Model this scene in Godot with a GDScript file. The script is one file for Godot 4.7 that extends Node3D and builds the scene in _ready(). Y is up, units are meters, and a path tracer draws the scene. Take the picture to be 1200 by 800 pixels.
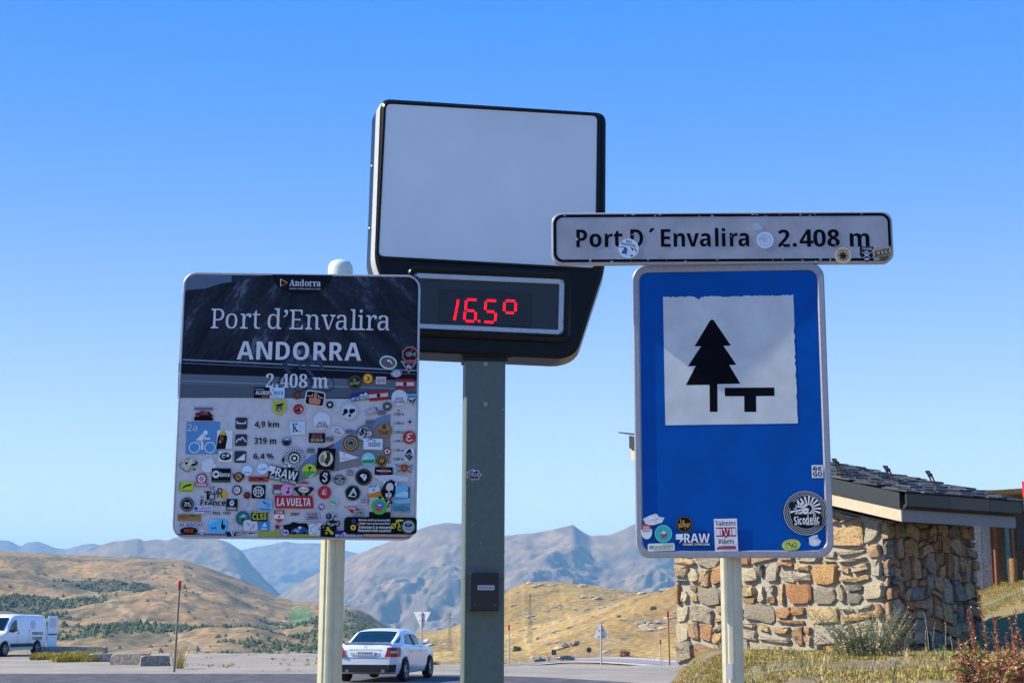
extends Node3D
# A mountain pass: three sign structures in front, a stone hut on a bank, a lot with vehicles, hills and far mountains.

class Geo:
	var v := PackedVector3Array()
	var c := PackedColorArray()
	var col := Color.WHITE
	var xf := Transform3D.IDENTITY
	func t(a: Vector3, b: Vector3, d: Vector3) -> void:
		v.append(xf * a); v.append(xf * b); v.append(xf * d)
		c.append(col); c.append(col); c.append(col)
	func q(a: Vector3, b: Vector3, d: Vector3, e: Vector3) -> void:
		t(a, b, d); t(a, d, e)
	# a face turned so that it looks away from the point o
	func fo(p: Array, o: Vector3) -> void:
		var n: Vector3 = (p[1] - p[0]).cross(p[2] - p[0])
		var away: bool = n.dot(p[0] - o) >= 0.0
		for i in range(1, p.size() - 1):
			if away: t(p[0], p[i], p[i + 1])
			else: t(p[0], p[i + 1], p[i])
	func box(at: Vector3, s: Vector3, bev := 0.0) -> void:
		var h := s / 2.0
		var b := minf(bev, minf(h.x, minf(h.y, h.z)) * 0.9)
		var P := func(sx, sy, sz, ax): return at + Vector3(sx * (h.x - (0.0 if ax == 0 else b)), sy * (h.y - (0.0 if ax == 1 else b)), sz * (h.z - (0.0 if ax == 2 else b)))
		for k in [-1, 1]:
			fo([P.call(k, -1, -1, 0), P.call(k, 1, -1, 0), P.call(k, 1, 1, 0), P.call(k, -1, 1, 0)], at)
			fo([P.call(-1, k, -1, 1), P.call(1, k, -1, 1), P.call(1, k, 1, 1), P.call(-1, k, 1, 1)], at)
			fo([P.call(-1, -1, k, 2), P.call(1, -1, k, 2), P.call(1, 1, k, 2), P.call(-1, 1, k, 2)], at)
		if b <= 0.0: return
		for i in [-1, 1]:
			for j in [-1, 1]:
				fo([P.call(i, j, -1, 0), P.call(i, j, 1, 0), P.call(i, j, 1, 1), P.call(i, j, -1, 1)], at)
				fo([P.call(i, -1, j, 0), P.call(i, 1, j, 0), P.call(i, 1, j, 2), P.call(i, -1, j, 2)], at)
				fo([P.call(-1, i, j, 1), P.call(1, i, j, 1), P.call(1, i, j, 2), P.call(-1, i, j, 2)], at)
				for k in [-1, 1]:
					fo([P.call(i, j, k, 0), P.call(i, j, k, 1), P.call(i, j, k, 2)], at)
	func flat(p: PackedVector2Array, z: float) -> void:
		var idx := Geometry2D.triangulate_polygon(p)
		for i in range(0, idx.size(), 3):
			var a := p[idx[i]]; var b := p[idx[i + 1]]; var d := p[idx[i + 2]]
			if (b - a).cross(d - a) < 0.0:
				var s := b; b = d; d = s
			t(Vector3(a.x, a.y, z), Vector3(b.x, b.y, z), Vector3(d.x, d.y, z))
	# a slab from z0 to z1 whose front edge is bevelled; p runs anticlockwise
	func prism(p: PackedVector2Array, z0: float, z1: float, bev := 0.0, back := true) -> void:
		var n := p.size()
		var f := Geo.inset(p, bev) if bev > 0.0 else p
		var zs := z1 - bev
		for i in n:
			var a := p[i]; var b := p[(i + 1) % n]
			q(Vector3(a.x, a.y, z0), Vector3(b.x, b.y, z0), Vector3(b.x, b.y, zs), Vector3(a.x, a.y, zs))
			if bev > 0.0:
				var e := f[i]; var g := f[(i + 1) % n]
				q(Vector3(a.x, a.y, zs), Vector3(b.x, b.y, zs), Vector3(g.x, g.y, z1), Vector3(e.x, e.y, z1))
		flat(f, z1)
		if back:
			var r := p.duplicate(); r.reverse()
			var idx := Geometry2D.triangulate_polygon(p)
			for i in range(0, idx.size(), 3):
				var a := p[idx[i]]; var b := p[idx[i + 1]]; var d := p[idx[i + 2]]
				if (b - a).cross(d - a) > 0.0:
					var s := b; b = d; d = s
				t(Vector3(a.x, a.y, z0), Vector3(b.x, b.y, z0), Vector3(d.x, d.y, z0))
	# a frame between two outlines with as many corners
	func frame(o: PackedVector2Array, i: PackedVector2Array, z0: float, z1: float, bev := 0.0) -> void:
		var n := o.size()
		var fo_ := Geo.inset(o, bev) if bev > 0.0 else o
		var fi := Geo.inset(i, -bev) if bev > 0.0 else i
		var zs := z1 - bev
		for k in n:
			var m := (k + 1) % n
			var V := func(p: Vector2, z: float): return Vector3(p.x, p.y, z)
			q(V.call(o[k], z0), V.call(o[m], z0), V.call(o[m], zs), V.call(o[k], zs))
			q(V.call(i[m], z0), V.call(i[k], z0), V.call(i[k], zs), V.call(i[m], zs))
			if bev > 0.0:
				q(V.call(o[k], zs), V.call(o[m], zs), V.call(fo_[m], z1), V.call(fo_[k], z1))
				q(V.call(i[m], zs), V.call(i[k], zs), V.call(fi[k], z1), V.call(fi[m], z1))
			q(V.call(fo_[k], z1), V.call(fo_[m], z1), V.call(fi[m], z1), V.call(fi[k], z1))
			q(V.call(o[m], z0), V.call(o[k], z0), V.call(i[k], z0), V.call(i[m], z0))
	static func inset(p: PackedVector2Array, d: float) -> PackedVector2Array:
		var out := PackedVector2Array()
		var n := p.size()
		for i in n:
			var a := (p[i] - p[(i + n - 1) % n]).normalized()
			var b := (p[(i + 1) % n] - p[i]).normalized()
			var m := Vector2(-a.y, a.x) + Vector2(-b.y, b.x)
			var l := m.length()
			if l < 0.05:
				out.append(p[i])
				continue
			m /= l
			out.append(p[i] + m * d / maxf(0.4, m.dot(Vector2(-a.y, a.x))))
		return out
	func tube(path: Array, radii: Array, n := 8, caps := true) -> void:
		var rings := []
		var up := Vector3(0.03, 0.08, 1).normalized()
		for k in path.size():
			var d: Vector3 = (path[mini(k + 1, path.size() - 1)] - path[maxi(k - 1, 0)]).normalized()
			var x := up.cross(d)
			if x.length() < 0.1: x = Vector3(1, 0.1, 0).cross(d)
			x = x.normalized()
			var y := d.cross(x)
			var ring := []
			for i in n:
				var w := TAU * i / n
				ring.append(path[k] + (x * cos(w) + y * sin(w)) * float(radii[mini(k, radii.size() - 1)]))
			rings.append(ring)
		for k in rings.size() - 1:
			for i in n:
				var j := (i + 1) % n
				q(rings[k][i], rings[k][j], rings[k + 1][j], rings[k + 1][i])
		if caps:
			for i in range(1, n - 1):
				t(rings[0][0], rings[0][i + 1], rings[0][i])
				var e: Array = rings[-1]
				t(e[0], e[i], e[i + 1])
	# profile of (radius, height) turned about y
	func lathe(prof: Array, n := 24) -> void:
		for k in prof.size() - 1:
			for i in n:
				var a := TAU * i / n; var b := TAU * (i + 1) / n
				var p0: Vector2 = prof[k]; var p1: Vector2 = prof[k + 1]
				var A := Vector3(cos(a) * p0.x, p0.y, -sin(a) * p0.x); var B := Vector3(cos(b) * p0.x, p0.y, -sin(b) * p0.x)
				var D := Vector3(cos(b) * p1.x, p1.y, -sin(b) * p1.x); var E := Vector3(cos(a) * p1.x, p1.y, -sin(a) * p1.x)
				if p0.x > 1e-5: t(A, B, D)
				if p1.x > 1e-5: t(A, D, E)
	func mesh(m: Material, crease := 35.0) -> ArrayMesh:
		var n := v.size() / 3
		var fn := PackedVector3Array(); fn.resize(n)
		for i in n:
			fn[i] = (v[i * 3 + 1] - v[i * 3]).cross(v[i * 3 + 2] - v[i * 3])
		var nv := PackedVector3Array(); var cc := PackedColorArray(); var nn := PackedVector3Array()
		var at := {}
		var lim := cos(deg_to_rad(crease))
		if crease > 0.0:
			for i in v.size():
				var key := Vector3i((v[i] * 4000.0).round())
				if not at.has(key): at[key] = PackedInt32Array()
				at[key].append(i / 3)
		for i in n:
			var own := fn[i].normalized()
			if own == Vector3.ZERO: continue
			for k in [0, 2, 1]:
				var p := v[i * 3 + k]
				nv.append(p); cc.append(c[i * 3 + k])
				if crease <= 0.0:
					nn.append(own)
					continue
				var s := Vector3.ZERO
				for j in at[Vector3i((p * 4000.0).round())]:
					if fn[j].normalized().dot(own) > lim: s += fn[j]
				nn.append(s.normalized() if s.length() > 1e-12 else own)
		var arr := []
		arr.resize(Mesh.ARRAY_MAX)
		arr[Mesh.ARRAY_VERTEX] = nv; arr[Mesh.ARRAY_NORMAL] = nn; arr[Mesh.ARRAY_COLOR] = cc
		var am := ArrayMesh.new()
		am.add_surface_from_arrays(Mesh.PRIMITIVE_TRIANGLES, arr)
		am.surface_set_material(0, m)
		return am

# ---------------------------------------------------------------- helpers
func numbered(called: String, parent: Node) -> String:
	if not parent.has_node(called): return called
	var k := 1
	while parent.has_node("%s_%03d" % [called, k]): k += 1
	return "%s_%03d" % [called, k]

var counts := {}
func part(called: String, mesh: Mesh, parent: Node, label := "") -> MeshInstance3D:
	var o := MeshInstance3D.new()
	o.mesh = mesh
	var key := str(parent.get_instance_id()) + called
	counts[key] = counts.get(key, -1) + 1
	o.name = called if counts[key] == 0 else "%s_%03d" % [called, counts[key]]
	parent.add_child(o, true)
	if label: o.set_meta("label", label)
	return o

func thing(called: String, label: String, category: String, at := Vector3.ZERO, turn := 0.0, group := "") -> Node3D:
	var o := Node3D.new()
	o.name = numbered(called, self)
	add_child(o, true)
	o.position = at; o.rotation.y = turn
	tag(o, label, category, group)
	return o

func tag(o: Node, label: String, category: String, group := "") -> void:
	o.set_meta("label", label); o.set_meta("category", category)
	if group: o.set_meta("group", group)

func structure(called: String, mesh: Mesh) -> MeshInstance3D:
	var o := part(called, mesh, self)
	o.set_meta("kind", "structure")
	return o

func lin(hex: String) -> Color:
	return Color(hex).srgb_to_linear()

func plain(rough := 0.6, metal := 0.0, tex: Texture2D = null, scale := 1.0, bump: Texture2D = null, bump_cm := 0.2) -> StandardMaterial3D:
	var m := StandardMaterial3D.new()
	m.vertex_color_use_as_albedo = true
	m.roughness = rough; m.metallic = metal
	if tex:
		m.albedo_texture = tex
		m.uv1_triplanar = true; m.uv1_world_triplanar = true
		m.uv1_scale = Vector3.ONE * scale
	if bump:
		m.uv1_triplanar = true; m.uv1_world_triplanar = true
		m.uv1_scale = Vector3.ONE * scale
		m.normal_enabled = true
		m.normal_texture = bump
		m.normal_scale = bump_cm
	return m

func noise_tex(sd: int, freq: float, lo: float, hi: float, size := 512, octaves := 5, kind := FastNoiseLite.TYPE_SIMPLEX_SMOOTH, normal := false) -> NoiseTexture2D:
	var n := FastNoiseLite.new()
	n.seed = sd; n.noise_type = kind; n.frequency = freq; n.fractal_octaves = octaves
	var x := NoiseTexture2D.new()
	x.width = size; x.height = size; x.seamless = true; x.noise = n
	if normal:
		x.as_normal_map = true
		x.bump_strength = 6.0
	else:
		var g := Gradient.new()
		g.set_color(0, Color(lo, lo, lo)); g.set_color(1, Color(hi, hi, hi))
		x.color_ramp = g
	return x

var rng := RandomNumberGenerator.new()
func rnd(a: float, b: float) -> float:
	return rng.randf_range(a, b)

func rounded(w: float, h: float, r: float, n := 6) -> PackedVector2Array:
	var p := PackedVector2Array()
	for k in 4:
		var cx := (w / 2 - r) * (1 if k in [0, 3] else -1)
		var cy := (h / 2 - r) * (1 if k < 2 else -1)
		for i in n + 1:
			var a := PI / 2 * (k + float(i) / n)
			p.append(Vector2(cx + cos(a) * r, cy + sin(a) * r))
	return p

# corners of a polygon rounded by radius r
func softened(p: PackedVector2Array, r: float, n := 5) -> PackedVector2Array:
	var out := PackedVector2Array()
	for i in p.size():
		var a := p[i] - (p[i] - p[(i + p.size() - 1) % p.size()]).normalized() * r
		var b := p[i] + (p[(i + 1) % p.size()] - p[i]).normalized() * r
		for k in n + 1:
			var s := float(k) / n
			out.append(a.lerp(p[i], s).lerp(p[i].lerp(b, s), s))
	return out

func oval(rx: float, ry: float, n := 20, from := 0.0) -> PackedVector2Array:
	var p := PackedVector2Array()
	for i in n: p.append(Vector2(cos(from + TAU * i / n) * rx, sin(from + TAU * i / n) * ry))
	return p

func shift(p: PackedVector2Array, x: float, y: float, rot := 0.0, s := Vector2.ONE) -> PackedVector2Array:
	var o := PackedVector2Array()
	for a in p: o.append((a * s).rotated(rot) + Vector2(x, y))
	return o

# ---------------------------------------------------------------- flat print: layers of thin film, each a little above the last
const FILM := 0.00012
var fonts := {}
var texts := {}
func font(which: String) -> Font:
	if not fonts.has(which):
		var f := SystemFont.new()
		f.font_names = PackedStringArray(["Droid Serif" if which[0] == "r" else "Droid Sans Mono" if which[0] == "m" else "Droid Sans"])
		f.font_weight = 700 if which.ends_with("b") else 400
		fonts[which] = f
	return fonts[which]

func text_tris(s: String, which: String, fine := 1.5) -> Dictionary:
	var key := s + "|" + which
	if not texts.has(key):
		var tm := TextMesh.new()
		tm.font = font(which); tm.text = s; tm.font_size = 24; tm.depth = 0.0; tm.curve_step = fine; tm.pixel_size = 0.01
		var a := tm.get_mesh_arrays()
		var p := PackedVector2Array()
		var box := Rect2()
		if a.size() and a[0] != null:
			for i in a[Mesh.ARRAY_INDEX]:
				var w: Vector3 = a[Mesh.ARRAY_VERTEX][i]
				var w2 := Vector2(w.x, w.y)
				box = Rect2(w2, Vector2.ZERO) if p.is_empty() else box.expand(w2)
				p.append(w2)
		texts[key] = {"p": p, "box": box}
	return texts[key]

# text fitted to a box w by h about (x, y)
func text(g: Geo, s: String, x: float, y: float, w: float, h: float, z: float, col: Color, which := "sb", rot := 0.0, fine := 1.5, slant := 0.0) -> void:
	var d := text_tris(s, which, fine)
	var box: Rect2 = d.box
	if box.size.x <= 0.0: return
	var k := Vector2(w / box.size.x, h / maxf(box.size.y, 1e-4))
	var mid := box.get_center()
	g.col = col
	var p: PackedVector2Array = d.p
	for i in range(0, p.size(), 3):
		var a := []
		for j in 3:
			var u := (p[i + j] - mid) * k
			u.x += u.y * slant
			u = u.rotated(rot)
			a.append(Vector3(u.x + x, u.y + y, z))
		var n: float = (a[1] - a[0]).cross(a[2] - a[0]).z
		if n >= 0.0: g.t(a[0], a[1], a[2])
		else: g.t(a[0], a[2], a[1])

func stroke(g: Geo, p: PackedVector2Array, w: float, z: float, closed := false) -> void:
	for i in p.size() - (0 if closed else 1):
		var a := p[i]; var b := p[(i + 1) % p.size()]
		var d := (b - a).normalized() * w / 2
		var m := Vector2(-d.y, d.x)
		a -= d * 0.5; b += d * 0.5
		g.q(Vector3(a.x - m.x, a.y - m.y, z), Vector3(b.x - m.x, b.y - m.y, z), Vector3(b.x + m.x, b.y + m.y, z), Vector3(a.x + m.x, a.y + m.y, z))

func ring(g: Geo, x: float, y: float, r0: float, r1: float, z: float, n := 24, ky := 1.0) -> void:
	for i in n:
		var a := TAU * i / n; var b := TAU * (i + 1) / n
		var A := Vector2(cos(a), sin(a) * ky); var B := Vector2(cos(b), sin(b) * ky)
		g.q(Vector3(x + A.x * r0, y + A.y * r0, z), Vector3(x + A.x * r1, y + A.y * r1, z), Vector3(x + B.x * r1, y + B.y * r1, z), Vector3(x + B.x * r0, y + B.y * r0, z))

func outline(shape: String, w: float, h: float) -> PackedVector2Array:
	var a := w / 2; var b := h / 2
	match shape:
		"round": return oval(a, b, 22)
		"soft": return rounded(w, h, minf(w, h) * 0.22, 3)
		"octagon": return oval(a * 1.06, b * 1.06, 8, PI / 8)
		"shield": return PackedVector2Array([Vector2(-a, b), Vector2(-a, -b * 0.1), Vector2(-a * 0.6, -b * 0.65), Vector2(0, -b), Vector2(a * 0.6, -b * 0.65), Vector2(a, -b * 0.1), Vector2(a, b)])
		"pennant": return PackedVector2Array([Vector2(-a, b), Vector2(-a * 0.85, -b), Vector2(a, -b * 0.05)])
		"wedge": return PackedVector2Array([Vector2(-a, b), Vector2(0, -b), Vector2(a, b)])
		"lozenge": return PackedVector2Array([Vector2(-a, 0), Vector2(-a * 0.35, -b * 0.85), Vector2(0, -b), Vector2(a * 0.35, -b * 0.85), Vector2(a, 0), Vector2(a * 0.35, b * 0.85), Vector2(0, b), Vector2(-a * 0.35, b * 0.85)])
		"torn": return PackedVector2Array([Vector2(-a, b * 0.3), Vector2(-a * 0.8, -b * 0.8), Vector2(-a * 0.1, -b), Vector2(a * 0.7, -b * 0.7), Vector2(a, b * 0.1), Vector2(a * 0.5, b * 0.35), Vector2(a * 0.25, b), Vector2(-a * 0.4, b * 0.75)])
		"cloud":
			var p := PackedVector2Array()
			for i in 28:
				var k := 1.0 - 0.22 * absf(sin(TAU * i / 28 * 3.5))
				p.append(Vector2(cos(TAU * i / 28) * a * k, sin(TAU * i / 28) * b * k))
			return p
		"gear":
			var p := PackedVector2Array()
			for i in 48:
				var k := 1.0 if i % 4 < 2 else 0.74
				p.append(Vector2(cos(TAU * i / 48) * a * k, sin(TAU * i / 48) * b * k))
			return p
		"star":
			var p := PackedVector2Array()
			for i in 10:
				var k := 1.0 if i % 2 == 0 else 0.42
				p.append(Vector2(-sin(TAU * i / 10) * a * k, cos(TAU * i / 10) * b * k))
			return p
		"drop": return PackedVector2Array([Vector2(-a * 0.2, -b), Vector2(a * 0.55, -b * 0.5), Vector2(a, b * 0.2), Vector2(a * 0.75, b * 0.8), Vector2(a * 0.1, b), Vector2(-a * 0.6, b * 0.65), Vector2(-a, -b * 0.1), Vector2(-a * 0.75, -b * 0.45)])
		"banner": return PackedVector2Array([Vector2(-a, b), Vector2(-a * 0.9, -b), Vector2(a, -b), Vector2(a * 0.92, b)])
		"chip": return PackedVector2Array([Vector2(-a, b * 0.6), Vector2(-a * 0.55, -b), Vector2(a * 0.9, -b * 0.7), Vector2(a, b * 0.5), Vector2(a * 0.1, b)])
	return PackedVector2Array([Vector2(-a, -b), Vector2(a, -b), Vector2(a, b), Vector2(-a, b)])

var film: StandardMaterial3D
var laid := {}
# One sticker: a thin film in the outline's shape with its artwork printed on it. Artwork coordinates run from -1 to 1 across the sticker.
func sticker(on: Node3D, at: Vector2, w: float, h: float, deg: float, shape: String, base: String, art: Array, z0 := 0.0, called := "sticker") -> void:
	var g := Geo.new()
	var key := on.get_instance_id()
	var level := 0
	var reach := Rect2(at - Vector2(w, h) * 0.5, Vector2(w, h))
	for r in laid.get(key, []):
		if r[0].intersects(reach): level = maxi(level, r[1] + 1)
	laid[key] = laid.get(key, []) + [[reach, level]]
	g.xf = Transform3D(Basis(Vector3(0, 0, 1), deg_to_rad(deg)), Vector3(at.x, at.y, z0 + 0.0003 + level * 0.0016))
	g.col = lin(base)
	var o := outline(shape, w, h)
	if Geometry2D.is_polygon_clockwise(o): o.reverse()
	# is_polygon_clockwise takes y down; make sure that the outline runs anticlockwise with y up
	var turn := 0.0
	for i in o.size(): turn += o[i].cross(o[(i + 1) % o.size()])
	if turn < 0.0: o.reverse()
	g.prism(o, 0.0, 0.0004, 0.0, false)
	var z := 0.0004
	var a := w / 2; var b := h / 2
	for k in art:
		z += FILM
		g.col = lin(k[1])
		match k[0]:
			"in": g.flat(Geo.inset(o, k[2] * minf(a, b)), z)
			"disc": g.flat(shift(oval(k[4] * a, k[5] * b if k.size() > 5 else k[4] * minf(a, b), 18), k[2] * a, k[3] * b), z)
			"ring": ring(g, k[2] * a, k[3] * b, k[4] * minf(a, b), k[5] * minf(a, b), z)
			"box": g.flat(shift(outline("rect", k[4] * w, k[5] * h), k[2] * a, k[3] * b, deg_to_rad(k[6]) if k.size() > 6 else 0.0), z)
			"shape": g.flat(shift(outline(k[6], k[4] * w, k[5] * h), k[2] * a, k[3] * b, deg_to_rad(k[7]) if k.size() > 7 else 0.0), z)
			"poly":
				var p := PackedVector2Array()
				for e in k[2]: p.append(Vector2(e[0] * a, e[1] * b))
				g.flat(p, z)
			"line":
				var p := PackedVector2Array()
				for e in k[2]: p.append(Vector2(e[0] * a, e[1] * b))
				stroke(g, p, k[3] * minf(a, b), z)
			"text": text(g, k[2], k[3] * a, k[4] * b, k[5] * w, k[6] * h, z, lin(k[1]), k[7] if k.size() > 7 else "sb", deg_to_rad(k[8]) if k.size() > 8 else 0.0)
			"rays":
				for i in int(k[6]):
					var w1: float = TAU * i / k[6]
					var d := Vector2(cos(w1), sin(w1)); var m: Vector2 = Vector2(-d.y, d.x) * k[7] * minf(a, b)
					var c0 := Vector2(k[2] * a, k[3] * b)
					var i0: Vector2 = c0 + d * k[4] * minf(a, b); var i1: Vector2 = c0 + d * k[5] * minf(a, b)
					g.flat(PackedVector2Array([i0 - m * 0.5, i1 - m, i1 + m, i0 + m * 0.5]), z)
			"scrawl":
				# doodled line art: short strokes of a fixed random hand
				var r := RandomNumberGenerator.new(); r.seed = int(k[6])
				var p := Vector2(r.randf_range(-0.5, 0.5), r.randf_range(-0.5, 0.5))
				var way := r.randf() * TAU
				for i in int(k[5]):
					way += r.randf_range(-1.4, 1.4)
					var n2: Vector2 = p + Vector2(cos(way), sin(way)) * r.randf_range(0.12, 0.4)
					if n2.length() > k[4]:
						n2 = n2.normalized() * k[4] * 0.9
						way += 2.0
					stroke(g, PackedVector2Array([Vector2((p.x + k[2]) * a, (p.y + k[3]) * b), Vector2((n2.x + k[2]) * a, (n2.y + k[3]) * b)]), k[7] * minf(a, b), z)
					p = n2
	part(called, g.mesh(film, 20.0), on)

# ---------------------------------------------------------------- the scene
var sun_to := Vector3(-1.0, 0.80, 0.022).normalized()

func _ready() -> void:
	# camera
	var cam := Camera3D.new()
	cam.name = "camera"
	cam.position = Vector3(0, 1.75, 0)
	cam.rotation_degrees = Vector3(10.142, 0, 0)
	cam.fov = 25.06
	cam.near = 0.1
	cam.far = 30000.0
	add_child(cam)
	cam.current = true
	# sky
	var sky_m := ProceduralSkyMaterial.new()
	sky_m.sky_top_color = Color(0.10, 0.435, 0.78)
	sky_m.sky_horizon_color = Color(0.93, 1.0, 1.0)
	sky_m.sky_curve = 0.087
	sky_m.ground_bottom_color = Color(0.46, 0.42, 0.36)
	sky_m.ground_horizon_color = Color(0.62, 0.66, 0.70)
	sky_m.sun_angle_max = 6.0
	var env := Environment.new()
	env.background_mode = Environment.BG_SKY
	env.sky = Sky.new()
	env.sky.sky_material = sky_m
	env.tonemap_mode = Environment.TONE_MAPPER_LINEAR
	env.tonemap_exposure = 1.75
	env.sdfgi_enabled = true; env.ssao_enabled = true; env.ssil_enabled = true
	env.fog_enabled = true
	env.fog_density = 0.00009
	env.fog_light_color = Color(0.61, 0.83, 1.0)
	var we := WorldEnvironment.new()
	we.name = "world_environment"
	we.environment = env
	add_child(we)
	# sun, from the left and a little behind the signs
	var sun := DirectionalLight3D.new()
	sun.name = "sun"
	sun.light_color = Color(1.0, 0.965, 0.875)
	sun.light_energy = 1.6
	sun.light_angular_distance = 0.5
	sun.shadow_enabled = true
	add_child(sun)
	sun.look_at_from_position(sun_to * 100.0, Vector3.ZERO, Vector3.UP)

	rng.seed = 7
	film = plain(0.5)
	film.metallic_specular = 0.15
	make_textures()
	# large structure
	make_ground()
	make_left_hill()
	make_right_hill()
	make_mountains()
	make_far_road()
	make_hut()
	make_shelter()
	# the three signs
	make_info_board()
	make_thermometer()
	make_rest_area_sign()
	# vehicles and the lot
	make_lot()
	# plants
	make_plants()

var T := {}
func make_textures() -> void:
	T.fine = noise_tex(3, 0.02, 0.72, 1.0, 512, 6)
	T.coarse = noise_tex(5, 0.012, 0.55, 1.0, 512, 6)
	T.speck = noise_tex(9, 0.09, 0.5, 1.0, 512, 4)
	T.bump = noise_tex(11, 0.05, 0, 1, 512, 5, FastNoiseLite.TYPE_SIMPLEX_SMOOTH, true)
	T.scuff = noise_tex(21, 0.03, 0.9, 1.0, 512, 6)
	# blotches of rust and lichen on stone
	for k in 3:
		var t := noise_tex(61 + k, [0.018, 0.03, 0.024][k], 0.0, 1.0, 512, 6)
		var gr := Gradient.new()
		gr.offsets = PackedFloat32Array([0.0, 0.32, 0.48, 0.62, 0.78, 1.0])
		gr.colors = [PackedColorArray([Color(0.42, 0.40, 0.39), Color(0.72, 0.70, 0.67), Color(0.95, 0.93, 0.90), Color(1, 0.97, 0.92), Color(1.0, 0.88, 0.70), Color(0.80, 0.62, 0.46)]),
			PackedColorArray([Color(0.60, 0.52, 0.46), Color(0.82, 0.80, 0.78), Color(1, 1, 0.98), Color(0.90, 0.90, 0.90), Color(0.72, 0.72, 0.72), Color(0.50, 0.48, 0.47)]),
			PackedColorArray([Color(0.55, 0.42, 0.32), Color(0.92, 0.76, 0.58), Color(1, 0.95, 0.86), Color(0.96, 0.95, 0.93), Color(0.80, 0.79, 0.78), Color(0.58, 0.56, 0.54)])][k]
		t.color_ramp = gr
		T["stone%d" % k] = t

# ---------------------------------------------------------------- terrain
func smooth(a: float, b: float, x: float) -> float:
	return smoothstep(a, b, x)

# height of the ground near the camera; d is the distance ahead
func near_h(x: float, z: float) -> float:
	var d := -z
	var ta := x / maxf(d, 1.0)
	var right := smooth(-0.0930, -0.0328, ta)
	var h := -maxf(0.0, d - 75.0) * 0.25 * (1.0 - right) - maxf(0.0, d - 57.0) * 0.06 * right
	# the bank on the right that carries the hut
	var edge := 0.06 * d + maxf(0.0, d - 22.6) * 0.34
	var k := smooth(0.0, 1.6, x - edge) * (1.0 - smooth(40.0, 60.0, d))
	var bank := k * 1.27 + smooth(6.2, 10.0, x) * smooth(17.0, 25.0, d) * 1.15 * k
	return h + bank

func crest(tab: Array, ta: float) -> float:
	if ta <= tab[0].x: return tab[0].y
	for i in range(1, tab.size()):
		if ta <= tab[i].x:
			var s: float = (ta - tab[i - 1].x) / (tab[i].x - tab[i - 1].x)
			return lerpf(tab[i - 1].y, tab[i].y, s)
	return tab[-1].y

# one sheet of terrain: columns fan out from ta0 to ta1 (x over distance), rows lie at the given distances
func sheet(called: String, ta0: float, ta1: float, na: int, ds: Array, hf: Callable, cf: Callable, m: Material) -> MeshInstance3D:
	var v := PackedVector3Array(); var c := PackedColorArray(); var idx := PackedInt32Array()
	for j in ds.size():
		for i in na + 1:
			var ta := lerpf(ta0, ta1, float(i) / na)
			var d: float = ds[j]
			v.append(Vector3(ta * d, hf.call(ta, d), -d))
	var n := PackedVector3Array()
	n.resize(v.size())
	var w := na + 1
	for j in ds.size() - 1:
		for i in na:
			var a := j * w + i
			for tri in [[a, a + 1, a + w + 1], [a, a + w + 1, a + w]]:
				var f := (v[tri[1]] - v[tri[0]]).cross(v[tri[2]] - v[tri[0]])
				for k in tri: n[k] += f
				idx.append(tri[0]); idx.append(tri[2]); idx.append(tri[1])
	for k in v.size():
		n[k] = n[k].normalized()
		c.append(cf.call(v[k], n[k]))
	var arr := []
	arr.resize(Mesh.ARRAY_MAX)
	arr[Mesh.ARRAY_VERTEX] = v; arr[Mesh.ARRAY_NORMAL] = n; arr[Mesh.ARRAY_COLOR] = c; arr[Mesh.ARRAY_INDEX] = idx
	var am := ArrayMesh.new()
	am.add_surface_from_arrays(Mesh.PRIMITIVE_TRIANGLES, arr)
	am.surface_set_material(0, m)
	return structure(called, am)

func steps(a: float, b: float, n: int, power := 1.0) -> Array:
	var o := []
	for i in n + 1: o.append(lerpf(a, b, pow(float(i) / n, power)))
	return o

func fnoise(sd: int, scale: float, oct := 4, ridged := false) -> FastNoiseLite:
	var n := FastNoiseLite.new()
	n.seed = sd; n.frequency = 1.0 / scale; n.fractal_octaves = oct
	n.noise_type = FastNoiseLite.TYPE_SIMPLEX_SMOOTH
	if ridged: n.fractal_type = FastNoiseLite.FRACTAL_RIDGED
	return n

func blend(a: Color, b: Color, t: float) -> Color:
	return a.lerp(b, clampf(t, 0.0, 1.0))

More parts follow.
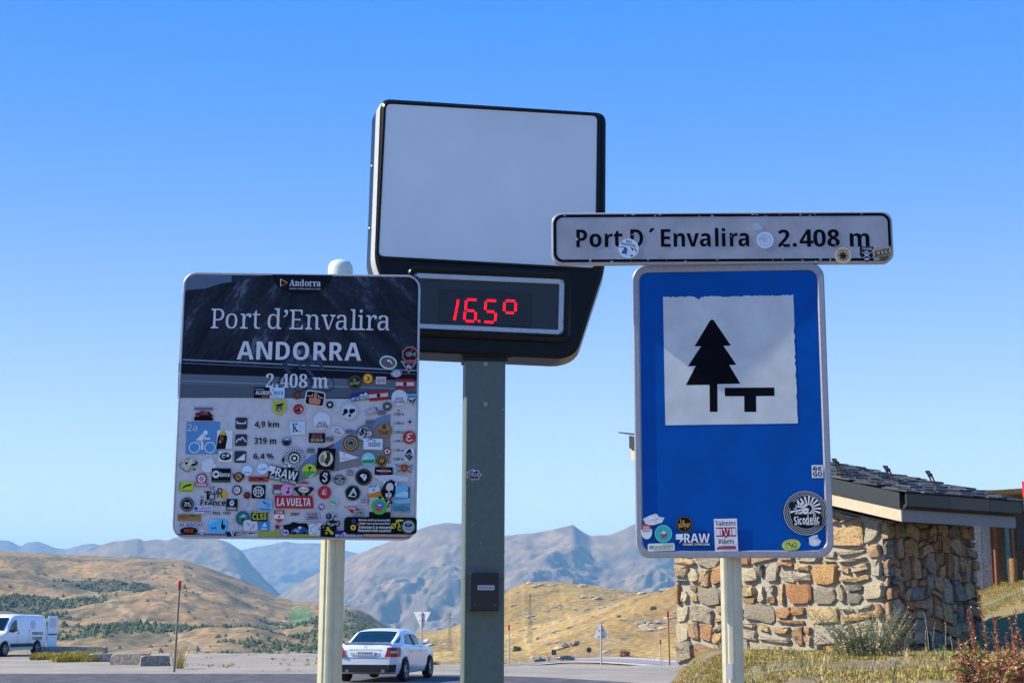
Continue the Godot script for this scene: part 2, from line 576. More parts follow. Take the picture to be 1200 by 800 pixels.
func make_ground() -> void:
	var gravel := lin("b9ae9f"); var pale := lin("cec2b1"); var straw := lin("a68e58"); var green := lin("7f7a40"); var soil := lin("a5937a")
	var n1 := fnoise(31, 3.0); var n2 := fnoise(32, 0.8); var n3 := fnoise(33, 14.0)
	# a grid finer near the camera, on both sides and behind it too
	var v := PackedVector3Array(); var c := PackedColorArray(); var idx := PackedInt32Array()
	var zs := steps(30.0, -8.0, 12) + steps(-8.4, -32.0, 110) + steps(-32.6, -84.0, 80) + steps(-88.0, -150.0, 12)
	var nx := 280
	for z in zs:
		var half := 16.0 + 0.62 * maxf(0.0, -z)
		for i in nx + 1:
			var x := half * (2.0 * i / nx - 1.0)
			var h := near_h(x, z)
			var bank := smooth(0.15, 0.7, h)
			if z > -60.0: h += (n1.get_noise_2d(x, z) * 0.07 + n2.get_noise_2d(x, z) * 0.03) * bank
			if z < -50.0: h += n1.get_noise_2d(x, z) * 0.05 * (1.0 - bank) * smooth(50.0, 54.0, -z)
			v.append(Vector3(x, h, z))
			var g := blend(gravel, pale, 0.5 + n1.get_noise_2d(x, z) * 1.3 + 1.2 * n3.get_noise_2d(x, z * 2.0))
			var s := blend(straw, green, 0.35 + n1.get_noise_2d(x * 0.7, z * 0.7) * 1.6)
			s = blend(s, soil, smooth(0.05, 0.35, n2.get_noise_2d(x + 40.0, z)) + smooth(14.5, 12.5, -z) * 0.6)
			c.append(blend(g, s, bank if z > -60.0 else 0.0))
	for j in zs.size() - 1:
		for i in nx:
			var a := j * (nx + 1) + i
			for k in [a, a + nx + 2, a + 1, a, a + nx + 1, a + nx + 2]: idx.append(k)
	var n := PackedVector3Array(); n.resize(v.size())
	for k in range(0, idx.size(), 3):
		var f := (v[idx[k + 2]] - v[idx[k]]).cross(v[idx[k + 1]] - v[idx[k]])
		if f.y < 0.0:
			f = -f
			var s := idx[k + 1]; idx[k + 1] = idx[k + 2]; idx[k + 2] = s
		for m in 3: n[idx[k + m]] += f
	for k in n.size(): n[k] = n[k].normalized()
	var arr := []
	arr.resize(Mesh.ARRAY_MAX)
	arr[Mesh.ARRAY_VERTEX] = v; arr[Mesh.ARRAY_NORMAL] = n; arr[Mesh.ARRAY_COLOR] = c; arr[Mesh.ARRAY_INDEX] = idx
	var am := ArrayMesh.new()
	am.add_surface_from_arrays(Mesh.PRIMITIVE_TRIANGLES, arr)
	am.surface_set_material(0, plain(0.95, 0.0, T.speck, 0.9, T.bump, 0.8))
	structure("ground", am)
	# asphalt: the road crosses in front of the signs; its far edge bends nearer towards the bank
	var g := Geo.new()
	g.col = lin("645f64")
	var far := [Vector3(-40, 0, -50.5), Vector3(-17.432, 0.060, -48.600), Vector3(-10.565, 0.055, -48.600), Vector3(-5.261, 0.052, -48.400), Vector3(-1.030, 0.061, -47.400), Vector3(1.233, 0.063, -45.400), Vector3(3.895, 0.063, -41.000), Vector3(3.687, 0.117, -34.000)]
	var near := []
	for p in far: near.append(Vector3(p.x * 0.3 - 1.0, 0, -7.0))
	for i in far.size() - 1:
		for k in 16:
			var s0 := k / 16.0; var s1 := (k + 1) / 16.0
			var f := func(p: Vector3, q: Vector3, s: float): var o := p.lerp(q, s); return Vector3(o.x, 0.004 + maxf(0.0, near_h(o.x, o.z)), o.z)
			g.q(f.call(near[i], far[i], s0), f.call(near[i + 1], far[i + 1], s0), f.call(near[i + 1], far[i + 1], s1), f.call(near[i], far[i], s1))
	structure("road", g.mesh(plain(0.9, 0.0, T.coarse, 0.22, T.bump, 0.6), 30.0))

func hill_tint(n: Vector3, dry: Color, scrub: Color, rock: Color, a: float, b: float) -> Color:
	return blend(blend(dry, scrub, a), rock, b)

var left_top := []
var right_top := []
var left_n: FastNoiseLite
func left_h(ta: float, d: float) -> float:
	var top: float = crest(left_top, ta)
	var s := clampf((d - 620.0) / 1000.0, -0.2, 1.0)
	var e := lerpf(-0.0305, top, pow(maxf(s, 0.0), 0.82)) + minf(s, 0.0) * 0.12
	var x := ta * d
	var h := d * e
	if d > 1620.0: h = 1620.0 * top - (d - 1620.0) * 0.20
	var k := smooth(0.0, 0.2, s) * (1.0 - 0.75 * smooth(0.8, 1.0, s))
	h += left_n.get_noise_2d(x * 1.0, d * 0.7) * 17.0 * k + left_n.get_noise_2d(x * 3.0 + 500.0, d * 3.0) * 5.0 * k
	return 1.75 + h

func make_left_hill() -> void:
	left_top = [Vector2(-0.8246, 0.02922), Vector2(-0.6063, 0.04449), Vector2(-0.4412, 0.04668), Vector2(-0.3636, 0.04176), Vector2(-0.3305, 0.04067), Vector2(-0.3173, 0.04012), Vector2(-0.3056, 0.03903), Vector2(-0.2913, 0.03794), Vector2(-0.2571, 0.03794), Vector2(-0.2401, 0.03794), Vector2(-0.2257, 0.03685), Vector2(-0.2124, 0.03521), Vector2(-0.1980, 0.03085), Vector2(-0.1852, 0.02650), Vector2(-0.1719, 0.02216), Vector2(-0.1624, 0.01836), Vector2(-0.1518, 0.01295), Vector2(-0.1402, 0.00971), Vector2(-0.1260, 0.00917), Vector2(-0.1073, 0.00755), Vector2(-0.0985, 0.00539), Vector2(-0.0908, 0.00108), Vector2(-0.0842, -0.00323), Vector2(-0.0709, -0.01289), Vector2(-0.0545, -0.02359), Vector2(-0.0326, -0.03637)]
	left_n = fnoise(41, 260.0, 5)
	var nA := fnoise(42, 60.0); var nB := fnoise(43, 190.0); var nC := fnoise(44, 16.0)
	var nD := fnoise(47, 110.0, 3); var nE := fnoise(48, 420.0, 2)
	# where the scrub grows thick
	var wood := func(ta: float, d: float):
		var x := ta * d
		return nD.get_noise_2d(x * 0.55 + d * 0.35, d * 0.9) + 0.45 * nE.get_noise_2d(x, d) + 0.14 * smooth(1350.0, 1000.0, d) - 0.55 * smooth(1250.0, 1560.0, d) - 0.25 * smooth(800.0, 690.0, d) + 0.22 * smooth(-0.2297, -0.1477, ta) * smooth(1350.0, 1000.0, d)
	var dry := lin("c29c68"); var tan_ := lin("ad8e66"); var scrub := lin("6f6a4c"); var green := lin("7f9a58"); var pale := lin("cbb795")
	var cf := func(p: Vector3, n: Vector3):
		var x := p.x; var z := p.z
		var col := blend(dry, tan_, 0.5 + nB.get_noise_2d(x, z) * 1.4)
		col = blend(col, scrub, smooth(0.0, 0.45, nA.get_noise_2d(x, z) + 0.5 * nB.get_noise_2d(x + 900.0, z)) * 0.75 + smooth(0.15, 0.4, nC.get_noise_2d(x, z)) * 0.35)
		var px := x / -z
		col = blend(col, lin("5f6a4c"), smooth(0.08, 0.36, wood.call(x / -z, -z) + nC.get_noise_2d(x, z) * 0.18) * 0.75)
		# a worn pale track slanting down the slope
		var tk := absf((p.y - 1.75) / -z - lerpf(0.0145, -0.016, (px - -0.2707) / (-0.2051 - -0.2707)) - nB.get_noise_2d(x, 7.0) * 0.002)
		if px > -0.2734 and px < -0.1969: col = blend(col, pale, (1.0 - smooth(0.0004, 0.0011, tk)) * 0.8)
		# the mown meadow low on the right
		var mead := Vector2((px - -0.1351) / 0.008, ((p.y - 1.75) / -z + 0.000) / 0.007).length()
		return blend(col, green, 1.0 - smooth(0.75, 1.1, mead + nA.get_noise_2d(x, z) * 0.5))
	sheet("left_hill", -0.8203, -0.0219, 520, steps(420.0, 1620.0, 150, 0.9) + steps(1640.0, 2200.0, 8), left_h, cf, plain(1.0, 0.0, T.coarse, 0.02))
	# conifers and juniper on the slope, too many and too far to count
	var t := Geo.new()
	t.col = Color.WHITE
	for k in 3:
		var y := 0.12 + 0.27 * k
		var rr := 0.40 - 0.10 * k
		for i in 6:
			var a := TAU * i / 6 + k; var b := TAU * (i + 1) / 6 + k
			var w := 1.0 + 0.25 * sin(i * 2.4 + k)
			t.t(Vector3(cos(a) * rr * w, y, -sin(a) * rr * w), Vector3(cos(b) * rr, y + 0.03, -sin(b) * rr), Vector3(0, y + 0.42, 0))
	var mm := MultiMesh.new()
	mm.transform_format = MultiMesh.TRANSFORM_3D
	mm.use_colors = true
	mm.mesh = t.mesh(plain(1.0), 0.0)
	var r := RandomNumberGenerator.new(); r.seed = 77
	var put := []
	for k in 75000:
		var ta := r.randf_range(-0.3937, -0.0656)
		var d := r.randf_range(640.0, 1560.0)
		var x := ta * d
		var m: float = wood.call(ta, d)
		if r.randf() > smooth(0.10, 0.40, m) * 0.85 + 0.009: continue
		put.append([x, left_h(ta, d), -d])
		if put.size() >= 15000: break
	mm.instance_count = put.size()
	for k in put.size():
		var s := 0.7 + 2.4 * pow(r.randf(), 1.6)
		mm.set_instance_transform(k, Transform3D(Basis(Vector3.UP, r.randf() * TAU).scaled(Vector3(s * r.randf_range(1.1, 2.2), s * r.randf_range(0.5, 1.0), s * r.randf_range(1.1, 2.2))), Vector3(put[k][0], put[k][1] - 0.3, put[k][2])))
		mm.set_instance_color(k, lin("46543c").lerp(lin("68704c"), r.randf()))
	var mi := MultiMeshInstance3D.new()
	mi.name = "hillside_conifers"; mi.multimesh = mm
	mi.set_meta("kind", "stuff")
	tag(mi, "dark conifers and juniper scrub growing over the far left hillside", "trees")
	add_child(mi, true)

var right_n: FastNoiseLite
var right_near := []
func right_h(ta: float, d: float) -> float:
	var top: float = crest(right_top, ta)
	var near_top: float = crest(right_near, ta)
	var e0 := -0.0325
	var e := lerpf(e0, near_top, smooth(0.0, 1.0, (d - 380.0) / 240.0) * 0.6 + 0.4 * clampf((d - 380.0) / 240.0, 0.0, 1.0))
	if d > 620.0:
		var s := clampf((d - 620.0) / 240.0, 0.0, 1.0)
		e = lerpf(near_top - 0.004 * sin(s * PI), maxf(top, near_top - 0.004), smooth(0.0, 1.0, s))
	var h := 1.75 + d * e
	if d < 380.0: h = 1.75 + e0 * 380.0 - (380.0 - d) * 0.02
	if d > 860.0: h = 1.75 + 860.0 * maxf(top, near_top - 0.004) - (d - 860.0) * 0.3
	var x := ta * d
	var k := smooth(440.0, 500.0, d) * (1.0 - 0.7 * smooth(780.0, 860.0, d))
	h += right_n.get_noise_2d(x, d) * 5.0 * k + right_n.get_noise_2d(x * 4.0, d * 4.0) * 1.0 * k
	return h

func make_right_hill() -> void:
	right_top = [Vector2(-0.1683, -0.03902), Vector2(-0.1567, -0.02998), Vector2(-0.1508, -0.02679), Vector2(-0.1389, -0.02359), Vector2(-0.1242, -0.02038), Vector2(-0.1090, -0.01824), Vector2(-0.0873, -0.01503), Vector2(-0.0628, -0.01075), Vector2(-0.0480, -0.00914), Vector2(-0.0355, -0.00592), Vector2(-0.0219, 0.00323), Vector2(-0.0121, 0.00971), Vector2(-0.0060, 0.01295), Vector2(-0.0011, 0.01728), Vector2(0.0082, 0.02107), Vector2(0.0220, 0.02216), Vector2(0.0384, 0.02053), Vector2(0.0631, 0.01728), Vector2(0.0905, 0.01457), Vector2(0.1096, 0.01349), Vector2(0.1646, 0.01728), Vector2(0.3569, 0.02270)]
	right_near = [Vector2(-0.1683, -0.04062), Vector2(-0.1468, -0.03158), Vector2(-0.1088, -0.02892), Vector2(-0.0544, -0.02572), Vector2(-0.0218, -0.02465), Vector2(0.0000, -0.02145), Vector2(0.0218, -0.01503), Vector2(0.0437, -0.00484), Vector2(0.0613, 0.00323), Vector2(0.0767, 0.00863), Vector2(0.0905, 0.01349), Vector2(0.1026, 0.01891), Vector2(0.1375, 0.03085), Vector2(0.2204, 0.04176), Vector2(0.3583, 0.04449)]
	right_n = fnoise(51, 130.0, 5)
	var nA := fnoise(52, 26.0); var nB := fnoise(53, 90.0); var nC := fnoise(54, 6.0)
	var straw := lin("dab466"); var ochre := lin("b48f4e"); var olive := lin("8f7f48"); var grey := lin("a69a88")
	var cf := func(p: Vector3, n: Vector3):
		var x := p.x; var z := p.z
		var col := blend(straw, ochre, 0.5 + nB.get_noise_2d(x, z) * 1.5)
		col = blend(col, olive, smooth(0.05, 0.5, nA.get_noise_2d(x, z)) * 0.6 + smooth(680.0, 840.0, -z) * 0.35)
		return blend(col, grey, smooth(0.22, 0.5, nC.get_noise_2d(x, z) + 0.4 * nA.get_noise_2d(x + 300.0, z)) * 0.6)
	sheet("right_hill", -0.1750, 0.6562, 460, steps(150.0, 370.0, 6) + steps(376.0, 860.0, 160) + steps(870.0, 1200.0, 6), right_h, cf, plain(1.0, 0.0, T.coarse, 0.05))
	# boulders scattered over the slope
	var g := Geo.new()
	var r := RandomNumberGenerator.new(); r.seed = 5
	var ico := []
	for k in 14:
		var y := 1.0 - 2.0 * (k + 0.5) / 14.0
		var a := k * 2.399
		ico.append(Vector3(cos(a) * sqrt(1 - y * y), y * 0.7, sin(a) * sqrt(1 - y * y)) * r.randf_range(0.75, 1.1))
	hull(g, ico)
	var mm := MultiMesh.new()
	mm.transform_format = MultiMesh.TRANSFORM_3D
	mm.use_colors = true
	mm.mesh = g.mesh(plain(0.95), 0.0)
	var put := []
	for k in 30000:
		var ta := r.randf_range(-0.0875, 0.1094)
		var d := r.randf_range(445.0, 855.0)
		var x := ta * d
		var m := right_n.get_noise_2d(x * 2.2 + 700.0, d * 2.2) + 0.25 * smooth(620.0, 720.0, d) + 0.5 * nC.get_noise_2d(x * 0.3, d * 0.3)
		if r.randf() > smooth(0.15, 0.6, m) * 0.5: continue
		put.append([x, right_h(ta, d), -d])
		if put.size() > 800: break
	mm.instance_count = put.size()
	for k in put.size():
		var s := 0.35 + pow(r.randf(), 4.0) * 2.0
		mm.set_instance_transform(k, Transform3D(Basis(Vector3.UP, r.randf() * TAU).scaled(Vector3(s * 1.3, s * r.randf_range(0.5, 0.9), s)), Vector3(put[k][0], put[k][1], put[k][2])))
		mm.set_instance_color(k, lin("8f8778").lerp(lin("ad9c80"), r.randf()))
	var mi := MultiMeshInstance3D.new()
	mi.name = "hillside_boulders"; mi.multimesh = mm
	mi.set_meta("kind", "stuff")
	tag(mi, "grey boulders strewn over the yellow grass hillside", "boulders")
	add_child(mi, true)

# a rough convex hull: every triple whose plane has all points on one side
func hull(g: Geo, p: Array) -> void:
	for a in p.size():
		for b in range(a + 1, p.size()):
			for c in range(b + 1, p.size()):
				var n: Vector3 = (p[b] - p[a]).cross(p[c] - p[a])
				var pos := 0; var neg := 0
				for k in p.size():
					if k == a or k == b or k == c: continue
					var s: float = n.dot(p[k] - p[a])
					if s > 1e-6: pos += 1
					elif s < -1e-6: neg += 1
				if pos == 0: g.t(p[a], p[b], p[c])
				elif neg == 0: g.t(p[a], p[c], p[b])

func range_of(called: String, tops: Array, ta0: float, ta1: float, na: int, d0: float, d1: float, e0: float, relief: float, sd: int, scale: float, cols: Array) -> void:
	var rid := fnoise(sd, scale, 6, true); var fine := fnoise(sd + 1, scale * 0.22, 4, true); var crag := fnoise(sd + 3, scale * 0.07, 4, true); var tone := fnoise(sd + 2, scale * 0.5)
	var hf := func(ta: float, d: float):
		var top: float = crest(tops, ta)
		var s := clampf((d - d0) / (d1 - d0), 0.0, 1.0)
		var e := lerpf(e0, top, pow(s, 0.9))
		var x := ta * d
		var env := sin(pow(s, 1.3) * PI)
		# gullies and coombes are cut into the slope below the crest line
		var cut := 0.5 - 0.5 * rid.get_noise_2d(x, d * 0.7)
		var cut2 := 0.5 - 0.5 * fine.get_noise_2d(x, d)
		var h := d * e - cut * relief * env - cut2 * relief * 0.23 * (env * 0.9 + 0.05) - (0.5 - 0.5 * crag.get_noise_2d(x, d)) * relief * 0.11 * (env * 0.9 + 0.04)
		if d > d1: h = d1 * top - cut2 * relief * 0.0125 - (d - d1) * 0.45
		return 1.75 + h
	var cf := func(p: Vector3, n: Vector3):
		var k: float = tone.get_noise_2d(p.x, p.z)
		var steep := smooth(0.86, 0.62, n.y)
		return blend(blend(cols[0], cols[1], 0.5 + k * 1.3), cols[2], steep * 0.7 + smooth(0.1, 0.5, tone.get_noise_2d(p.x * 3.0, p.z * 3.0)) * 0.4 + smooth(0.0, 0.4, tone.get_noise_2d(p.x * 14.0, p.z * 9.0)) * 0.45)
	sheet(called, ta0, ta1, na, steps(d0, d1, 240) + steps(d1 + 60.0, d1 * 1.12, 5), hf, cf, plain(1.0, 0.0, T.coarse, 0.0016))

func make_mountains() -> void:
	var far_top := [Vector2(-0.4961, 0.04449), Vector2(-0.3529, 0.04668), Vector2(-0.3310, 0.04854), Vector2(-0.3260, 0.04854), Vector2(-0.3175, 0.04449), Vector2(-0.3138, 0.04723), Vector2(-0.3061, 0.04778), Vector2(-0.2943, 0.04340), Vector2(-0.2877, 0.04285), Vector2(-0.2784, 0.04559), Vector2(-0.2719, 0.04668), Vector2(-0.2590, 0.04340), Vector2(-0.2313, 0.03903), Vector2(-0.1872, 0.03903), Vector2(-0.1741, 0.04231), Vector2(-0.1659, 0.04449), Vector2(-0.1566, 0.04559), Vector2(-0.1467, 0.04805), Vector2(-0.1401, 0.04668), Vector2(-0.1241, 0.04668), Vector2(-0.1146, 0.04340), Vector2(-0.0991, 0.04012), Vector2(-0.0440, 0.03358), Vector2(0.0550, 0.03358), Vector2(0.3855, 0.03903)]
	range_of("far_mountains", far_top, -0.9297, 0.7656, 620, 9500.0, 12500.0, 0.012, 420.0, 61, 1500.0, [lin("978976"), lin("ae9a7c"), lin("807a72")])
	var left_range := [Vector2(-0.4951, 0.03358), Vector2(-0.3632, 0.03576), Vector2(-0.2973, 0.03794), Vector2(-0.2837, 0.04012), Vector2(-0.2679, 0.04504), Vector2(-0.2576, 0.04778), Vector2(-0.2482, 0.04887), Vector2(-0.2422, 0.04997), Vector2(-0.2377, 0.04805), Vector2(-0.2301, 0.04942), Vector2(-0.2234, 0.04833), Vector2(-0.2174, 0.05052), Vector2(-0.2014, 0.05052), Vector2(-0.1903, 0.04942), Vector2(-0.1831, 0.04723), Vector2(-0.1741, 0.04121), Vector2(-0.1678, 0.03249), Vector2(-0.1581, 0.02270), Vector2(-0.1480, 0.01349), Vector2(-0.1314, 0.00539), Vector2(-0.0984, -0.00430)]
	range_of("left_mountain", left_range, -0.9297, -0.0930, 460, 5200.0, 7600.0, -0.01, 400.0, 71, 1500.0, [lin("a98d6e"), lin("c6a67e"), lin("857b70")])
	var main_range := [Vector2(-0.1642, 0.00539), Vector2(-0.1524, 0.01187), Vector2(-0.1426, 0.01728), Vector2(-0.1307, 0.02487), Vector2(-0.1182, 0.03140), Vector2(-0.1046, 0.03794), Vector2(-0.0882, 0.04449), Vector2(-0.0717, 0.05107), Vector2(-0.0569, 0.05710), Vector2(-0.0442, 0.05985), Vector2(-0.0326, 0.05930), Vector2(-0.0210, 0.05545), Vector2(-0.0061, 0.05134), Vector2(0.0039, 0.05271), Vector2(0.0149, 0.05326), Vector2(0.0287, 0.05600), Vector2(0.0398, 0.05848), Vector2(0.0442, 0.05491), Vector2(0.0508, 0.05134), Vector2(0.0635, 0.05216), Vector2(0.0718, 0.05545), Vector2(0.0774, 0.05848), Vector2(0.0940, 0.06260), Vector2(0.1106, 0.06315), Vector2(0.1381, 0.05765), Vector2(0.1767, 0.05436), Vector2(0.3859, 0.04449)]
	range_of("main_mountain", main_range, -0.1668, 0.7656, 560, 4300.0, 6900.0, -0.012, 460.0, 81, 1700.0, [lin("a58a6c"), lin("c4a47c"), lin("7d756c")])
	# the valley floor between the near hills and the ranges
	var nV := fnoise(91, 300.0, 4)
	var vf := func(ta: float, d: float): return 1.75 + d * lerpf(-0.05, -0.012, clampf((d - 1000.0) / 4500.0, 0.0, 1.0)) + nV.get_noise_2d(ta * d, d) * 40.0
	var vc := func(p: Vector3, n: Vector3): return blend(lin("8a7c5a"), lin("5c6244"), 0.5 + nV.get_noise_2d(p.x * 2.0, p.z * 2.0) * 1.5)
	sheet("valley_floor", -0.9297, 0.7656, 200, steps(1000.0, 5600.0, 50) , vf, vc, plain(1.0))
	# the horizon beyond, all round, so that no edge of the world shows
	var g := Geo.new()
	g.col = lin("8d8168")
	for i in 48:
		var a := TAU * i / 48; var b := TAU * (i + 1) / 48
		for k in 5:
			var r0: float = [0.0, 60.0, 700.0, 5000.0, 9000.0][k]
			var r1: float = [60.0, 700.0, 5000.0, 9000.0, 12600.0][k]
			var y0: float = [-90.0, -90.0, -120.0, -260.0, -420.0][k]
			var y1: float = [-90.0, -120.0, -260.0, -420.0, -700.0][k]
			g.q(Vector3(cos(a) * r0, y0, -sin(a) * r0), Vector3(cos(a) * r1, y1, -sin(a) * r1), Vector3(cos(b) * r1, y1, -sin(b) * r1), Vector3(cos(b) * r0, y0, -sin(b) * r0))
	structure("terrain", g.mesh(plain(1.0), 20.0))

func make_far_road() -> void:
	# a road that curves round the foot of the right hill
	var g := Geo.new()
	g.col = lin("77737a")
	var path := [Vector2(-0.0547, 392), Vector2(-0.0219, 409), Vector2(0.0000, 420), Vector2(0.0219, 432), Vector2(0.0437, 430), Vector2(0.0656, 420), Vector2(0.0875, 405), Vector2(0.1094, 390), Vector2(0.1312, 376)]
	var cv := Curve2D.new()
	for i in path.size():
		var p: Vector2 = path[i]
		cv.add_point(Vector2(p.x * p.y, -p.y))
	var pts := []
	for i in path.size():
		for k in 10:
			if i == path.size() - 1: break
			var a: Vector2 = cv.get_point_position(i); var b: Vector2 = cv.get_point_position(i + 1)
			var a0: Vector2 = cv.get_point_position(maxi(i - 1, 0)); var b1: Vector2 = cv.get_point_position(mini(i + 2, path.size() - 1))
			pts.append(a.cubic_interpolate(b, a0, b1, k / 10.0))
	for k in 2:
		g = Geo.new()
		g.col = lin(["b9ad9d", "85818a"][k])
		var half: float = [8.5, 4.6][k]
		for i in pts.size() - 1:
			var d: Vector2 = (pts[mini(i + 1, pts.size() - 1)] - pts[maxi(i - 1, 0)]).normalized()
			var d2: Vector2 = (pts[mini(i + 2, pts.size() - 1)] - pts[i]).normalized()
			var m := Vector2(-d.y, d.x) * half; var m2 := Vector2(-d2.y, d2.x) * half
			var H := func(p: Vector2): return Vector3(p.x, right_h(p.x / -p.y, -p.y) + 0.30 + 0.12 * k, p.y)
			g.q(H.call(pts[i] - m), H.call(pts[i] + m), H.call(pts[i + 1] + m2), H.call(pts[i + 1] - m2))
		structure(["far_road_shoulder", "far_road"][k], g.mesh(plain(0.9), 30.0))

# ---------------------------------------------------------------- stone hut
func clip_half(p: PackedVector2Array, at: Vector2, n: Vector2) -> PackedVector2Array:
	var o := PackedVector2Array()
	for i in p.size():
		var a := p[i]; var b := p[(i + 1) % p.size()]
		var da := (a - at).dot(n); var db := (b - at).dot(n)
		if da <= 0.0: o.append(a)
		if (da < 0.0 and db > 0.0) or (da > 0.0 and db < 0.0): o.append(a.lerp(b, da / (da - db)))
	return o

# rubble stones that fill an outline, laid in rough courses
func rubble(field: PackedVector2Array, cw: float, ch: float, sd: int, joint: float) -> Array:
	var r := RandomNumberGenerator.new(); r.seed = sd
	var wave := fnoise(sd + 200, cw * 3.0, 2)
	var box := Rect2(field[0], Vector2.ZERO)
	for p in field: box = box.expand(p)
	var mid := box.get_center()
	var out := []
	var y := box.position.y
	while y < box.end.y:
		var h := ch * r.randf_range(0.55, 1.5)
		var x := box.position.x - cw * 0.2 * r.randf()
		while x < box.end.x - 0.02:
			var w := cw * (r.randf_range(0.35, 0.75) if r.randf() < 0.38 else r.randf_range(0.8, 1.7))
			if box.end.x - x - w < cw * 0.3: w = box.end.x - x
			var cells := [Rect2(x, y, w, h)]
			if h > ch * 0.8 and r.randf() < 0.34:
				var k := r.randf_range(0.3, 0.7)
				cells = [Rect2(x, y, w, h * k), Rect2(x, y + h * k, w, h * (1.0 - k))]
				if w > cw * 1.1 and r.randf() < 0.6:
					var m := r.randf_range(0.35, 0.65)
					var c0: Rect2 = cells[1]
					cells[1] = Rect2(c0.position, Vector2(w * m, c0.size.y)); cells.append(Rect2(c0.position + Vector2(w * m, 0), Vector2(w * (1.0 - m), c0.size.y)))
			x += w
			for c in cells:
				var q := PackedVector2Array()
				var j := minf(c.size.x, c.size.y)
				var e := joint * r.randf_range(0.6, 1.5)
				var cor := [c.position + Vector2(e, e), Vector2(c.end.x - e, c.position.y + e), c.end - Vector2(e, e), Vector2(c.position.x + e, c.end.y - e)]
				for i in 4:
					cor[i] = (cor[i] as Vector2) + Vector2(r.randf_range(-0.10, 0.10), r.randf_range(-0.13, 0.13)) * j
				for i in 4:
					var a: Vector2 = cor[i]; var b: Vector2 = cor[(i + 1) % 4]; var z: Vector2 = cor[(i + 3) % 4]
					var chop := r.randf_range(0.04, 0.11) if r.randf() < 0.72 else r.randf_range(0.2, 0.42)
					q.append(a + (z - a).normalized() * minf(chop * j, z.distance_to(a) * 0.4))
					q.append(a + (b - a).normalized() * minf(chop * j * r.randf_range(0.6, 1.3), b.distance_to(a) * 0.4))
					if a.distance_to(b) > j * 1.1: q.append(a.lerp(b, r.randf_range(0.4, 0.6)) + Vector2((b - a).y, -(b - a).x).normalized() * r.randf_range(-0.05, 0.04) * j)
				for i in q.size(): q[i].y += wave.get_noise_2d(q[i].x, q[i].y * 0.4) * ch * 0.42
				for i in field.size():
					var fa := field[i]; var fb := field[(i + 1) % field.size()]
					var n := Vector2((fb - fa).y, -(fb - fa).x).normalized()
					if (mid - fa).dot(n) > 0.0: n = -n
					q = clip_half(q, fa, n)
					if q.size() < 3: break
				if q.size() < 4: continue
				var ar := 0.0
				for i in q.size(): ar += q[i].cross(q[(i + 1) % q.size()]) * 0.5
				if ar < 0.0: q.reverse()
				if absf(ar) > 0.004: out.append(q)
		y += h
	return out

func stone_mesh(q: PackedVector2Array, depth: float, m: Material, r: RandomNumberGenerator) -> ArrayMesh:
	var g := Geo.new()
	var n := q.size()
	var mid := Vector2.ZERO
	for p in q: mid += p / n
	var slope := Vector2(r.randf_range(-0.10, 0.10), r.randf_range(-0.12, 0.12))
	var rough := []
	var inner := []
	for p in q:
		var d := p - mid
		var f := mid + d * r.randf_range(0.84, 0.96)
		inner.append(Vector3(f.x, f.y, depth * r.randf_range(0.7, 1.2) + slope.dot(d)))
		rough.append(Vector3(p.x, p.y, depth * r.randf_range(0.5, 0.85)))
	var c := Vector3(mid.x, mid.y, depth * r.randf_range(1.0, 1.25))
	for i in n:
		var k := (i + 1) % n
		g.q(Vector3(q[i].x, q[i].y, -0.03), Vector3(q[k].x, q[k].y, -0.03), rough[k], rough[i])
		g.q(rough[i], rough[k], inner[k], inner[i])
		g.t(inner[i], inner[k], c)
	return g.mesh(m, 24.0)

const STONE_SHADES := ["948d84", "a79d8f", "8c8983", "b29b79", "a67f5c", "b0936c", "957a62", "bfb299", "a3978a", "807d79", "b2a58d", "a37a5b", "9d968d", "aca292", "a9957f", "b5a384", "968f86", "a3998b"]

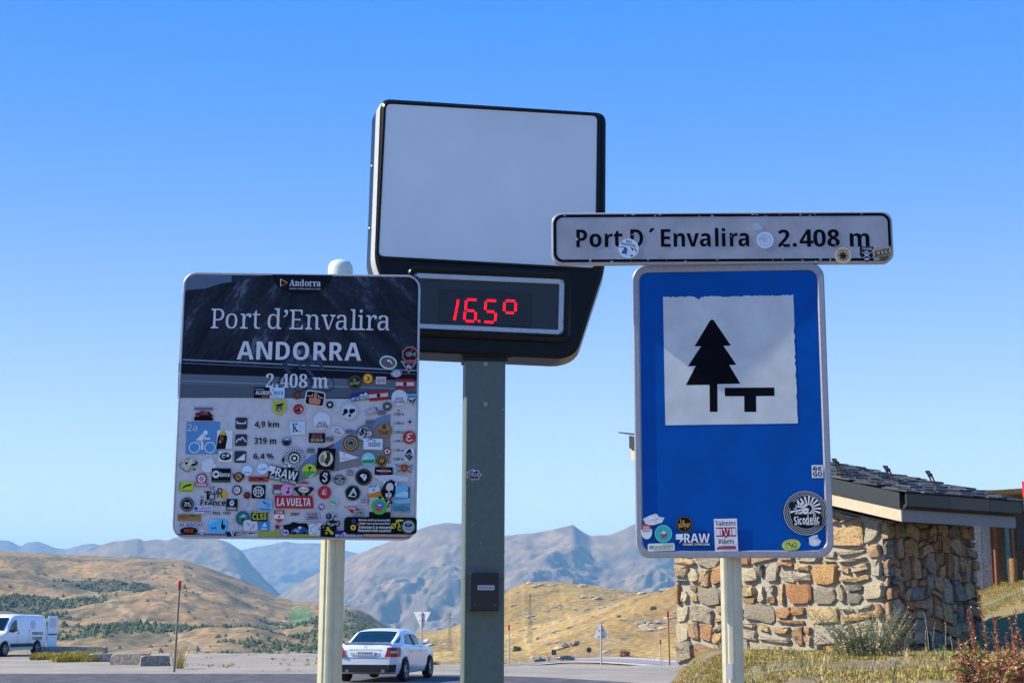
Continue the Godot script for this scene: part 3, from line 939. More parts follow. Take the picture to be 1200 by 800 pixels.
func make_hut() -> void:
	var e := Vector3(0.79, 0, -0.61).normalized()
	var base := Vector3(5.052, 2.958, -20.000)
	var fall := 0.2345
	var yw := atan2(-e.z, e.x)
	# origin under the low near corner of the roof; x runs along the eave, z out of the eave wall
	var hut := thing("stone_hut", "low rubble stone hut with a slate lean-to roof, behind the blue sign", "hut", Vector3(base.x, 1.2, base.z), yw)
	var H := base.y - 1.2
	var stones := []
	var tints := STONE_SHADES
	for k in tints.size():
		var m := StandardMaterial3D.new()
		m.albedo_color = Color(tints[k])
		m.roughness = 0.92
		m.albedo_texture = T["stone%d" % (k % 3)]
		m.uv1_triplanar = true; m.uv1_world_triplanar = true
		m.uv1_scale = Vector3.ONE * (0.9 + 0.15 * (k % 4))
		m.uv1_offset = Vector3.ONE * k * 0.37
		m.normal_enabled = true; m.normal_texture = T.bump; m.normal_scale = 0.9
		stones.append(m)
	var mortar := plain(0.95, 0.0, T.speck, 2.5, T.bump, 1.0)
	var r := RandomNumberGenerator.new(); r.seed = 12
	# the walls: gable (faces -x) at x = 0.22, eave wall (faces z) at z = -0.45
	var x0 := 0.32; var x1 := 2.30; var z0 := -0.58; var z1 := -4.55
	var top := func(z): return H + 0.02 - z * fall
	var g := Geo.new()
	g.col = lin("d2ccbd")
	var P := func(x, z, up): return Vector3(x, (top.call(z) - 0.1) if up else -1.6, z)
	var mid := Vector3((x0 + x1) / 2, 0.3, (z0 + z1) / 2)
	for f in [[[x0, z0], [x0, z1]], [[x0, z1], [x1, z1]], [[x1, z1], [x1, z0]], [[x1, z0], [x0, z0]]]:
		g.fo([P.call(f[0][0], f[0][1], false), P.call(f[1][0], f[1][1], false), P.call(f[1][0], f[1][1], true), P.call(f[0][0], f[0][1], true)], mid)
	g.fo([P.call(x0, z0, true), P.call(x1, z0, true), P.call(x1, z1, true), P.call(x0, z1, true)], mid)
	var wall := part("wall", g.mesh(mortar, 10.0), hut)
	# stones of the gable: local plane u = -z, v = y, looking along +x
	var field := PackedVector2Array([Vector2(-z1 * -1.0, -0.9), Vector2(-z0 * -1.0, -0.9), Vector2(-z0 * -1.0, top.call(z0) - 0.12), Vector2(-z1 * -1.0, top.call(z1) - 0.12)])
	var xf := Transform3D(Basis(Vector3(0, 0, 1), Vector3(0, 1, 0), Vector3(-1, 0, 0)), Vector3(x0, 0, 0))
	for q in rubble(field, 0.40, 0.25, 3, 0.022):
		var o := part("stone", stone_mesh(q, r.randf_range(0.04, 0.08), stones[r.randi() % stones.size()], r), wall)
		o.transform = xf
	# stones of the eave wall, narrower and set more on end
	field = PackedVector2Array([Vector2(x0, -0.9), Vector2(x1, -0.9), Vector2(x1, top.call(z0) - 0.12), Vector2(x0, top.call(z0) - 0.12)])
	xf = Transform3D(Basis.IDENTITY, Vector3(0, 0, z0))
	for q in rubble(field, 0.19, 0.25, 9, 0.009):
		var o := part("stone", stone_mesh(q, r.randf_range(0.05, 0.11), stones[[6, 2, 8, 9, 14, 11, 6, 4, 14, 3][r.randi() % 10]], r), wall)
		o.transform = xf
	# roof: boards under the slates, white fascia, dark edge boards, gutter
	var rx := 2.50; var rz := -5.2
	var R := func(x, y, z): return Vector3(x, H + y - z * fall, z)
	var slab := func(gg: Geo, xa, xb, za, zb, ya, yb):
		var c: Vector3 = (R.call(xa, ya, za) + R.call(xb, yb, zb)) / 2
		for s in [[[xa, za], [xb, za]], [[xb, za], [xb, zb]], [[xb, zb], [xa, zb]], [[xa, zb], [xa, za]]]:
			gg.fo([R.call(s[0][0], ya, s[0][1]), R.call(s[1][0], ya, s[1][1]), R.call(s[1][0], yb, s[1][1]), R.call(s[0][0], yb, s[0][1])], c)
		for y in [ya, yb]: gg.fo([R.call(xa, y, za), R.call(xb, y, za), R.call(xb, y, zb), R.call(xa, y, zb)], c)
	g = Geo.new(); g.col = lin("8b8378")
	slab.call(g, 0.03, rx - 0.03, -0.03, rz + 0.03, 0.035, 0.34)
	var roof := part("roof", g.mesh(plain(0.85, 0.0, T.coarse, 1.0), 10.0), hut)
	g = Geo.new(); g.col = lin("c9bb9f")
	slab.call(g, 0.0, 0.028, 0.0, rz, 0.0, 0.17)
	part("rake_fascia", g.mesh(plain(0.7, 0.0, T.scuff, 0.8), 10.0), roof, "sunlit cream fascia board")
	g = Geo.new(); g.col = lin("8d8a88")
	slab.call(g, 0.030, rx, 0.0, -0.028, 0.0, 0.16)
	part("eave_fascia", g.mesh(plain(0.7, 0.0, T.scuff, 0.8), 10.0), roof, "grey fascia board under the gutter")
	g = Geo.new(); g.col = lin("34383e")
	slab.call(g, -0.035, 0.0, 0.01, rz, 0.175, 0.375)
	part("edge_flashing", g.mesh(plain(0.5, 0.3, T.scuff, 1.2), 10.0), roof)
	# gutter in three lengths of weathered copper sheet
	for k in 3:
		g = Geo.new(); g.col = lin(["4c4644", "57504c", "4a4543"][k])
		var xa: float = [0.0, 0.93, 1.78][k]; var xb: float = [0.925, 1.775, rx + 0.02][k]
		var prof := [[0.0, 0.165], [0.05, 0.162], [0.095, 0.20], [0.10, 0.36], [0.085, 0.385], [0.075, 0.36], [0.07, 0.22], [0.0, 0.20]]
		for i in prof.size():
			var a: Array = prof[i]; var b: Array = prof[(i + 1) % prof.size()]
			g.q(Vector3(xa, H + a[1], a[0]), Vector3(xb, H + a[1], a[0]), Vector3(xb, H + b[1], b[0]), Vector3(xa, H + b[1], b[0]))
		for x in [xa, xb]:
			var ring_ := []
			for a in prof: ring_.append(Vector3(x, H + a[1], a[0]))
			g.fo([ring_[0], ring_[1], ring_[6], ring_[7]], Vector3((xa + xb) / 2, H + 0.2, 0.03))
			g.fo([ring_[1], ring_[2], ring_[3], ring_[6]], Vector3((xa + xb) / 2, H + 0.2, 0.03))
			g.fo([ring_[3], ring_[4], ring_[5], ring_[6]], Vector3((xa + xb) / 2, H + 0.2, 0.03))
		part("gutter", g.mesh(plain(0.45, 0.6, T.scuff, 1.5), 30.0), roof)
	# slates: rows from the eave upwards, each lapped over the one below
	var slate_m := []
	for k in 5:
		var m := StandardMaterial3D.new()
		m.albedo_color = Color(["3d4045", "4a4c50", "34373c", "55565a", "45423f"][k])
		m.roughness = 0.7
		m.albedo_texture = T.fine; m.uv1_triplanar = true; m.uv1_world_triplanar = true; m.uv1_scale = Vector3.ONE * 2.0
		slate_m.append(m)
	var variants := []
	for k in 6:
		var w := [0.30, 0.24, 0.34, 0.27, 0.32, 0.22][k] as float
		var L := 0.40
		var th := [0.018, 0.024, 0.02, 0.028, 0.016, 0.022][k] as float
		g = Geo.new()
		var o := PackedVector2Array([Vector2(-w / 2 + 0.01, -L / 2 - r.randf_range(-0.012, 0.02)), Vector2(0.02, -L / 2 - r.randf_range(-0.01, 0.025)), Vector2(w / 2, -L / 2 + r.randf_range(-0.01, 0.03)), Vector2(w / 2 - 0.004, L / 2), Vector2(-w / 2 + 0.004, L / 2)])
		g.prism(o, 0.0, th, 0.004)
		variants.append([g.mesh(null, 15.0), w])
	var pitch := atan(fall)
	var row := 0
	var made := 0
	var zz := 0.13
	while zz > rz + 0.1:
		var x := -0.05 + (0.12 if row % 2 else 0.0)
		while x < rx + 0.02 and made < 298:
			var k := r.randi() % 6
			var w: float = variants[k][1]
			var o := part("slate", variants[k][0], roof)
			o.material_override = slate_m[r.randi() % 5]
			# rotated so that the slate's own z is the roof's normal and its y runs up the roof
			var up := Vector3(0, sin(pitch), -cos(pitch))
			var n := Vector3(0, cos(pitch), sin(pitch))
			var lift := Basis(Vector3(1, 0, 0), -0.06 + r.randf_range(-0.02, 0.02))
			o.transform = Transform3D(Basis(Vector3(1, 0, 0), up, n) * lift * Basis(Vector3(0, 0, 1), r.randf_range(-0.03, 0.03)), R.call(x + w / 2, 0.385 + r.randf_range(0.0, 0.012), zz - 0.2))
			x += w + 0.006
			made += 1
		zz -= 0.235
		row += 1
	# bent metal snow hooks standing on the slates
	for p in [[0.45, -1.35], [1.05, -0.95], [1.72, -0.75]]:
		g = Geo.new(); g.col = lin("5d4a3e")
		var b: Vector3 = R.call(p[0], 0.42, p[1])
		for s in [-0.035, 0.035]:
			g.tube([b + Vector3(s, -0.03, 0.10), b + Vector3(s - 0.05, 0.05, 0.02), b + Vector3(s - 0.09, 0.15, 0.0), b + Vector3(s - 0.14, 0.19, 0.0)], [0.012], 6)
		g.box(b + Vector3(-0.09, 0.15, 0.0), Vector3(0.10, 0.05, 0.012))
		g.box(b + Vector3(-0.14, 0.195, 0.0), Vector3(0.09, 0.03, 0.02))
		part("snow_hook", g.mesh(plain(0.5, 0.5), 30.0), roof)

# ---------------------------------------------------------------- the shelter half hidden behind the hut
func make_shelter() -> void:
	var o := thing("timber_shelter", "pale shelter with dark doorway, seen past the right end of the stone hut", "shelter", Vector3(9.459, 2.203, -30.000))
	var gy := 0.0
	var put := func(called: String, a: Vector3, s: Vector3, hex: String, label := ""):
		var g := Geo.new(); g.col = lin(hex)
		g.box(a, s, 0.01)
		return part(called, g.mesh(plain(0.85, 0.0, T.fine, 1.2), 10.0), o, label)
	var k := 1829.0 / 30.0   # centimetres follow from the width that each member has at this distance
	put.call("back_wall", Vector3(0.55, 0.9, -1.6), Vector3(2.6, 2.4, 0.12), "84705a", "back wall of boards")
	for i in 3:
		put.call("wall_panel", Vector3(-0.63 + 0.19 * i, 0.6, 0.0 - 0.02 * i), Vector3(0.186, 2.0, 0.05), ["c9c0b2", "d0c7b8", "c4bbae"][i])
	put.call("wall_panel", Vector3(-1.2, 0.6, 0.0), Vector3(0.9, 2.0, 0.05), "cbc2b4")
	put.call("post", Vector3(-0.10, 0.6, 0.05), Vector3(0.06, 2.1, 0.08), "9a5a3c", "red brown door post")
	put.call("post", Vector3(0.14, 0.6, 0.05), Vector3(0.07, 2.1, 0.08), "6f9a98", "teal door post")
	put.call("post", Vector3(0.24, 0.6, 0.05), Vector3(0.05, 2.1, 0.07), "a0704c", "brown post")
	put.call("beam", Vector3(0.6, 1.62, 0.05), Vector3(3.2, 0.16, 0.2), "4c4a4a")
	put.call("shade_board", Vector3(0.62, 1.18, 0.02), Vector3(0.62, 0.72, 0.06), "57504c", "dark brown board standing in for shade over the opening")  # dark board added in place of the shade below the beam
	# log ends standing in front
	for p in [[0.0, 0.62, 0.075, 0.35], [0.30, 0.40, 0.06, 0.2], [0.50, 0.86, 0.085, 0.3]]:
		var g := Geo.new(); g.col = lin("b07f4c")
		g.xf = Transform3D(Basis.IDENTITY, Vector3(p[0], -0.4, p[3] + 0.4))
		g.lathe([Vector2(0, 0), Vector2(p[2] * 1.05, 0), Vector2(p[2], p[1] * 0.5), Vector2(p[2] * 0.98, p[1] + 0.4 - 0.01), Vector2(p[2] * 0.9, p[1] + 0.4), Vector2(0, p[1] + 0.405)], 12)
		part("log_post", g.mesh(plain(0.85, 0.0, T.coarse, 3.0, T.bump, 0.8), 40.0), o)
	var w := put.call("roof", Vector3(0.7, 1.88, -0.6), Vector3(3.8, 0.10, 2.6), "b08a52", "straw coloured roof edge") as MeshInstance3D
	w.rotation = Vector3(0, 0, 0.06)

# ---------------------------------------------------------------- printed words as a part
func lettering(on: Node3D, called: String, lines: Array, z: float, label := "") -> MeshInstance3D:
	# each line: [text, x, y, w, h, colour, font, slant]
	var g := Geo.new()
	for k in lines: text(g, k[0], k[1], k[2], k[3], k[4], z, lin(k[5]), k[6], 0.0, 0.6, k[7] if k.size() > 7 else 0.0)
	return part(called, g.mesh(film, 0.0), on, label)

func turned(o: Node3D, yaw: float, roll: float) -> void:
	o.basis = Basis(Vector3.UP, deg_to_rad(yaw)) * Basis(Vector3(0, 0, 1), deg_to_rad(roll))

# extruded sign post with grooves: outline in plan, from y0 to y1
func post_mesh(plan: PackedVector2Array, y0: float, y1: float, m: Material, col: Color) -> ArrayMesh:
	var g := Geo.new(); g.col = col
	g.xf = Transform3D(Basis(Vector3(1, 0, 0), Vector3(0, 0, -1), Vector3(0, 1, 0)), Vector3(0, y0, 0))
	g.prism(plan, 0.0, y1 - y0, 0.0)
	return g.mesh(m, 25.0)

func make_info_board() -> void:
	var S := thing("pass_information_board", "sticker covered board of a cycling climb on a cream post, left of the display", "sign", Vector3(-0.829, 0, -5.8999))
	turned(S, 1.9, -0.38)
	var Y := 2.5582
	S.position = Vector3(-0.829, Y, -5.8999) - S.basis * Vector3(0, Y, 0)
	var w := 0.930; var h := 1.038
	var alu := plain(0.42, 0.55, T.scuff, 2.0)
	# the panel with its folded aluminium edge
	var g := Geo.new(); g.col = lin("cccad0")
	g.xf.origin = Vector3(0, Y, 0)
	g.prism(rounded(w - 0.012, h - 0.012, 0.045, 8), -0.022, -0.003)
	var panel := part("panel", g.mesh(plain(0.35, 0.0, T.scuff, 1.5), 30.0), S, "grey printed panel")
	g = Geo.new(); g.col = lin("b9bcc4")
	g.xf.origin = Vector3(0, Y, 0)
	g.frame(rounded(w, h, 0.052, 8), rounded(w - 0.018, h - 0.018, 0.043, 8), -0.026, 0.0, 0.003)
	part("edge_frame", g.mesh(alu, 30.0), S)
	print_backdrop(S, Y)
	var post_m := plain(0.5, 0.2, T.scuff, 1.2)
	# fluted cream post behind the panel
	var plan := PackedVector2Array()
	var nf := 40
	for i in nf:
		var a := TAU * i / nf
		var groove: float = 0.90 if i % 5 == 2 else 1.0
		plan.append(Vector2(cos(a) * 0.047 * groove, sin(a) * 0.047 * groove))
	var top_y := Vector3(-0.693, 3.101, -5.970).y
	var po := part("post", post_mesh(plan, -0.05, top_y + 0.0, post_m, lin("c9c5a8")), S)
	po.position = Vector3(0.142, 0, -0.085)
	g = Geo.new(); g.col = lin("c6d0c2")
	g.xf.origin = Vector3(0.142, top_y - 0.02, -0.085)
	g.lathe([Vector2(0.0495, 0.0), Vector2(0.0495, 0.035), Vector2(0.047, 0.05), Vector2(0.038, 0.063), Vector2(0.02, 0.071), Vector2(0, 0.073)], 28)
	part("post_cap", g.mesh(plain(0.45, 0.0), 40.0), S)
	for y in [Y + 0.30, Y - 0.32]:
		g = Geo.new(); g.col = lin("9fa2a6")
		g.box(Vector3(0.0, y, -0.032), Vector3(0.5, 0.04, 0.018), 0.003)
		part("bracket", g.mesh(alu, 20.0), S)
	board_stickers(panel, Y)

# local (x, y) pairs on the face, y measured from the panel's middle
var print_z := 0.0
func print_backdrop(S: Node3D, Y: float) -> void:
	var g := Geo.new()
	g.xf.origin = Vector3(0, Y, -0.0028)
	print_z = 0.0
	var put := func(p: PackedVector2Array, hex: String):
		print_z += FILM
		g.col = lin(hex)
		var t := 0.0
		for i in p.size(): t += p[i].cross(p[(i + 1) % p.size()])
		if t < 0.0: p.reverse()
		g.flat(p, print_z)
	# dusk photograph in the upper half: sky, mountain side, parapet, road
	var edge := rounded(0.911, 1.019, 0.042, 8)
	var upper := PackedVector2Array()
	for p in clip_half(edge, Vector2(-0.1628, 0.0236), Vector2(0, -1)): upper.append(p)
	put.call(upper, "30384c")
	put.call(clip_half(clip_half(edge, Vector2(-0.1731, 0.3128), Vector2(0, -1)), Vector2(-0.2765, 0.5849), Vector2(1, 0)), "5b6d84")
	put.call(PackedVector2Array([Vector2(-0.4652, 0.4382), Vector2(-0.3941, 0.446), Vector2(-0.3187, 0.471), Vector2(-0.2624, 0.4786), Vector2(-0.1798, 0.5003), Vector2(-0.1402, 0.5129), Vector2(0.4558, 0.5144), Vector2(0.4589, 0.1448), Vector2(-0.4666, 0.1338)]), "23283a")
	# the printed mountainside: rock and scree in dark blues, finer than the panel can be read
	var nz := fnoise(8, 0.16, 5); var nf2 := fnoise(9, 0.035, 4)
	var ridge := [Vector2(-0.452, line_y(342)), Vector2(-0.38, line_y(340)), Vector2(-0.31, line_y(333)), Vector2(-0.255, line_y(331)), Vector2(-0.17, line_y(325)), Vector2(-0.13, line_y(321.5)), Vector2(0.42, line_y(321.5)), Vector2(0.452, line_y(332))]
	var cols := 130; var rows := 60
	var shade := func(x: float, y: float):
		var t := x + (y - 0.2) * (0.9 if x > -0.02 else -0.5)
		var v := nz.get_noise_2d(t * 1.6, y * 0.5) * 0.9 + nf2.get_noise_2d(t * 2.0, y * 0.8) * 0.55
		return blend(blend(lin("20232d"), lin("343a48"), 0.5 + v), lin("5d687a"), smooth(0.25, 0.8, v))
	for i in cols:
		for j in rows:
			var q := []
			for e in [[i, j], [i + 1, j], [i + 1, j + 1], [i, j + 1]]:
				var x: float = lerpf(-0.4505, 0.4505, float(e[0]) / cols)
				var yt: float = crest(ridge, x)
				q.append(Vector3(x, lerpf(line_y(432), yt, float(e[1]) / rows), 0.0007))
			for k in [0, 1, 2, 0, 2, 3]:
				g.v.append(g.xf * (q[k] as Vector3)); g.c.append(shade.call(q[k].x, q[k].y))
	print_z = 0.0014
	put.call(PackedVector2Array([Vector2(-0.4676, 0.1572), Vector2(0.4592, 0.1313), Vector2(0.4597, 0.0977), Vector2(-0.4675, 0.117)]), "1f2129")
	put.call(PackedVector2Array([Vector2(-0.467, 0.1136), Vector2(0.4597, 0.0977), Vector2(0.4589, 0.0306), Vector2(-0.4658, 0.0202)]), "5f6b79")
	put.call(PackedVector2Array([Vector2(-0.4665, 0.0735), Vector2(0.4594, 0.0625), Vector2(0.4589, 0.0306), Vector2(-0.4658, 0.0202)]), "545e6b")
	for k in [[424.2, 425.6, 434.0, 435.4, "8c9bb0"], [428.4, 429.4, 438.4, 439.4, "5d6b82"], [449.2, 450.2, 456.3, 457.3, "8394a8"]]:
		put.call(PackedVector2Array([Vector2(-0.452, line_y(k[0])), Vector2(0.452, line_y(k[2])), Vector2(0.452, line_y(k[3])), Vector2(-0.452, line_y(k[1]))]), k[4])
	# two riders in the printed photograph, behind the figures of the height
	for q in [[0.0, 0.0, "1b2133"], [-0.085, 0.006, "20283c"]]:
		print_z += FILM
		var o := Vector2(0.1091, 0.0802) + Vector2(q[0], q[1])
		g.col = lin(q[2])
		ring(g, o.x, o.y, 0.0255, 0.0285, print_z)
		ring(g, o.x - 0.105, o.y - 0.002, 0.0255, 0.0285, print_z)
		for l in [[0, 0, -0.03, 0.055], [-0.03, 0.055, -0.085, 0.05], [-0.085, 0.05, -0.105, -0.002], [-0.03, 0.055, -0.06, -0.004], [-0.06, -0.004, -0.085, 0.05], [-0.06, -0.004, -0.105, -0.002]]:
			stroke(g, PackedVector2Array([o + Vector2(l[0], l[1]), o + Vector2(l[2], l[3])]), 0.004, print_z)
		print_z += FILM
		g.col = lin("3c4a62")
		for l in [[-0.085, 0.065, -0.04, 0.105], [-0.04, 0.105, -0.02, 0.062], [-0.085, 0.065, -0.055, 0.03], [-0.055, 0.03, -0.062, 0.0]]:
			stroke(g, PackedVector2Array([o + Vector2(l[0], l[1]), o + Vector2(l[2], l[3])]), 0.013, print_z)
		print_z += FILM
		g.col = lin("7d8ca0")
		g.flat(shift(oval(0.012, 0.011, 12), o.x - 0.03, o.y + 0.118), print_z)
	# the dark half-round that carries the emblem at the top edge
	var badge := PackedVector2Array()
	for i in 21:
		var a := PI + PI * i / 20
		badge.append(Vector2(0.0001, 0.5132) + Vector2(cos(a) * 0.118, sin(a) * 0.078))
	put.call(badge, "1a1d29")
	# profile of the climb
	put.call(PackedVector2Array([Vector2(0.01, -0.2395), Vector2(0.0546, -0.1995), Vector2(0.1418, -0.1524), Vector2(0.2291, -0.0952), Vector2(0.3039, -0.0512), Vector2(0.358, -0.034), Vector2(0.3601, -0.2163), Vector2(0.2391, -0.2372), Vector2(0.148, -0.2579), Vector2(0.0829, -0.2716), Vector2(-0.0043, -0.3052)]), "7f8187")
	put.call(PackedVector2Array([Vector2(0.01, -0.2395), Vector2(0.0546, -0.1995), Vector2(0.1418, -0.1524), Vector2(0.2291, -0.0952), Vector2(0.3039, -0.0512), Vector2(0.358, -0.034), Vector2(0.3584, -0.0539), Vector2(0.2947, -0.0846), Vector2(0.2201, -0.1285), Vector2(0.1426, -0.1822), Vector2(0.0492, -0.2358), Vector2(0.0176, -0.2722)]), "6c86a8")
	put.call(PackedVector2Array([Vector2(0.0835, -0.1795), Vector2(0.1418, -0.1508), Vector2(0.1436, -0.159), Vector2(0.0936, -0.1893)]), "a03d44")
	# route panel with its rider
	put.call(PackedVector2Array([Vector2(-0.4263, -0.0724), Vector2(-0.3003, -0.071), Vector2(-0.2976, -0.1965), Vector2(-0.4257, -0.1978)]), "5c8fc0")
	print_z += FILM
	g.col = lin("e4e6ec")
	for c in [Vector2(-0.3926, -0.1721), Vector2(-0.3329, -0.1715)]: ring(g, c.x, c.y, 0.0185, 0.0215, print_z)
	g.flat(shift(oval(0.0085, 0.0085, 14), -0.3526, -0.114), print_z)
	stroke(g, PackedVector2Array([Vector2(-0.3774, -0.1446), Vector2(-0.3596, -0.1263)]), 0.018, print_z)
	stroke(g, PackedVector2Array([Vector2(-0.3585, -0.1279), Vector2(-0.3532, -0.1378), Vector2(-0.3353, -0.1366)]), 0.0065, print_z)
	stroke(g, PackedVector2Array([Vector2(-0.379, -0.1453), Vector2(-0.3641, -0.1504), Vector2(-0.363, -0.1774)]), 0.0085, print_z)
	# three dark icons: length, climb, gradient
	for k in 3:
		print_z += FILM
		g.col = lin("3c3d45")
		var c: Vector2 = [Vector2(-0.2162, -0.0768), Vector2(-0.2151, -0.1416), Vector2(-0.2153, -0.2062)][k]
		g.flat(shift(rounded(0.0455, 0.0455, 0.006, 3), c.x, c.y), print_z)
		print_z += FILM
		g.col = lin("dadce2")
		if k == 0: stroke(g, PackedVector2Array([c + Vector2(-0.016, 0.008), c + Vector2(-0.016, 0.0), c + Vector2(0.016, 0.0), c + Vector2(0.016, 0.008)]), 0.0042, print_z)
		elif k == 1: stroke(g, PackedVector2Array([c + Vector2(-0.019, -0.009), c + Vector2(-0.009, 0.006), c + Vector2(-0.004, 0.0), c + Vector2(0.004, 0.012), c + Vector2(0.019, -0.006)]), 0.0042, print_z)
		else: g.flat(PackedVector2Array([c + Vector2(-0.018, -0.014), c + Vector2(0.018, -0.014), c + Vector2(0.018, 0.014)]), print_z)
	# stripes along the foot of the board
	for k in [[209, 266, 626.4, 628.0, "3b4480"], [302, 337, 622.8, 628.6, "9aa54a"], [337, 372, 624.4, 629.0, "9aa54a"], [425, 481, 628.2, 629.6, "a5454c"]]:
		put.call(PackedVector2Array([Vector2(line_x(k[0]), line_y(k[3])), Vector2(line_x(k[1]), line_y(k[3])), Vector2(line_x(k[1]), line_y(k[2])), Vector2(line_x(k[0]), line_y(k[2]))]), k[4])
	part("printed_scene", g.mesh(film, 0.0), S)
	var L := "ced0d8"; var D := "15161c"
	var words := lettering(S, "lettering", [
		["Port d’Envalira", -0.0018, 0.3361, 0.6942, 0.0826, L, "r"],
		["ANDORRA", -0.0022, 0.209, 0.4826, 0.0711, L, "sb"],
		["2.408 m", -0.0068, 0.0916, 0.2413, 0.0545, L, "rb"],
		["Andorra", 0.0121, 0.4804, 0.1223, 0.0264, L, "rb"],
		["www.visitandorra.com", 0.0118, 0.4578, 0.1223, 0.0079, "a8abb8", "sb"],
		["2a", -0.404, -0.0953, 0.038, 0.0264, L, "s"],
		["4,9 km", -0.118, -0.0807, 0.0942, 0.0278, D, "sb"],
		["319 m", -0.122, -0.1439, 0.0843, 0.0251, D, "sb"],
		["6,4 %", -0.1265, -0.2047, 0.0777, 0.0251, D, "sb"],
		["Le", -0.3178, -0.3245, 0.0182, 0.0182, D, "s"],
		["T", -0.3344, -0.3557, 0.0264, 0.0331, D, "sb"],
		["U", -0.304, -0.344, 0.0112, 0.0149, D, "sb"],
		["R", -0.2861, -0.3454, 0.0215, 0.0364, D, "s"],
		["de", -0.3553, -0.3607, 0.0116, 0.0112, D, "s"],
		["France", -0.3122, -0.3831, 0.0959, 0.0231, D, "sb"],
		["1993, 1997", -0.2781, -0.4238, 0.0694, 0.0119, D, "sb"],
		["2001", 0.0001, -0.4239, 0.0331, 0.0119, D, "sb"],
		["2.500 m", 0.39, -0.0343, 0.0397, 0.0093, "33353f", "sb"],
		["2.400 m", 0.3907, -0.0692, 0.0397, 0.0093, "33353f", "sb"],
		["2.300 m", 0.3907, -0.1041, 0.0397, 0.0093, "33353f", "sb"],
		["2.200 m", 0.3911, -0.1393, 0.0397, 0.0093, "33353f", "sb"],
		["2.100 m", 0.3914, -0.1744, 0.0397, 0.0093, "33353f", "sb"],
		["2.000 m", 0.3918, -0.2087, 0.0397, 0.0093, "33353f", "sb"],
		["4,9", 0.3569, -0.2229, 0.0149, 0.0086, "33353f", "sb"],
		["1", 0.0531, -0.2588, 0.004, 0.0086, "33353f", "sb"],
		["2", 0.1592, -0.2512, 0.0046, 0.0086, "33353f", "sb"],
		["3", 0.2359, -0.2406, 0.0046, 0.0086, "33353f", "sb"],
	], Y_Z)
	words.position = Vector3(0, Y, 0)
	g = Geo.new()
	g.xf.origin = Vector3(0, Y, 0)
	g.col = lin("d8a53a")
	g.flat(shift(oval(0.0152, 0.0152, 20), -0.2728, -0.3518), Y_Z - 0.0002)
	g.col = lin(D)
	var c := Vector2(-0.318, -0.3604)
	ring(g, c.x, c.y, 0.0099, 0.0139, Y_Z)
	# the small open triangle in four colours beside the emblem word
	var tr := [Vector2(-0.0842, 0.4948), Vector2(-0.057, 0.4801), Vector2(-0.0826, 0.4654)]
	for k in 3:
		g.col = lin(["e0b04a", "c8505a", "d8d8e0"][k])
		stroke(g, PackedVector2Array([tr[k], tr[(k + 1) % 3]]), 0.003, Y_Z)
	part("emblem", g.mesh(film, 0.0), S)

const Y_Z := 0.0034
func line_y(y: float) -> float:
	return lerpf(Vector2(-0.0304, 0.5248).y, Vector2(0.0024, -0.5166).y, (y - 318.5) / 312.5)
func line_x(x: float) -> float:
	return lerpf(Vector2(-0.4519, -0.4849).x, Vector2(0.4633, -0.4771).x, (x - 205.0) / 282.0)

func bs(on: Node3D, Y: float, at: Vector2, w: float, h: float, deg: float, shape: String, base: String, art: Array) -> void:
	sticker(on, at + Vector2(0, Y), w, h, deg, shape, base, art, 0.0036)

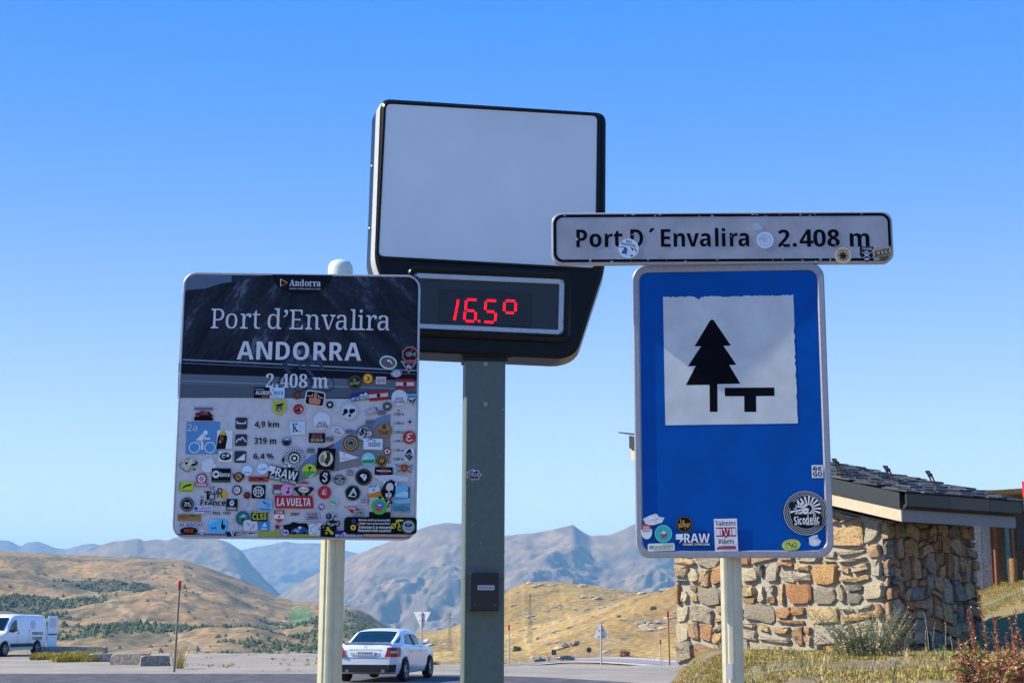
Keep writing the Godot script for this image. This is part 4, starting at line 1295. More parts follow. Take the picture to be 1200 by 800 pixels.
func board_stickers(on: Node3D, Y: float) -> void:
	var W := "dcdde0"; var K := "1c1d22"
	bs(on, Y, Vector2(-0.363, -0.0219), 0.0727, 0.0099, 0, "rect", "7d6a80", [])
	bs(on, Y, Vector2(-0.3618, -0.0485), 0.076, 0.0397, 0, "cloud", "2a1c20", [["poly", "7c2f38", [[-0.7, 0.1], [0.5, 0.1], [0.35, 0.8], [-0.35, 0.8]]], ["box", "17141a", 0, -0.65, 0.95, 0.3, 0], ["disc", "c05048", 0.25, 0.45, 0.15], ["poly", "4c5868", [[-0.3, 0.2], [0.2, 0.2], [0.1, 0.65], [-0.2, 0.65]]], ["disc", "b06a3c", -0.6, -0.1, 0.14]])
	bs(on, Y, Vector2(-0.2779, -0.1403), 0.0595, 0.0727, 0, "rect", "dcdde0", [["poly", "1c1d22", [[-1, -1], [0.15, -1], [0.35, 0.2], [0, 0.9], [-0.6, 0.7], [-0.9, 0.2]]], ["poly", "b7b848", [[-0.75, 0.5], [0.1, 0.45], [0, 0.95], [-0.5, 0.9]]], ["poly", "8c4a38", [[-0.7, -0.1], [-0.1, -0.1], [-0.2, 0.35], [-0.6, 0.35]]], ["disc", "caa080", -0.55, -0.25, 0.16]])
	bs(on, Y, Vector2(-0.2721, -0.2045), 0.0529, 0.043, 0, "rect", "dcdde0", [["disc", "1c1d22", 0, -0.05, 0.85, 0.7], ["disc", "dcdde0", -0.25, 0, 0.3, 0.35], ["disc", "dcdde0", 0.35, 0.1, 0.2, 0.25], ["box", "1c1d22", -0.2, -0.05, 0.2, 0.15, 0], ["box", "aab4cc", 0, 0.8, 0.7, 0.1, 0]])
	bs(on, Y, Vector2(-0.411, -0.2371), 0.076, 0.0562, 3, "cloud", "b9bdb4", [["disc", "1c1d22", 0.4, 0.1, 0.5, 0.35], ["disc", "d8d2b8", -0.1, 0.3, 0.55, 0.5], ["disc", "1c1d22", -0.25, 0.15, 0.14, 0.2], ["disc", "d8d2b8", 0.55, 0.2, 0.12], ["scrawl", "1c1d22", -0.1, -0.1, 0.95, 22, 3, 0.07], ["disc", "1c1d22", 0.55, -0.75, 0.13]])
	bs(on, Y, Vector2(-0.3327, -0.2396), 0.0595, 0.0595, -8, "torn", "d3d8e0", [])
	bs(on, Y, Vector2(-0.2855, -0.2784), 0.0727, 0.0529, 0, "rect", "14171b", [["shape", "dcdde0", -0.55, 0.15, 0.42, 0.62, "gear", 0], ["disc", "14171b", -0.55, 0.15, 0.2], ["text", "dcdde0", "abance", 0.3, 0.15, 0.62, 0.36, "sb", 0], ["box", "33524a", 0, -0.8, 1, 0.12, 0]])
	bs(on, Y, Vector2(-0.3598, -0.2922), 0.043, 0.043, 0, "round", "8c3b48", [["in", "dcdde0", 0.28], ["rays", "8c3b48", 0, 0, 0.1, 0.55, 6, 0.12]])
	bs(on, Y, Vector2(-0.3588, -0.3151), 0.0529, 0.0165, 0, "soft", "b06a78", [["text", "dcdde0", "TRAIL", 0, 0, 0.75, 0.5, "sb", 0]])
	bs(on, Y, Vector2(-0.417, -0.3222), 0.0529, 0.038, 0, "rect", "b7c64a", [["poly", "1c1d22", [[-0.6, -0.6], [-0.4, 0], [-0.1, 0.3], [0.35, 0.4], [0.6, 0.6], [0.85, 0.35], [0.5, 0.1], [0.1, 0], [-0.2, -0.2]]], ["box", "58642c", -0.85, 0, 0.05, 0.8, 0], ["box", "58642c", 0.1, -0.85, 0.7, 0.08, 0]])
	bs(on, Y, Vector2(-0.4108, -0.3905), 0.0529, 0.0545, 0, "round", "3c3d44", [["in", "6c6e76", 0.12], ["in", "22232a", 0.3], ["disc", "dcdde0", -0.2, -0.12, 0.17], ["disc", "dcdde0", 0.35, -0.15, 0.17], ["line", "dcdde0", [[-0.3, 0.3], [0.0, 0.1], [0.35, 0.25]], 0.13], ["disc", "22232a", -0.2, -0.12, 0.09], ["disc", "22232a", 0.35, -0.15, 0.09]])
	bs(on, Y, Vector2(-0.3484, -0.4095), 0.0727, 0.0314, 3, "soft", "c4c6d4", [["text", "c86878", "LAPRADE", 0.2, 0.3, 0.62, 0.4, "sb", 0], ["disc", "4a4aa0", -0.75, 0.3, 0.2, 0.45], ["box", "4a50b8", 0, -0.4, 0.9, 0.1, 0], ["text", "4a50b8", "pirineus", 0.5, -0.8, 0.4, 0.22, "sb", 0]])
	bs(on, Y, Vector2(-0.2405, -0.3906), 0.043, 0.0446, 0, "rect", "1d2026", [["disc", "b9d0e0", 0, 0.3, 0.42, 0.5], ["disc", "1d2026", -0.12, 0.35, 0.12], ["disc", "1d2026", 0.14, 0.35, 0.12], ["text", "dcdde0", "CORDADA", 0, -0.65, 0.85, 0.24, "sb", 0]])
	bs(on, Y, Vector2(-0.4005, -0.4401), 0.0876, 0.0258, 0, "rect", "a07c4a", [["scrawl", "7a3a28", 0, 0, 0.9, 16, 5, 0.16], ["scrawl", "4c3a28", 0.2, 0, 0.8, 10, 8, 0.14]])
	bs(on, Y, Vector2(-0.3912, -0.4682), 0.0893, 0.0152, 1, "rect", "c3c4d6", [["text", "2f2f6e", "KA WINTERS", 0, 0, 0.95, 0.8, "sb", 0]])
	bs(on, Y, Vector2(-0.3999, -0.4909), 0.0678, 0.0298, 0, "round", "231d1e", [["ring", "4a4038", 0, 0, 0.86, 0.95], ["text", "c85a38", "HOZ", 0, 0.05, 0.5, 0.42, "sb", 0]])
	bs(on, Y, Vector2(-0.3497, -0.4937), 0.0264, 0.0231, 0, "cloud", "c9ccd8", [["text", "1c1d22", "snails", 0, -0.2, 0.8, 0.3, "sb", 0]])
	bs(on, Y, Vector2(-0.2908, -0.4715), 0.0727, 0.0479, 1, "soft", "5cb4e4", [["poly", "86cdf0", [[-1, 0.2], [0.1, 1], [-0.8, 1]]], ["poly", "1c1d22", [[0.35, 0.1], [0.45, 0.9], [0.55, 0.9], [0.55, 0.2], [0.8, 0.15], [0.75, -0.4], [0.55, -0.65], [0.4, -0.35]]], ["poly", "2c6cb0", [[-0.65, -0.6], [-0.6, -0.05], [-0.4, -0.3], [-0.2, 0], [-0.1, -0.6], [-0.35, -0.4]]]])
	bs(on, Y, Vector2(-0.1964, -0.4406), 0.0562, 0.0562, 0, "round", "4c7aa0", [["in", "34546c", 0.14], ["in", "3f7a58", 0.3], ["poly", "9cc0d8", [[-0.5, 0.1], [0.1, 0.55], [0.5, 0.2], [0.1, 0.1]]], ["disc", "1f3a30", 0.1, -0.3, 0.3, 0.2]])
	bs(on, Y, Vector2(-0.1991, -0.4989), 0.1256, 0.0185, 3, "pennant", "20264a", [["text", "dcdde0", "V", -0.55, 0.1, 0.12, 0.8, "sb", 0], ["text", "dcdde0", "velocat", 0.05, 0.0, 0.4, 0.4, "sb", 0]])
	bs(on, Y, Vector2(-0.223, -0.4651), 0.0562, 0.0079, -36, "rect", "cbd0dc", [["text", "7a4a6a", "rider club", 0, 0, 0.8, 0.5, "sb", 0]])
	bs(on, Y, Vector2(-0.1662, -0.4679), 0.0529, 0.0413, 3, "soft", "cdd0da", [["scrawl", "4c4c58", 0, 0, 0.8, 20, 21, 0.06], ["disc", "a86a8a", -0.3, 0, 0.15]])
	bs(on, Y, Vector2(-0.1149, -0.4691), 0.0417, 0.0364, 0, "rect", "3f8cc8", [["poly", "bcdcf0", [[-0.4, -0.2], [0.1, 0.75], [0.5, -0.2]]], ["text", "dcdde0", "cims", 0, -0.6, 0.6, 0.25, "sb", 0]])
	bs(on, Y, Vector2(-0.1334, -0.4335), 0.0628, 0.038, 0, "rect", "2c332c", [["text", "d0c84a", "CLSS", 0, -0.05, 0.85, 0.62, "sb", 0], ["box", "c8c048", 0, 0.85, 0.9, 0.1, 0]])
	bs(on, Y, Vector2(-0.1121, -0.3927), 0.0512, 0.0446, -2, "rect", "86b4d8", [["scrawl", "3f6a94", 0, 0.2, 0.7, 14, 31, 0.12], ["box", "4c7ca4", 0, -0.65, 0.8, 0.14, 0]])
	bs(on, Y, Vector2(-0.1937, -0.3821), 0.0331, 0.0331, 0, "round", "b9b6c4", [["scrawl", "b888a0", 0, 0, 0.8, 9, 14, 0.08]])
	bs(on, Y, Vector2(-0.2231, -0.3344), 0.0413, 0.0413, 0, "gear", "1c1d22", [["disc", "dcdde0", 0, 0, 0.62], ["text", "a03038", "KC", 0, 0, 0.42, 0.36, "sb", 0]])
	bs(on, Y, Vector2(-0.184, -0.3536), 0.0278, 0.0278, 0, "round", "5c2c30", [["ring", "8c4448", 0, 0, 0.7, 0.85], ["scrawl", "a86868", 0, 0, 0.6, 8, 2, 0.12]])
	bs(on, Y, Vector2(-0.1406, -0.3392), 0.0516, 0.0516, 0, "rect", "1a1c1e", [["ring", "dcdde0", 0, 0, 0.68, 0.8], ["rays", "dcdde0", 0, 0, 0.15, 0.7, 8, 0.06], ["text", "dcdde0", "S T C", 0, 0, 0.5, 0.3, "sb", 0]])
	bs(on, Y, Vector2(-0.1866, -0.2588), 0.043, 0.043, 0, "round", "8fc4e8", [["in", "cfe2f0", 0.14], ["text", "1c1d22", "AI CERA", 0, -0.35, 0.55, 0.14, "sb", 0]])
	bs(on, Y, Vector2(-0.1281, -0.2507), 0.0463, 0.0479, 0, "round", "8fc4e8", [["in", "cfe2f0", 0.14], ["text", "7a4a50", "ULLBERS", 0, -0.1, 0.6, 0.16, "sb", 8]])
	bs(on, Y, Vector2(-0.2185, -0.2843), 0.0463, 0.0397, 0, "lozenge", "3c3630", [["disc", "b88a5c", 0, 0.05, 0.5, 0.65], ["poly", "7c3c30", [[-0.4, 0.2], [0.3, -0.6], [0.45, -0.3], [-0.2, 0.5]]], ["disc", "3c3630", -0.8, 0.4, 0.2], ["disc", "3c3630", 0.8, 0.4, 0.2]])
	bs(on, Y, Vector2(-0.143, -0.2912), 0.076, 0.0205, 0, "rect", "a5483c", [["text", "54201c", "VERTICAL", -0.1, 0, 0.7, 0.45, "sb", 0], ["disc", "1c1d22", 0.28, 0.1, 0.28]])
	bs(on, Y, Vector2(-0.0477, -0.2745), 0.1223, 0.0529, -13, "banner", "1c1d22", [["text", "dcdde0", "RAW", 0.18, 0.22, 0.68, 0.62, "sb", 0], ["poly", "dcdde0", [[-1, 0.9], [-0.55, 0.9], [-0.62, 0.25], [-0.45, 0.25], [-0.82, -0.55], [-0.75, 0.1], [-1.02, 0.1]]], ["text", "dcdde0", "ORGANIC SUPER DRINK", 0.05, -0.72, 0.86, 0.2, "sb", 0]])
	bs(on, Y, Vector2(-0.012, -0.215), 0.0893, 0.0893, 0, "drop", "1c1d22", [["rays", "dcdde0", 0.1, 0.15, 0.52, 0.86, 26, 0.05], ["ring", "dcdde0", 0.1, 0.1, 0.3, 0.42], ["disc", "dcdde0", 0.1, 0.1, 0.14], ["scrawl", "dcdde0", -0.45, -0.3, 0.35, 9, 17, 0.08], ["disc", "dcdde0", -0.3, -0.55, 0.14]])
	bs(on, Y, Vector2(-0.0638, -0.3303), 0.0463, 0.0364, 0, "rect", "8c3a42", [["box", "54606a", 0, -0.4, 1, 0.6, 0], ["box", "dcdde0", -0.3, -0.25, 0.45, 0.08, 0], ["box", "dcdde0", -0.2, -0.5, 0.6, 0.08, 0], ["box", "dcdde0", -0.25, -0.75, 0.5, 0.08, 0]])
	bs(on, Y, Vector2(-0.0327, -0.3333), 0.0463, 0.0479, 0, "round", "d89ac0", [["scrawl", "5c3c88", 0, 0, 0.6, 12, 6, 0.12], ["disc", "3c2c5c", 0.15, -0.3, 0.28, 0.16]])
	bs(on, Y, Vector2(0.0323, -0.3278), 0.0793, 0.0595, 0, "lozenge", "20242a", [["poly", "a8434a", [[-0.8, 0.2], [-0.3, 0.85], [0, 0.95], [0.3, 0.85], [0.8, 0.2]]], ["text", "dcdde0", "BIKE RUN SWIM", 0, 0.5, 0.75, 0.16, "sb", 0], ["shape", "dcdde0", 0, -0.1, 0.55, 0.42, "gear", 0], ["text", "1c1d22", "trail", 0, -0.1, 0.35, 0.18, "sb", 0], ["disc", "8c9a40", 0, -0.7, 0.14]])
	bs(on, Y, Vector2(-0.0036, -0.3781), 0.1521, 0.0479, 0, "banner", "a8323a", [["text", "dcdde0", "LA VUELTA", 0, 0, 0.84, 0.62, "sb", 0]])
	bs(on, Y, Vector2(-0.0587, -0.4339), 0.0397, 0.0463, 0, "shield", "b0424a", [["box", "dcdde0", 0, 0.0, 1, 0.36, 0], ["poly", "b0424a", [[-0.3, 0], [0, 0.25], [0.3, 0], [0, -0.25]]], ["text", "dcdde0", "CLUB", 0, 0.7, 0.6, 0.2, "sb", 0]])
	bs(on, Y, Vector2(-0.0639, -0.4735), 0.0314, 0.0314, 8, "star", "a8404c", [["shape", "5c1c28", 0, 0, 0.45, 0.45, "star", 0]])
	bs(on, Y, Vector2(0.0093, -0.4777), 0.1223, 0.0496, 0, "cloud", "17181c", [["box", "17181c", 0.1, -0.35, 0.85, 0.5, 0], ["poly", "34548c", [[-0.35, -0.75], [-0.3, -0.2], [0.05, 0.15], [0.4, 0.3], [0.75, -0.3], [0.7, -0.75]]], ["disc", "dcdde0", 0.2, 0.1, 0.1, 0.2], ["disc", "8ca0c8", 0.0, -0.4, 0.2, 0.25], ["disc", "1c1d22", -0.1, -0.7, 0.1, 0.2], ["disc", "1c1d22", 0.5, -0.7, 0.1, 0.2]])
	bs(on, Y, Vector2(-0.034, -0.4943), 0.0314, 0.0264, 0, "round", "7a5a9c", [["in", "dcdde0", 0.2], ["in", "4a3a7c", 0.4], ["text", "dcdde0", "C", 0, 0, 0.3, 0.5, "sb", 0]])
	bs(on, Y, Vector2(0.0792, -0.482), 0.0479, 0.0446, 2, "soft", "cfd0dc", [["scrawl", "2c2c40", 0, 0, 0.85, 26, 41, 0.06]])
	bs(on, Y, Vector2(0.0983, -0.4656), 0.0198, 0.0198, 0, "round", "caa8c0", [["in", "d8d4e0", 0.25]])
	bs(on, Y, Vector2(0.1314, -0.4874), 0.0612, 0.0446, -1, "rect", "1b1c1e", [["disc", "b8c040", -0.1, 0.5, 0.18, 0.2], ["poly", "b8c040", [[-0.5, 0.1], [0.1, 0.4], [0.5, -0.1], [0.2, -0.4], [0, 0]]], ["disc", "b8c040", -0.25, -0.35, 0.14, 0.2], ["disc", "b8c040", 0.45, -0.35, 0.2, 0.25], ["box", "a06a3c", -0.65, 0.65, 0.15, 0.15, 0]])
	bs(on, Y, Vector2(0.2097, -0.4971), 0.1074, 0.0248, 0, "rect", "2c2f74", [["poly", "dcdde0", [[-0.5, -0.05], [-0.3, 0.5], [-0.15, 0.1], [0, 0.85], [0.25, -0.05]]], ["text", "dcdde0", "MY ALTERSPEIN 2019", 0, -0.6, 0.95, 0.34, "sb", 0], ["ring", "7a5a98", 0.7, 0.35, 0.3, 0.5]])
	bs(on, Y, Vector2(0.2557, 0.0357), 0.1058, 0.0298, 9, "rect", "2c3a80", [["poly", "dcdde0", [[-0.4, 0.1], [-0.2, 0.6], [-0.05, 0.25], [0.1, 0.85], [0.3, 0.1]]], ["text", "dcdde0", "MY ALTERSPEIN 2019", 0, -0.45, 0.95, 0.4, "sb", 0], ["ring", "55609c", 0.75, 0.45, 0.3, 0.5]])
	bs(on, Y, Vector2(0.1448, -0.4441), 0.0628, 0.0562, 0, "cloud", "a4a6b2", [["disc", "1c1d22", -0.45, 0.45, 0.38, 0.42], ["disc", "6a6c76", -0.5, 0.5, 0.22, 0.25], ["ring", "1c1d22", -0.4, -0.5, 0.28, 0.42], ["ring", "1c1d22", 0.6, -0.5, 0.28, 0.42], ["line", "1c1d22", [[-0.4, -0.4], [0.0, -0.1], [0.6, -0.45]], 0.2], ["line", "1c1d22", [[0.0, -0.1], [0.3, 0.5], [0.5, 0.45]], 0.14], ["box", "1c1d22", 0.05, -0.3, 0.3, 0.2, 0]])
	bs(on, Y, Vector2(0.2253, -0.4076), 0.076, 0.0298, 0, "wedge", "a8303c", [["poly", "b0a8b4", [[0.15, 1], [1, 1], [0.6, 0.3]]], ["text", "dcdde0", "Tretze", -0.3, 0.6, 0.5, 0.35, "sb", 0]])
	bs(on, Y, Vector2(0.2451, -0.4172), 0.043, 0.0198, 0, "soft", "a6a7b4", [["ring", "1c1d22", -0.45, -0.1, 0.55, 0.75], ["ring", "1c1d22", 0.5, -0.1, 0.55, 0.75], ["line", "1c1d22", [[-0.45, 0], [0, 0.6], [0.5, 0], [-0.05, -0.1]], 0.18]])
	bs(on, Y, Vector2(0.0681, -0.4334), 0.0562, 0.0331, 0, "soft", "a2a4b2", [["text", "8c2c38", "AGE", 0.05, 0.1, 0.6, 0.42, "sb", 6], ["line", "1c1d22", [[-0.7, 0.6], [0.6, 0.75]], 0.12], ["line", "1c1d22", [[-0.8, -0.5], [0.8, -0.4]], 0.12], ["scrawl", "1c1d22", 0, 0, 0.9, 10, 12, 0.09]])
	bs(on, Y, Vector2(0.1012, -0.3957), 0.0248, 0.0264, 0, "round", "8c6a9c", [["text", "dcdde0", "N", 0, 0, 0.5, 0.5, "sb", 0], ["scrawl", "3c2c68", 0, 0, 0.8, 8, 13, 0.14]])
	bs(on, Y, Vector2(0.1464, -0.3806), 0.0331, 0.0364, -25, "soft", "a7b8b4", [["in", "b6c6c2", 0.2], ["box", "4c9a5c", 0, 0.1, 0.7, 0.14, 0], ["ring", "4c7a8c", 0, 0, 0.6, 0.7]])
	bs(on, Y, Vector2(0.111, -0.3401), 0.0509, 0.0509, 0, "round", "b4343f", [["line", "dcdde0", [[-0.35, -0.2], [-0.05, 0.5], [-0.05, -0.4]], 0.09], ["line", "dcdde0", [[-0.35, -0.2], [0.2, -0.2]], 0.08], ["box", "dcdde0", 0.25, 0.1, 0.03, 0.5, 0]])
	bs(on, Y, Vector2(0.2198, -0.3411), 0.0595, 0.0595, 0, "round", "1b1d20", [["line", "dcdde0", [[-0.5, -0.4], [0.1, 0.6], [0.45, -0.2]], 0.12], ["line", "dcdde0", [[-0.3, -0.35], [0.1, 0.3], [0.25, -0.1]], 0.1], ["line", "dcdde0", [[-0.5, -0.4], [0.3, -0.5], [0.45, -0.2]], 0.1], ["ring", "6c6e74", 0, 0, 0.86, 0.93]])
	bs(on, Y, Vector2(0.1678, -0.2915), 0.0562, 0.0413, 0, "round", "8d8f9a", [["ring", "3c3d44", 0, 0, 0.8, 0.95], ["poly", "3a3b42", [[-1, 0.35], [1, 0.35], [0.55, 0], [0.15, 0.05], [0, -0.55], [-0.15, 0.05], [-0.55, 0]]], ["disc", "c8a868", 0, 0.1, 0.16]])
	bs(on, Y, Vector2(0.207, -0.2639), 0.0281, 0.0248, 0, "round", "9798a6", [["ring", "1c1d22", 0, 0, 0.72, 0.86], ["line", "1c1d22", [[-0.4, 0.1], [0.1, 0.4], [0.4, 0.0]], 0.1]])
	bs(on, Y, Vector2(0.112, -0.2828), 0.0443, 0.0545, 0, "round", "17181c", [["line", "dcdde0", [[0.3, 0.55], [-0.15, 0.6], [-0.3, 0.3], [0.2, 0.0], [0.3, -0.35], [-0.1, -0.6], [-0.4, -0.35]], 0.24], ["disc", "dcdde0", 0.3, 0.35, 0.14]])
	bs(on, Y, Vector2(0.0514, -0.2571), 0.0562, 0.0512, 0, "round", "b8c848", [["poly", "4aa052", [[-0.95, -0.1], [0.95, -0.1], [0.7, -0.75], [0, -1], [-0.7, -0.75]]], ["box", "1c1d22", 0.05, 0.15, 0.06, 0.35, 0], ["disc", "1c1d22", 0.05, 0.42, 0.22, 0.2], ["poly", "dcdde0", [[-0.1, -0.95], [0.7, -0.4], [0.6, -0.6], [0.1, -1]]]])
	bs(on, Y, Vector2(0.1139, -0.2115), 0.0694, 0.0826, -3, "rect", "181a1d", [["disc", "cfc6b0", 0, 0, 0.8, 0.72], ["poly", "3a3834", [[-0.05, 0.7], [0.4, 0.6], [0.5, 0], [0.2, -0.6], [-0.2, -0.3], [0.1, 0.2]]], ["disc", "8c8474", -0.4, 0, 0.22, 0.4]])
	bs(on, Y, Vector2(0.2022, -0.2024), 0.0793, 0.0446, -2, "pennant", "d4d9e4", [["text", "5c6484", "velo.cat", -0.35, -0.3, 0.4, 0.12, "sb", 0], ["text", "1c1d22", "v", -0.5, 0.45, 0.08, 0.12, "sb", 0]])
	bs(on, Y, Vector2(0.2075, -0.1501), 0.0578, 0.0595, 0, "round", "23262c", [["ring", "d0924a", 0, 0, 0.72, 0.9], ["in", "6f8088", 0.4], ["disc", "2c343a", 0, 0.0, 0.32, 0.28], ["disc", "4c7a4c", 0.1, -0.2, 0.3, 0.14]])
	bs(on, Y, Vector2(0.0765, -0.13), 0.0628, 0.0364, 0, "rect", "1a1d20", [["text", "b85a58", "MOTO", 0, 0.5, 0.62, 0.24, "sb", 0], ["text", "b85a58", "ROAD", 0, 0, 0.62, 0.24, "sb", 0], ["text", "c8c8b0", "GUILD", 0, -0.5, 0.75, 0.24, "sb", 0]])
	bs(on, Y, Vector2(0.1553, -0.104), 0.0516, 0.0364, -15, "round", "c9cbd4", [["text", "5c5e6c", "MY", -0.1, 0.35, 0.3, 0.2, "sb", 0], ["text", "5c5e6c", "PLAN", 0.05, -0.25, 0.5, 0.26, "sb", 0]])
	bs(on, Y, Vector2(0.0934, -0.0635), 0.0674, 0.0674, 0, "round", "d2d5df", [["text", "1c1d22", "HATE", 0.05, -0.28, 0.46, 0.16, "sb", 0], ["text", "1c1d22", "GLAZER", 0.05, -0.62, 0.66, 0.17, "sb", 0]])
	bs(on, Y, Vector2(0.3914, 0.0299), 0.0628, 0.0628, 0, "round", "ccd0dc", [["text", "1c1d22", "HATE", 0.0, -0.12, 0.46, 0.15, "sb", 0], ["text", "1c1d22", "GLAZER", 0.0, -0.5, 0.66, 0.17, "sb", 0]])
	bs(on, Y, Vector2(0.1977, -0.0257), 0.0678, 0.0678, 0, "round", "c3cbd9", [["ring", "aab2c2", 0, 0, 0.86, 0.95], ["disc", "1c1d22", -0.4, 0.0, 0.26, 0.3], ["disc", "1c1d22", 0.25, 0.0, 0.26, 0.3], ["disc", "1c1d22", -0.6, -0.35, 0.14], ["disc", "1c1d22", 0.1, -0.5, 0.16], ["disc", "1c1d22", 0.5, 0.1, 0.2, 0.2], ["disc", "dcdde0", -0.15, 0.4, 0.14]])
	bs(on, Y, Vector2(0.1229, -0.0009), 0.0344, 0.0344, 0, "round", "c4c6d0", [["in", "2a2c34", 0.14], ["disc", "dcdde0", 0, 0, 0.34], ["disc", "2a2c34", 0.05, 0, 0.14]])
	bs(on, Y, Vector2(0.0645, 0.0228), 0.0777, 0.0595, -8, "soft", "d6d7dc", [["in", "1d1e22", 0.14], ["poly", "c88068", [[-0.5, -0.75], [-0.6, 0], [-0.15, 0.05], [-0.12, 0.75], [0.12, 0.75], [0.15, 0.05], [0.6, 0], [0.55, -0.75]]], ["line", "dcdde0", [[-0.8, 0.2], [-0.3, 0.25], [-0.3, 0.5]], 0.08], ["line", "dcdde0", [[0.8, 0.2], [0.3, 0.25], [0.3, 0.5]], 0.08]])
	bs(on, Y, Vector2(-0.0051, 0.0344), 0.0311, 0.0311, 0, "round", "6f4a3c", [["ring", "3c2420", 0, 0, 0.7, 0.86], ["disc", "c06a3c", 0.1, 0.1, 0.24], ["line", "1c1d22", [[-0.2, -0.3], [0.2, 0.3]], 0.12]])
	bs(on, Y, Vector2(0.0022, -0.0196), 0.0496, 0.0496, 0, "round", "c9cbd2", [["in", "a0383c", 0.14], ["disc", "c9a8a0", 0.15, -0.1, 0.45, 0.4], ["poly", "5c2024", [[-0.5, -0.4], [0.1, 0.4], [0.4, -0.4]]]])
	bs(on, Y, Vector2(-0.0726, -0.0164), 0.0529, 0.0562, 0, "shield", "b8bc3c", [["disc", "5c646c", 0, 0.0, 0.5, 0.55], ["poly", "2c3030", [[-0.6, 0.45], [0.7, 0.75], [0.5, 0.35], [-0.3, 0.2]]], ["disc", "8c8c8c", 0.05, -0.25, 0.3, 0.25]])
	bs(on, Y, Vector2(-0.1414, 0.0429), 0.0595, 0.0413, 0, "rect", "14151a", [["text", "dcdde0", "ALUBIA", 0.08, 0.0, 0.9, 0.36, "sb", 0], ["box", "9a9ca8", -0.3, 0.65, 0.6, 0.08, 0], ["box", "9a9ca8", 0.4, -0.7, 0.4, 0.06, 0]])
	bs(on, Y, Vector2(-0.0825, 0.0435), 0.0578, 0.0413, 0, "rect", "b9d6ea", [["text", "1c1d22", "ROCK", 0.2, -0.05, 0.62, 0.34, "sb", 0], ["disc", "c8688c", -0.9, -0.25, 0.25, 0.35], ["box", "7a98ac", -0.3, -0.72, 0.5, 0.06, 0], ["disc", "5c7c5c", -0.6, 0.5, 0.12]])
	bs(on, Y, Vector2(0.0012, -0.0937), 0.0578, 0.0512, 3, "rect", "c6d6e8", [["text", "1f2433", "K", -0.35, 0.1, 0.36, 0.66, "rb", 0], ["scrawl", "8ca8c8", 0.4, 0.1, 0.5, 7, 3, 0.05], ["line", "1f2433", [[-0.2, -0.2], [0.5, -0.6]], 0.06]])
	bs(on, Y, Vector2(-0.0401, -0.1461), 0.0364, 0.0347, 0, "round", "38465c", [["poly", "6f9ccc", [[-0.8, 0.3], [0.8, 0.3], [0.5, 0.85], [-0.5, 0.85]]], ["box", "dcdde0", 0.05, 0.6, 0.4, 0.1, 0], ["disc", "22262e", 0, -0.3, 0.5, 0.3]])
	bs(on, Y, Vector2(0.218, 0.0882), 0.0555, 0.0542, 0, "round", "2a2f2c", [["ring", "6c6a50", 0, 0, 0.86, 0.94], ["text", "b0a878", "Le", -0.1, 0.4, 0.2, 0.22, "rb", 12], ["text", "b0a878", "Refuge", 0, -0.15, 0.72, 0.3, "rb", 12]])
	bs(on, Y, Vector2(0.2673, 0.1029), 0.0423, 0.0443, 0, "round", "b8433c", [["in", "d8b838", 0.22], ["poly", "5c4a20", [[-0.4, -0.3], [0, 0.5], [0.4, -0.1], [0.1, -0.4]]], ["disc", "e0d080", -0.2, 0.0, 0.2]])
	bs(on, Y, Vector2(0.3182, 0.0967), 0.0397, 0.0284, 0, "rect", "c9c2c4", [["text", "6c5050", "ESKI", 0, 0.3, 0.8, 0.3, "sb", 0], ["text", "4c4440", "GETG", 0, -0.35, 0.8, 0.3, "sb", 0]])
	bs(on, Y, Vector2(0.4119, 0.0837), 0.0711, 0.0397, 0, "rect", "bfc2ca", [["box", "a0303c", 0, 0.68, 1, 0.32, 0], ["box", "a0303c", 0, -0.68, 1, 0.32, 0], ["disc", "33302c", 0, 0, 0.2, 0.4]])
	bs(on, Y, Vector2(0.3102, 0.037), 0.0744, 0.038, 6, "rect", "bfc2ca", [["box", "a0303c", 0, 0.68, 1, 0.32, 0], ["box", "a0303c", 0, -0.68, 1, 0.32, 0], ["disc", "33302c", 0, 0, 0.2, 0.4]])
	bs(on, Y, Vector2(0.4397, 0.0154), 0.043, 0.0562, 0, "wedge", "c4cbd6", [["poly", "4c8cb0", [[-0.85, 0.9], [0.9, 0.9], [0.8, 0.5], [-0.7, 0.45]]], ["poly", "22262c", [[-0.7, 0.4], [-0.1, 0.15], [0.75, 0.45], [0.1, -0.6]]], ["line", "dcdde0", [[-0.1, -0.6], [0.15, 0.1]], 0.12]])
	bs(on, Y, Vector2(0.3449, 0.1677), 0.0688, 0.0529, -12, "round", "d2d6dc", [["in", "55656a", 0.2], ["poly", "dcdde0", [[-0.5, 0.1], [0, 0.45], [0.4, 0.2], [0.55, -0.2], [0.1, 0.1]]], ["disc", "b0404a", 0.15, -0.1, 0.22, 0.26], ["disc", "3c7a5c", -0.3, 0.15, 0.2, 0.16]])
	bs(on, Y, Vector2(0.43, 0.1998), 0.0628, 0.0628, 0, "octagon", "b8838a", [["in", "2a2228", 0.12], ["disc", "7c8488", -0.15, 0.05, 0.42, 0.32], ["poly", "7c8488", [[0.2, 0.1], [0.75, 0.35], [0.65, -0.3]]], ["disc", "2a2228", -0.3, 0.1, 0.1], ["poly", "b04a40", [[0.0, 0.5], [0.3, 0.8], [0.35, 0.4]]], ["box", "9c6a6c", 0, -0.8, 0.4, 0.14, 0]])
	bs(on, Y, Vector2(0.4256, 0.1495), 0.0661, 0.0496, 0, "wedge", "8c929c", [["poly", "2c2c34", [[-0.6, 0.6], [0.6, 0.6], [0, -0.6]]], ["disc", "c0c4cc", 0, 0.1, 0.25, 0.3], ["box", "a0505c", 0.1, 0.78, 0.6, 0.2, 0], ["line", "2c2c34", [[-0.05, -0.1], [0.1, 0.35]], 0.1]])
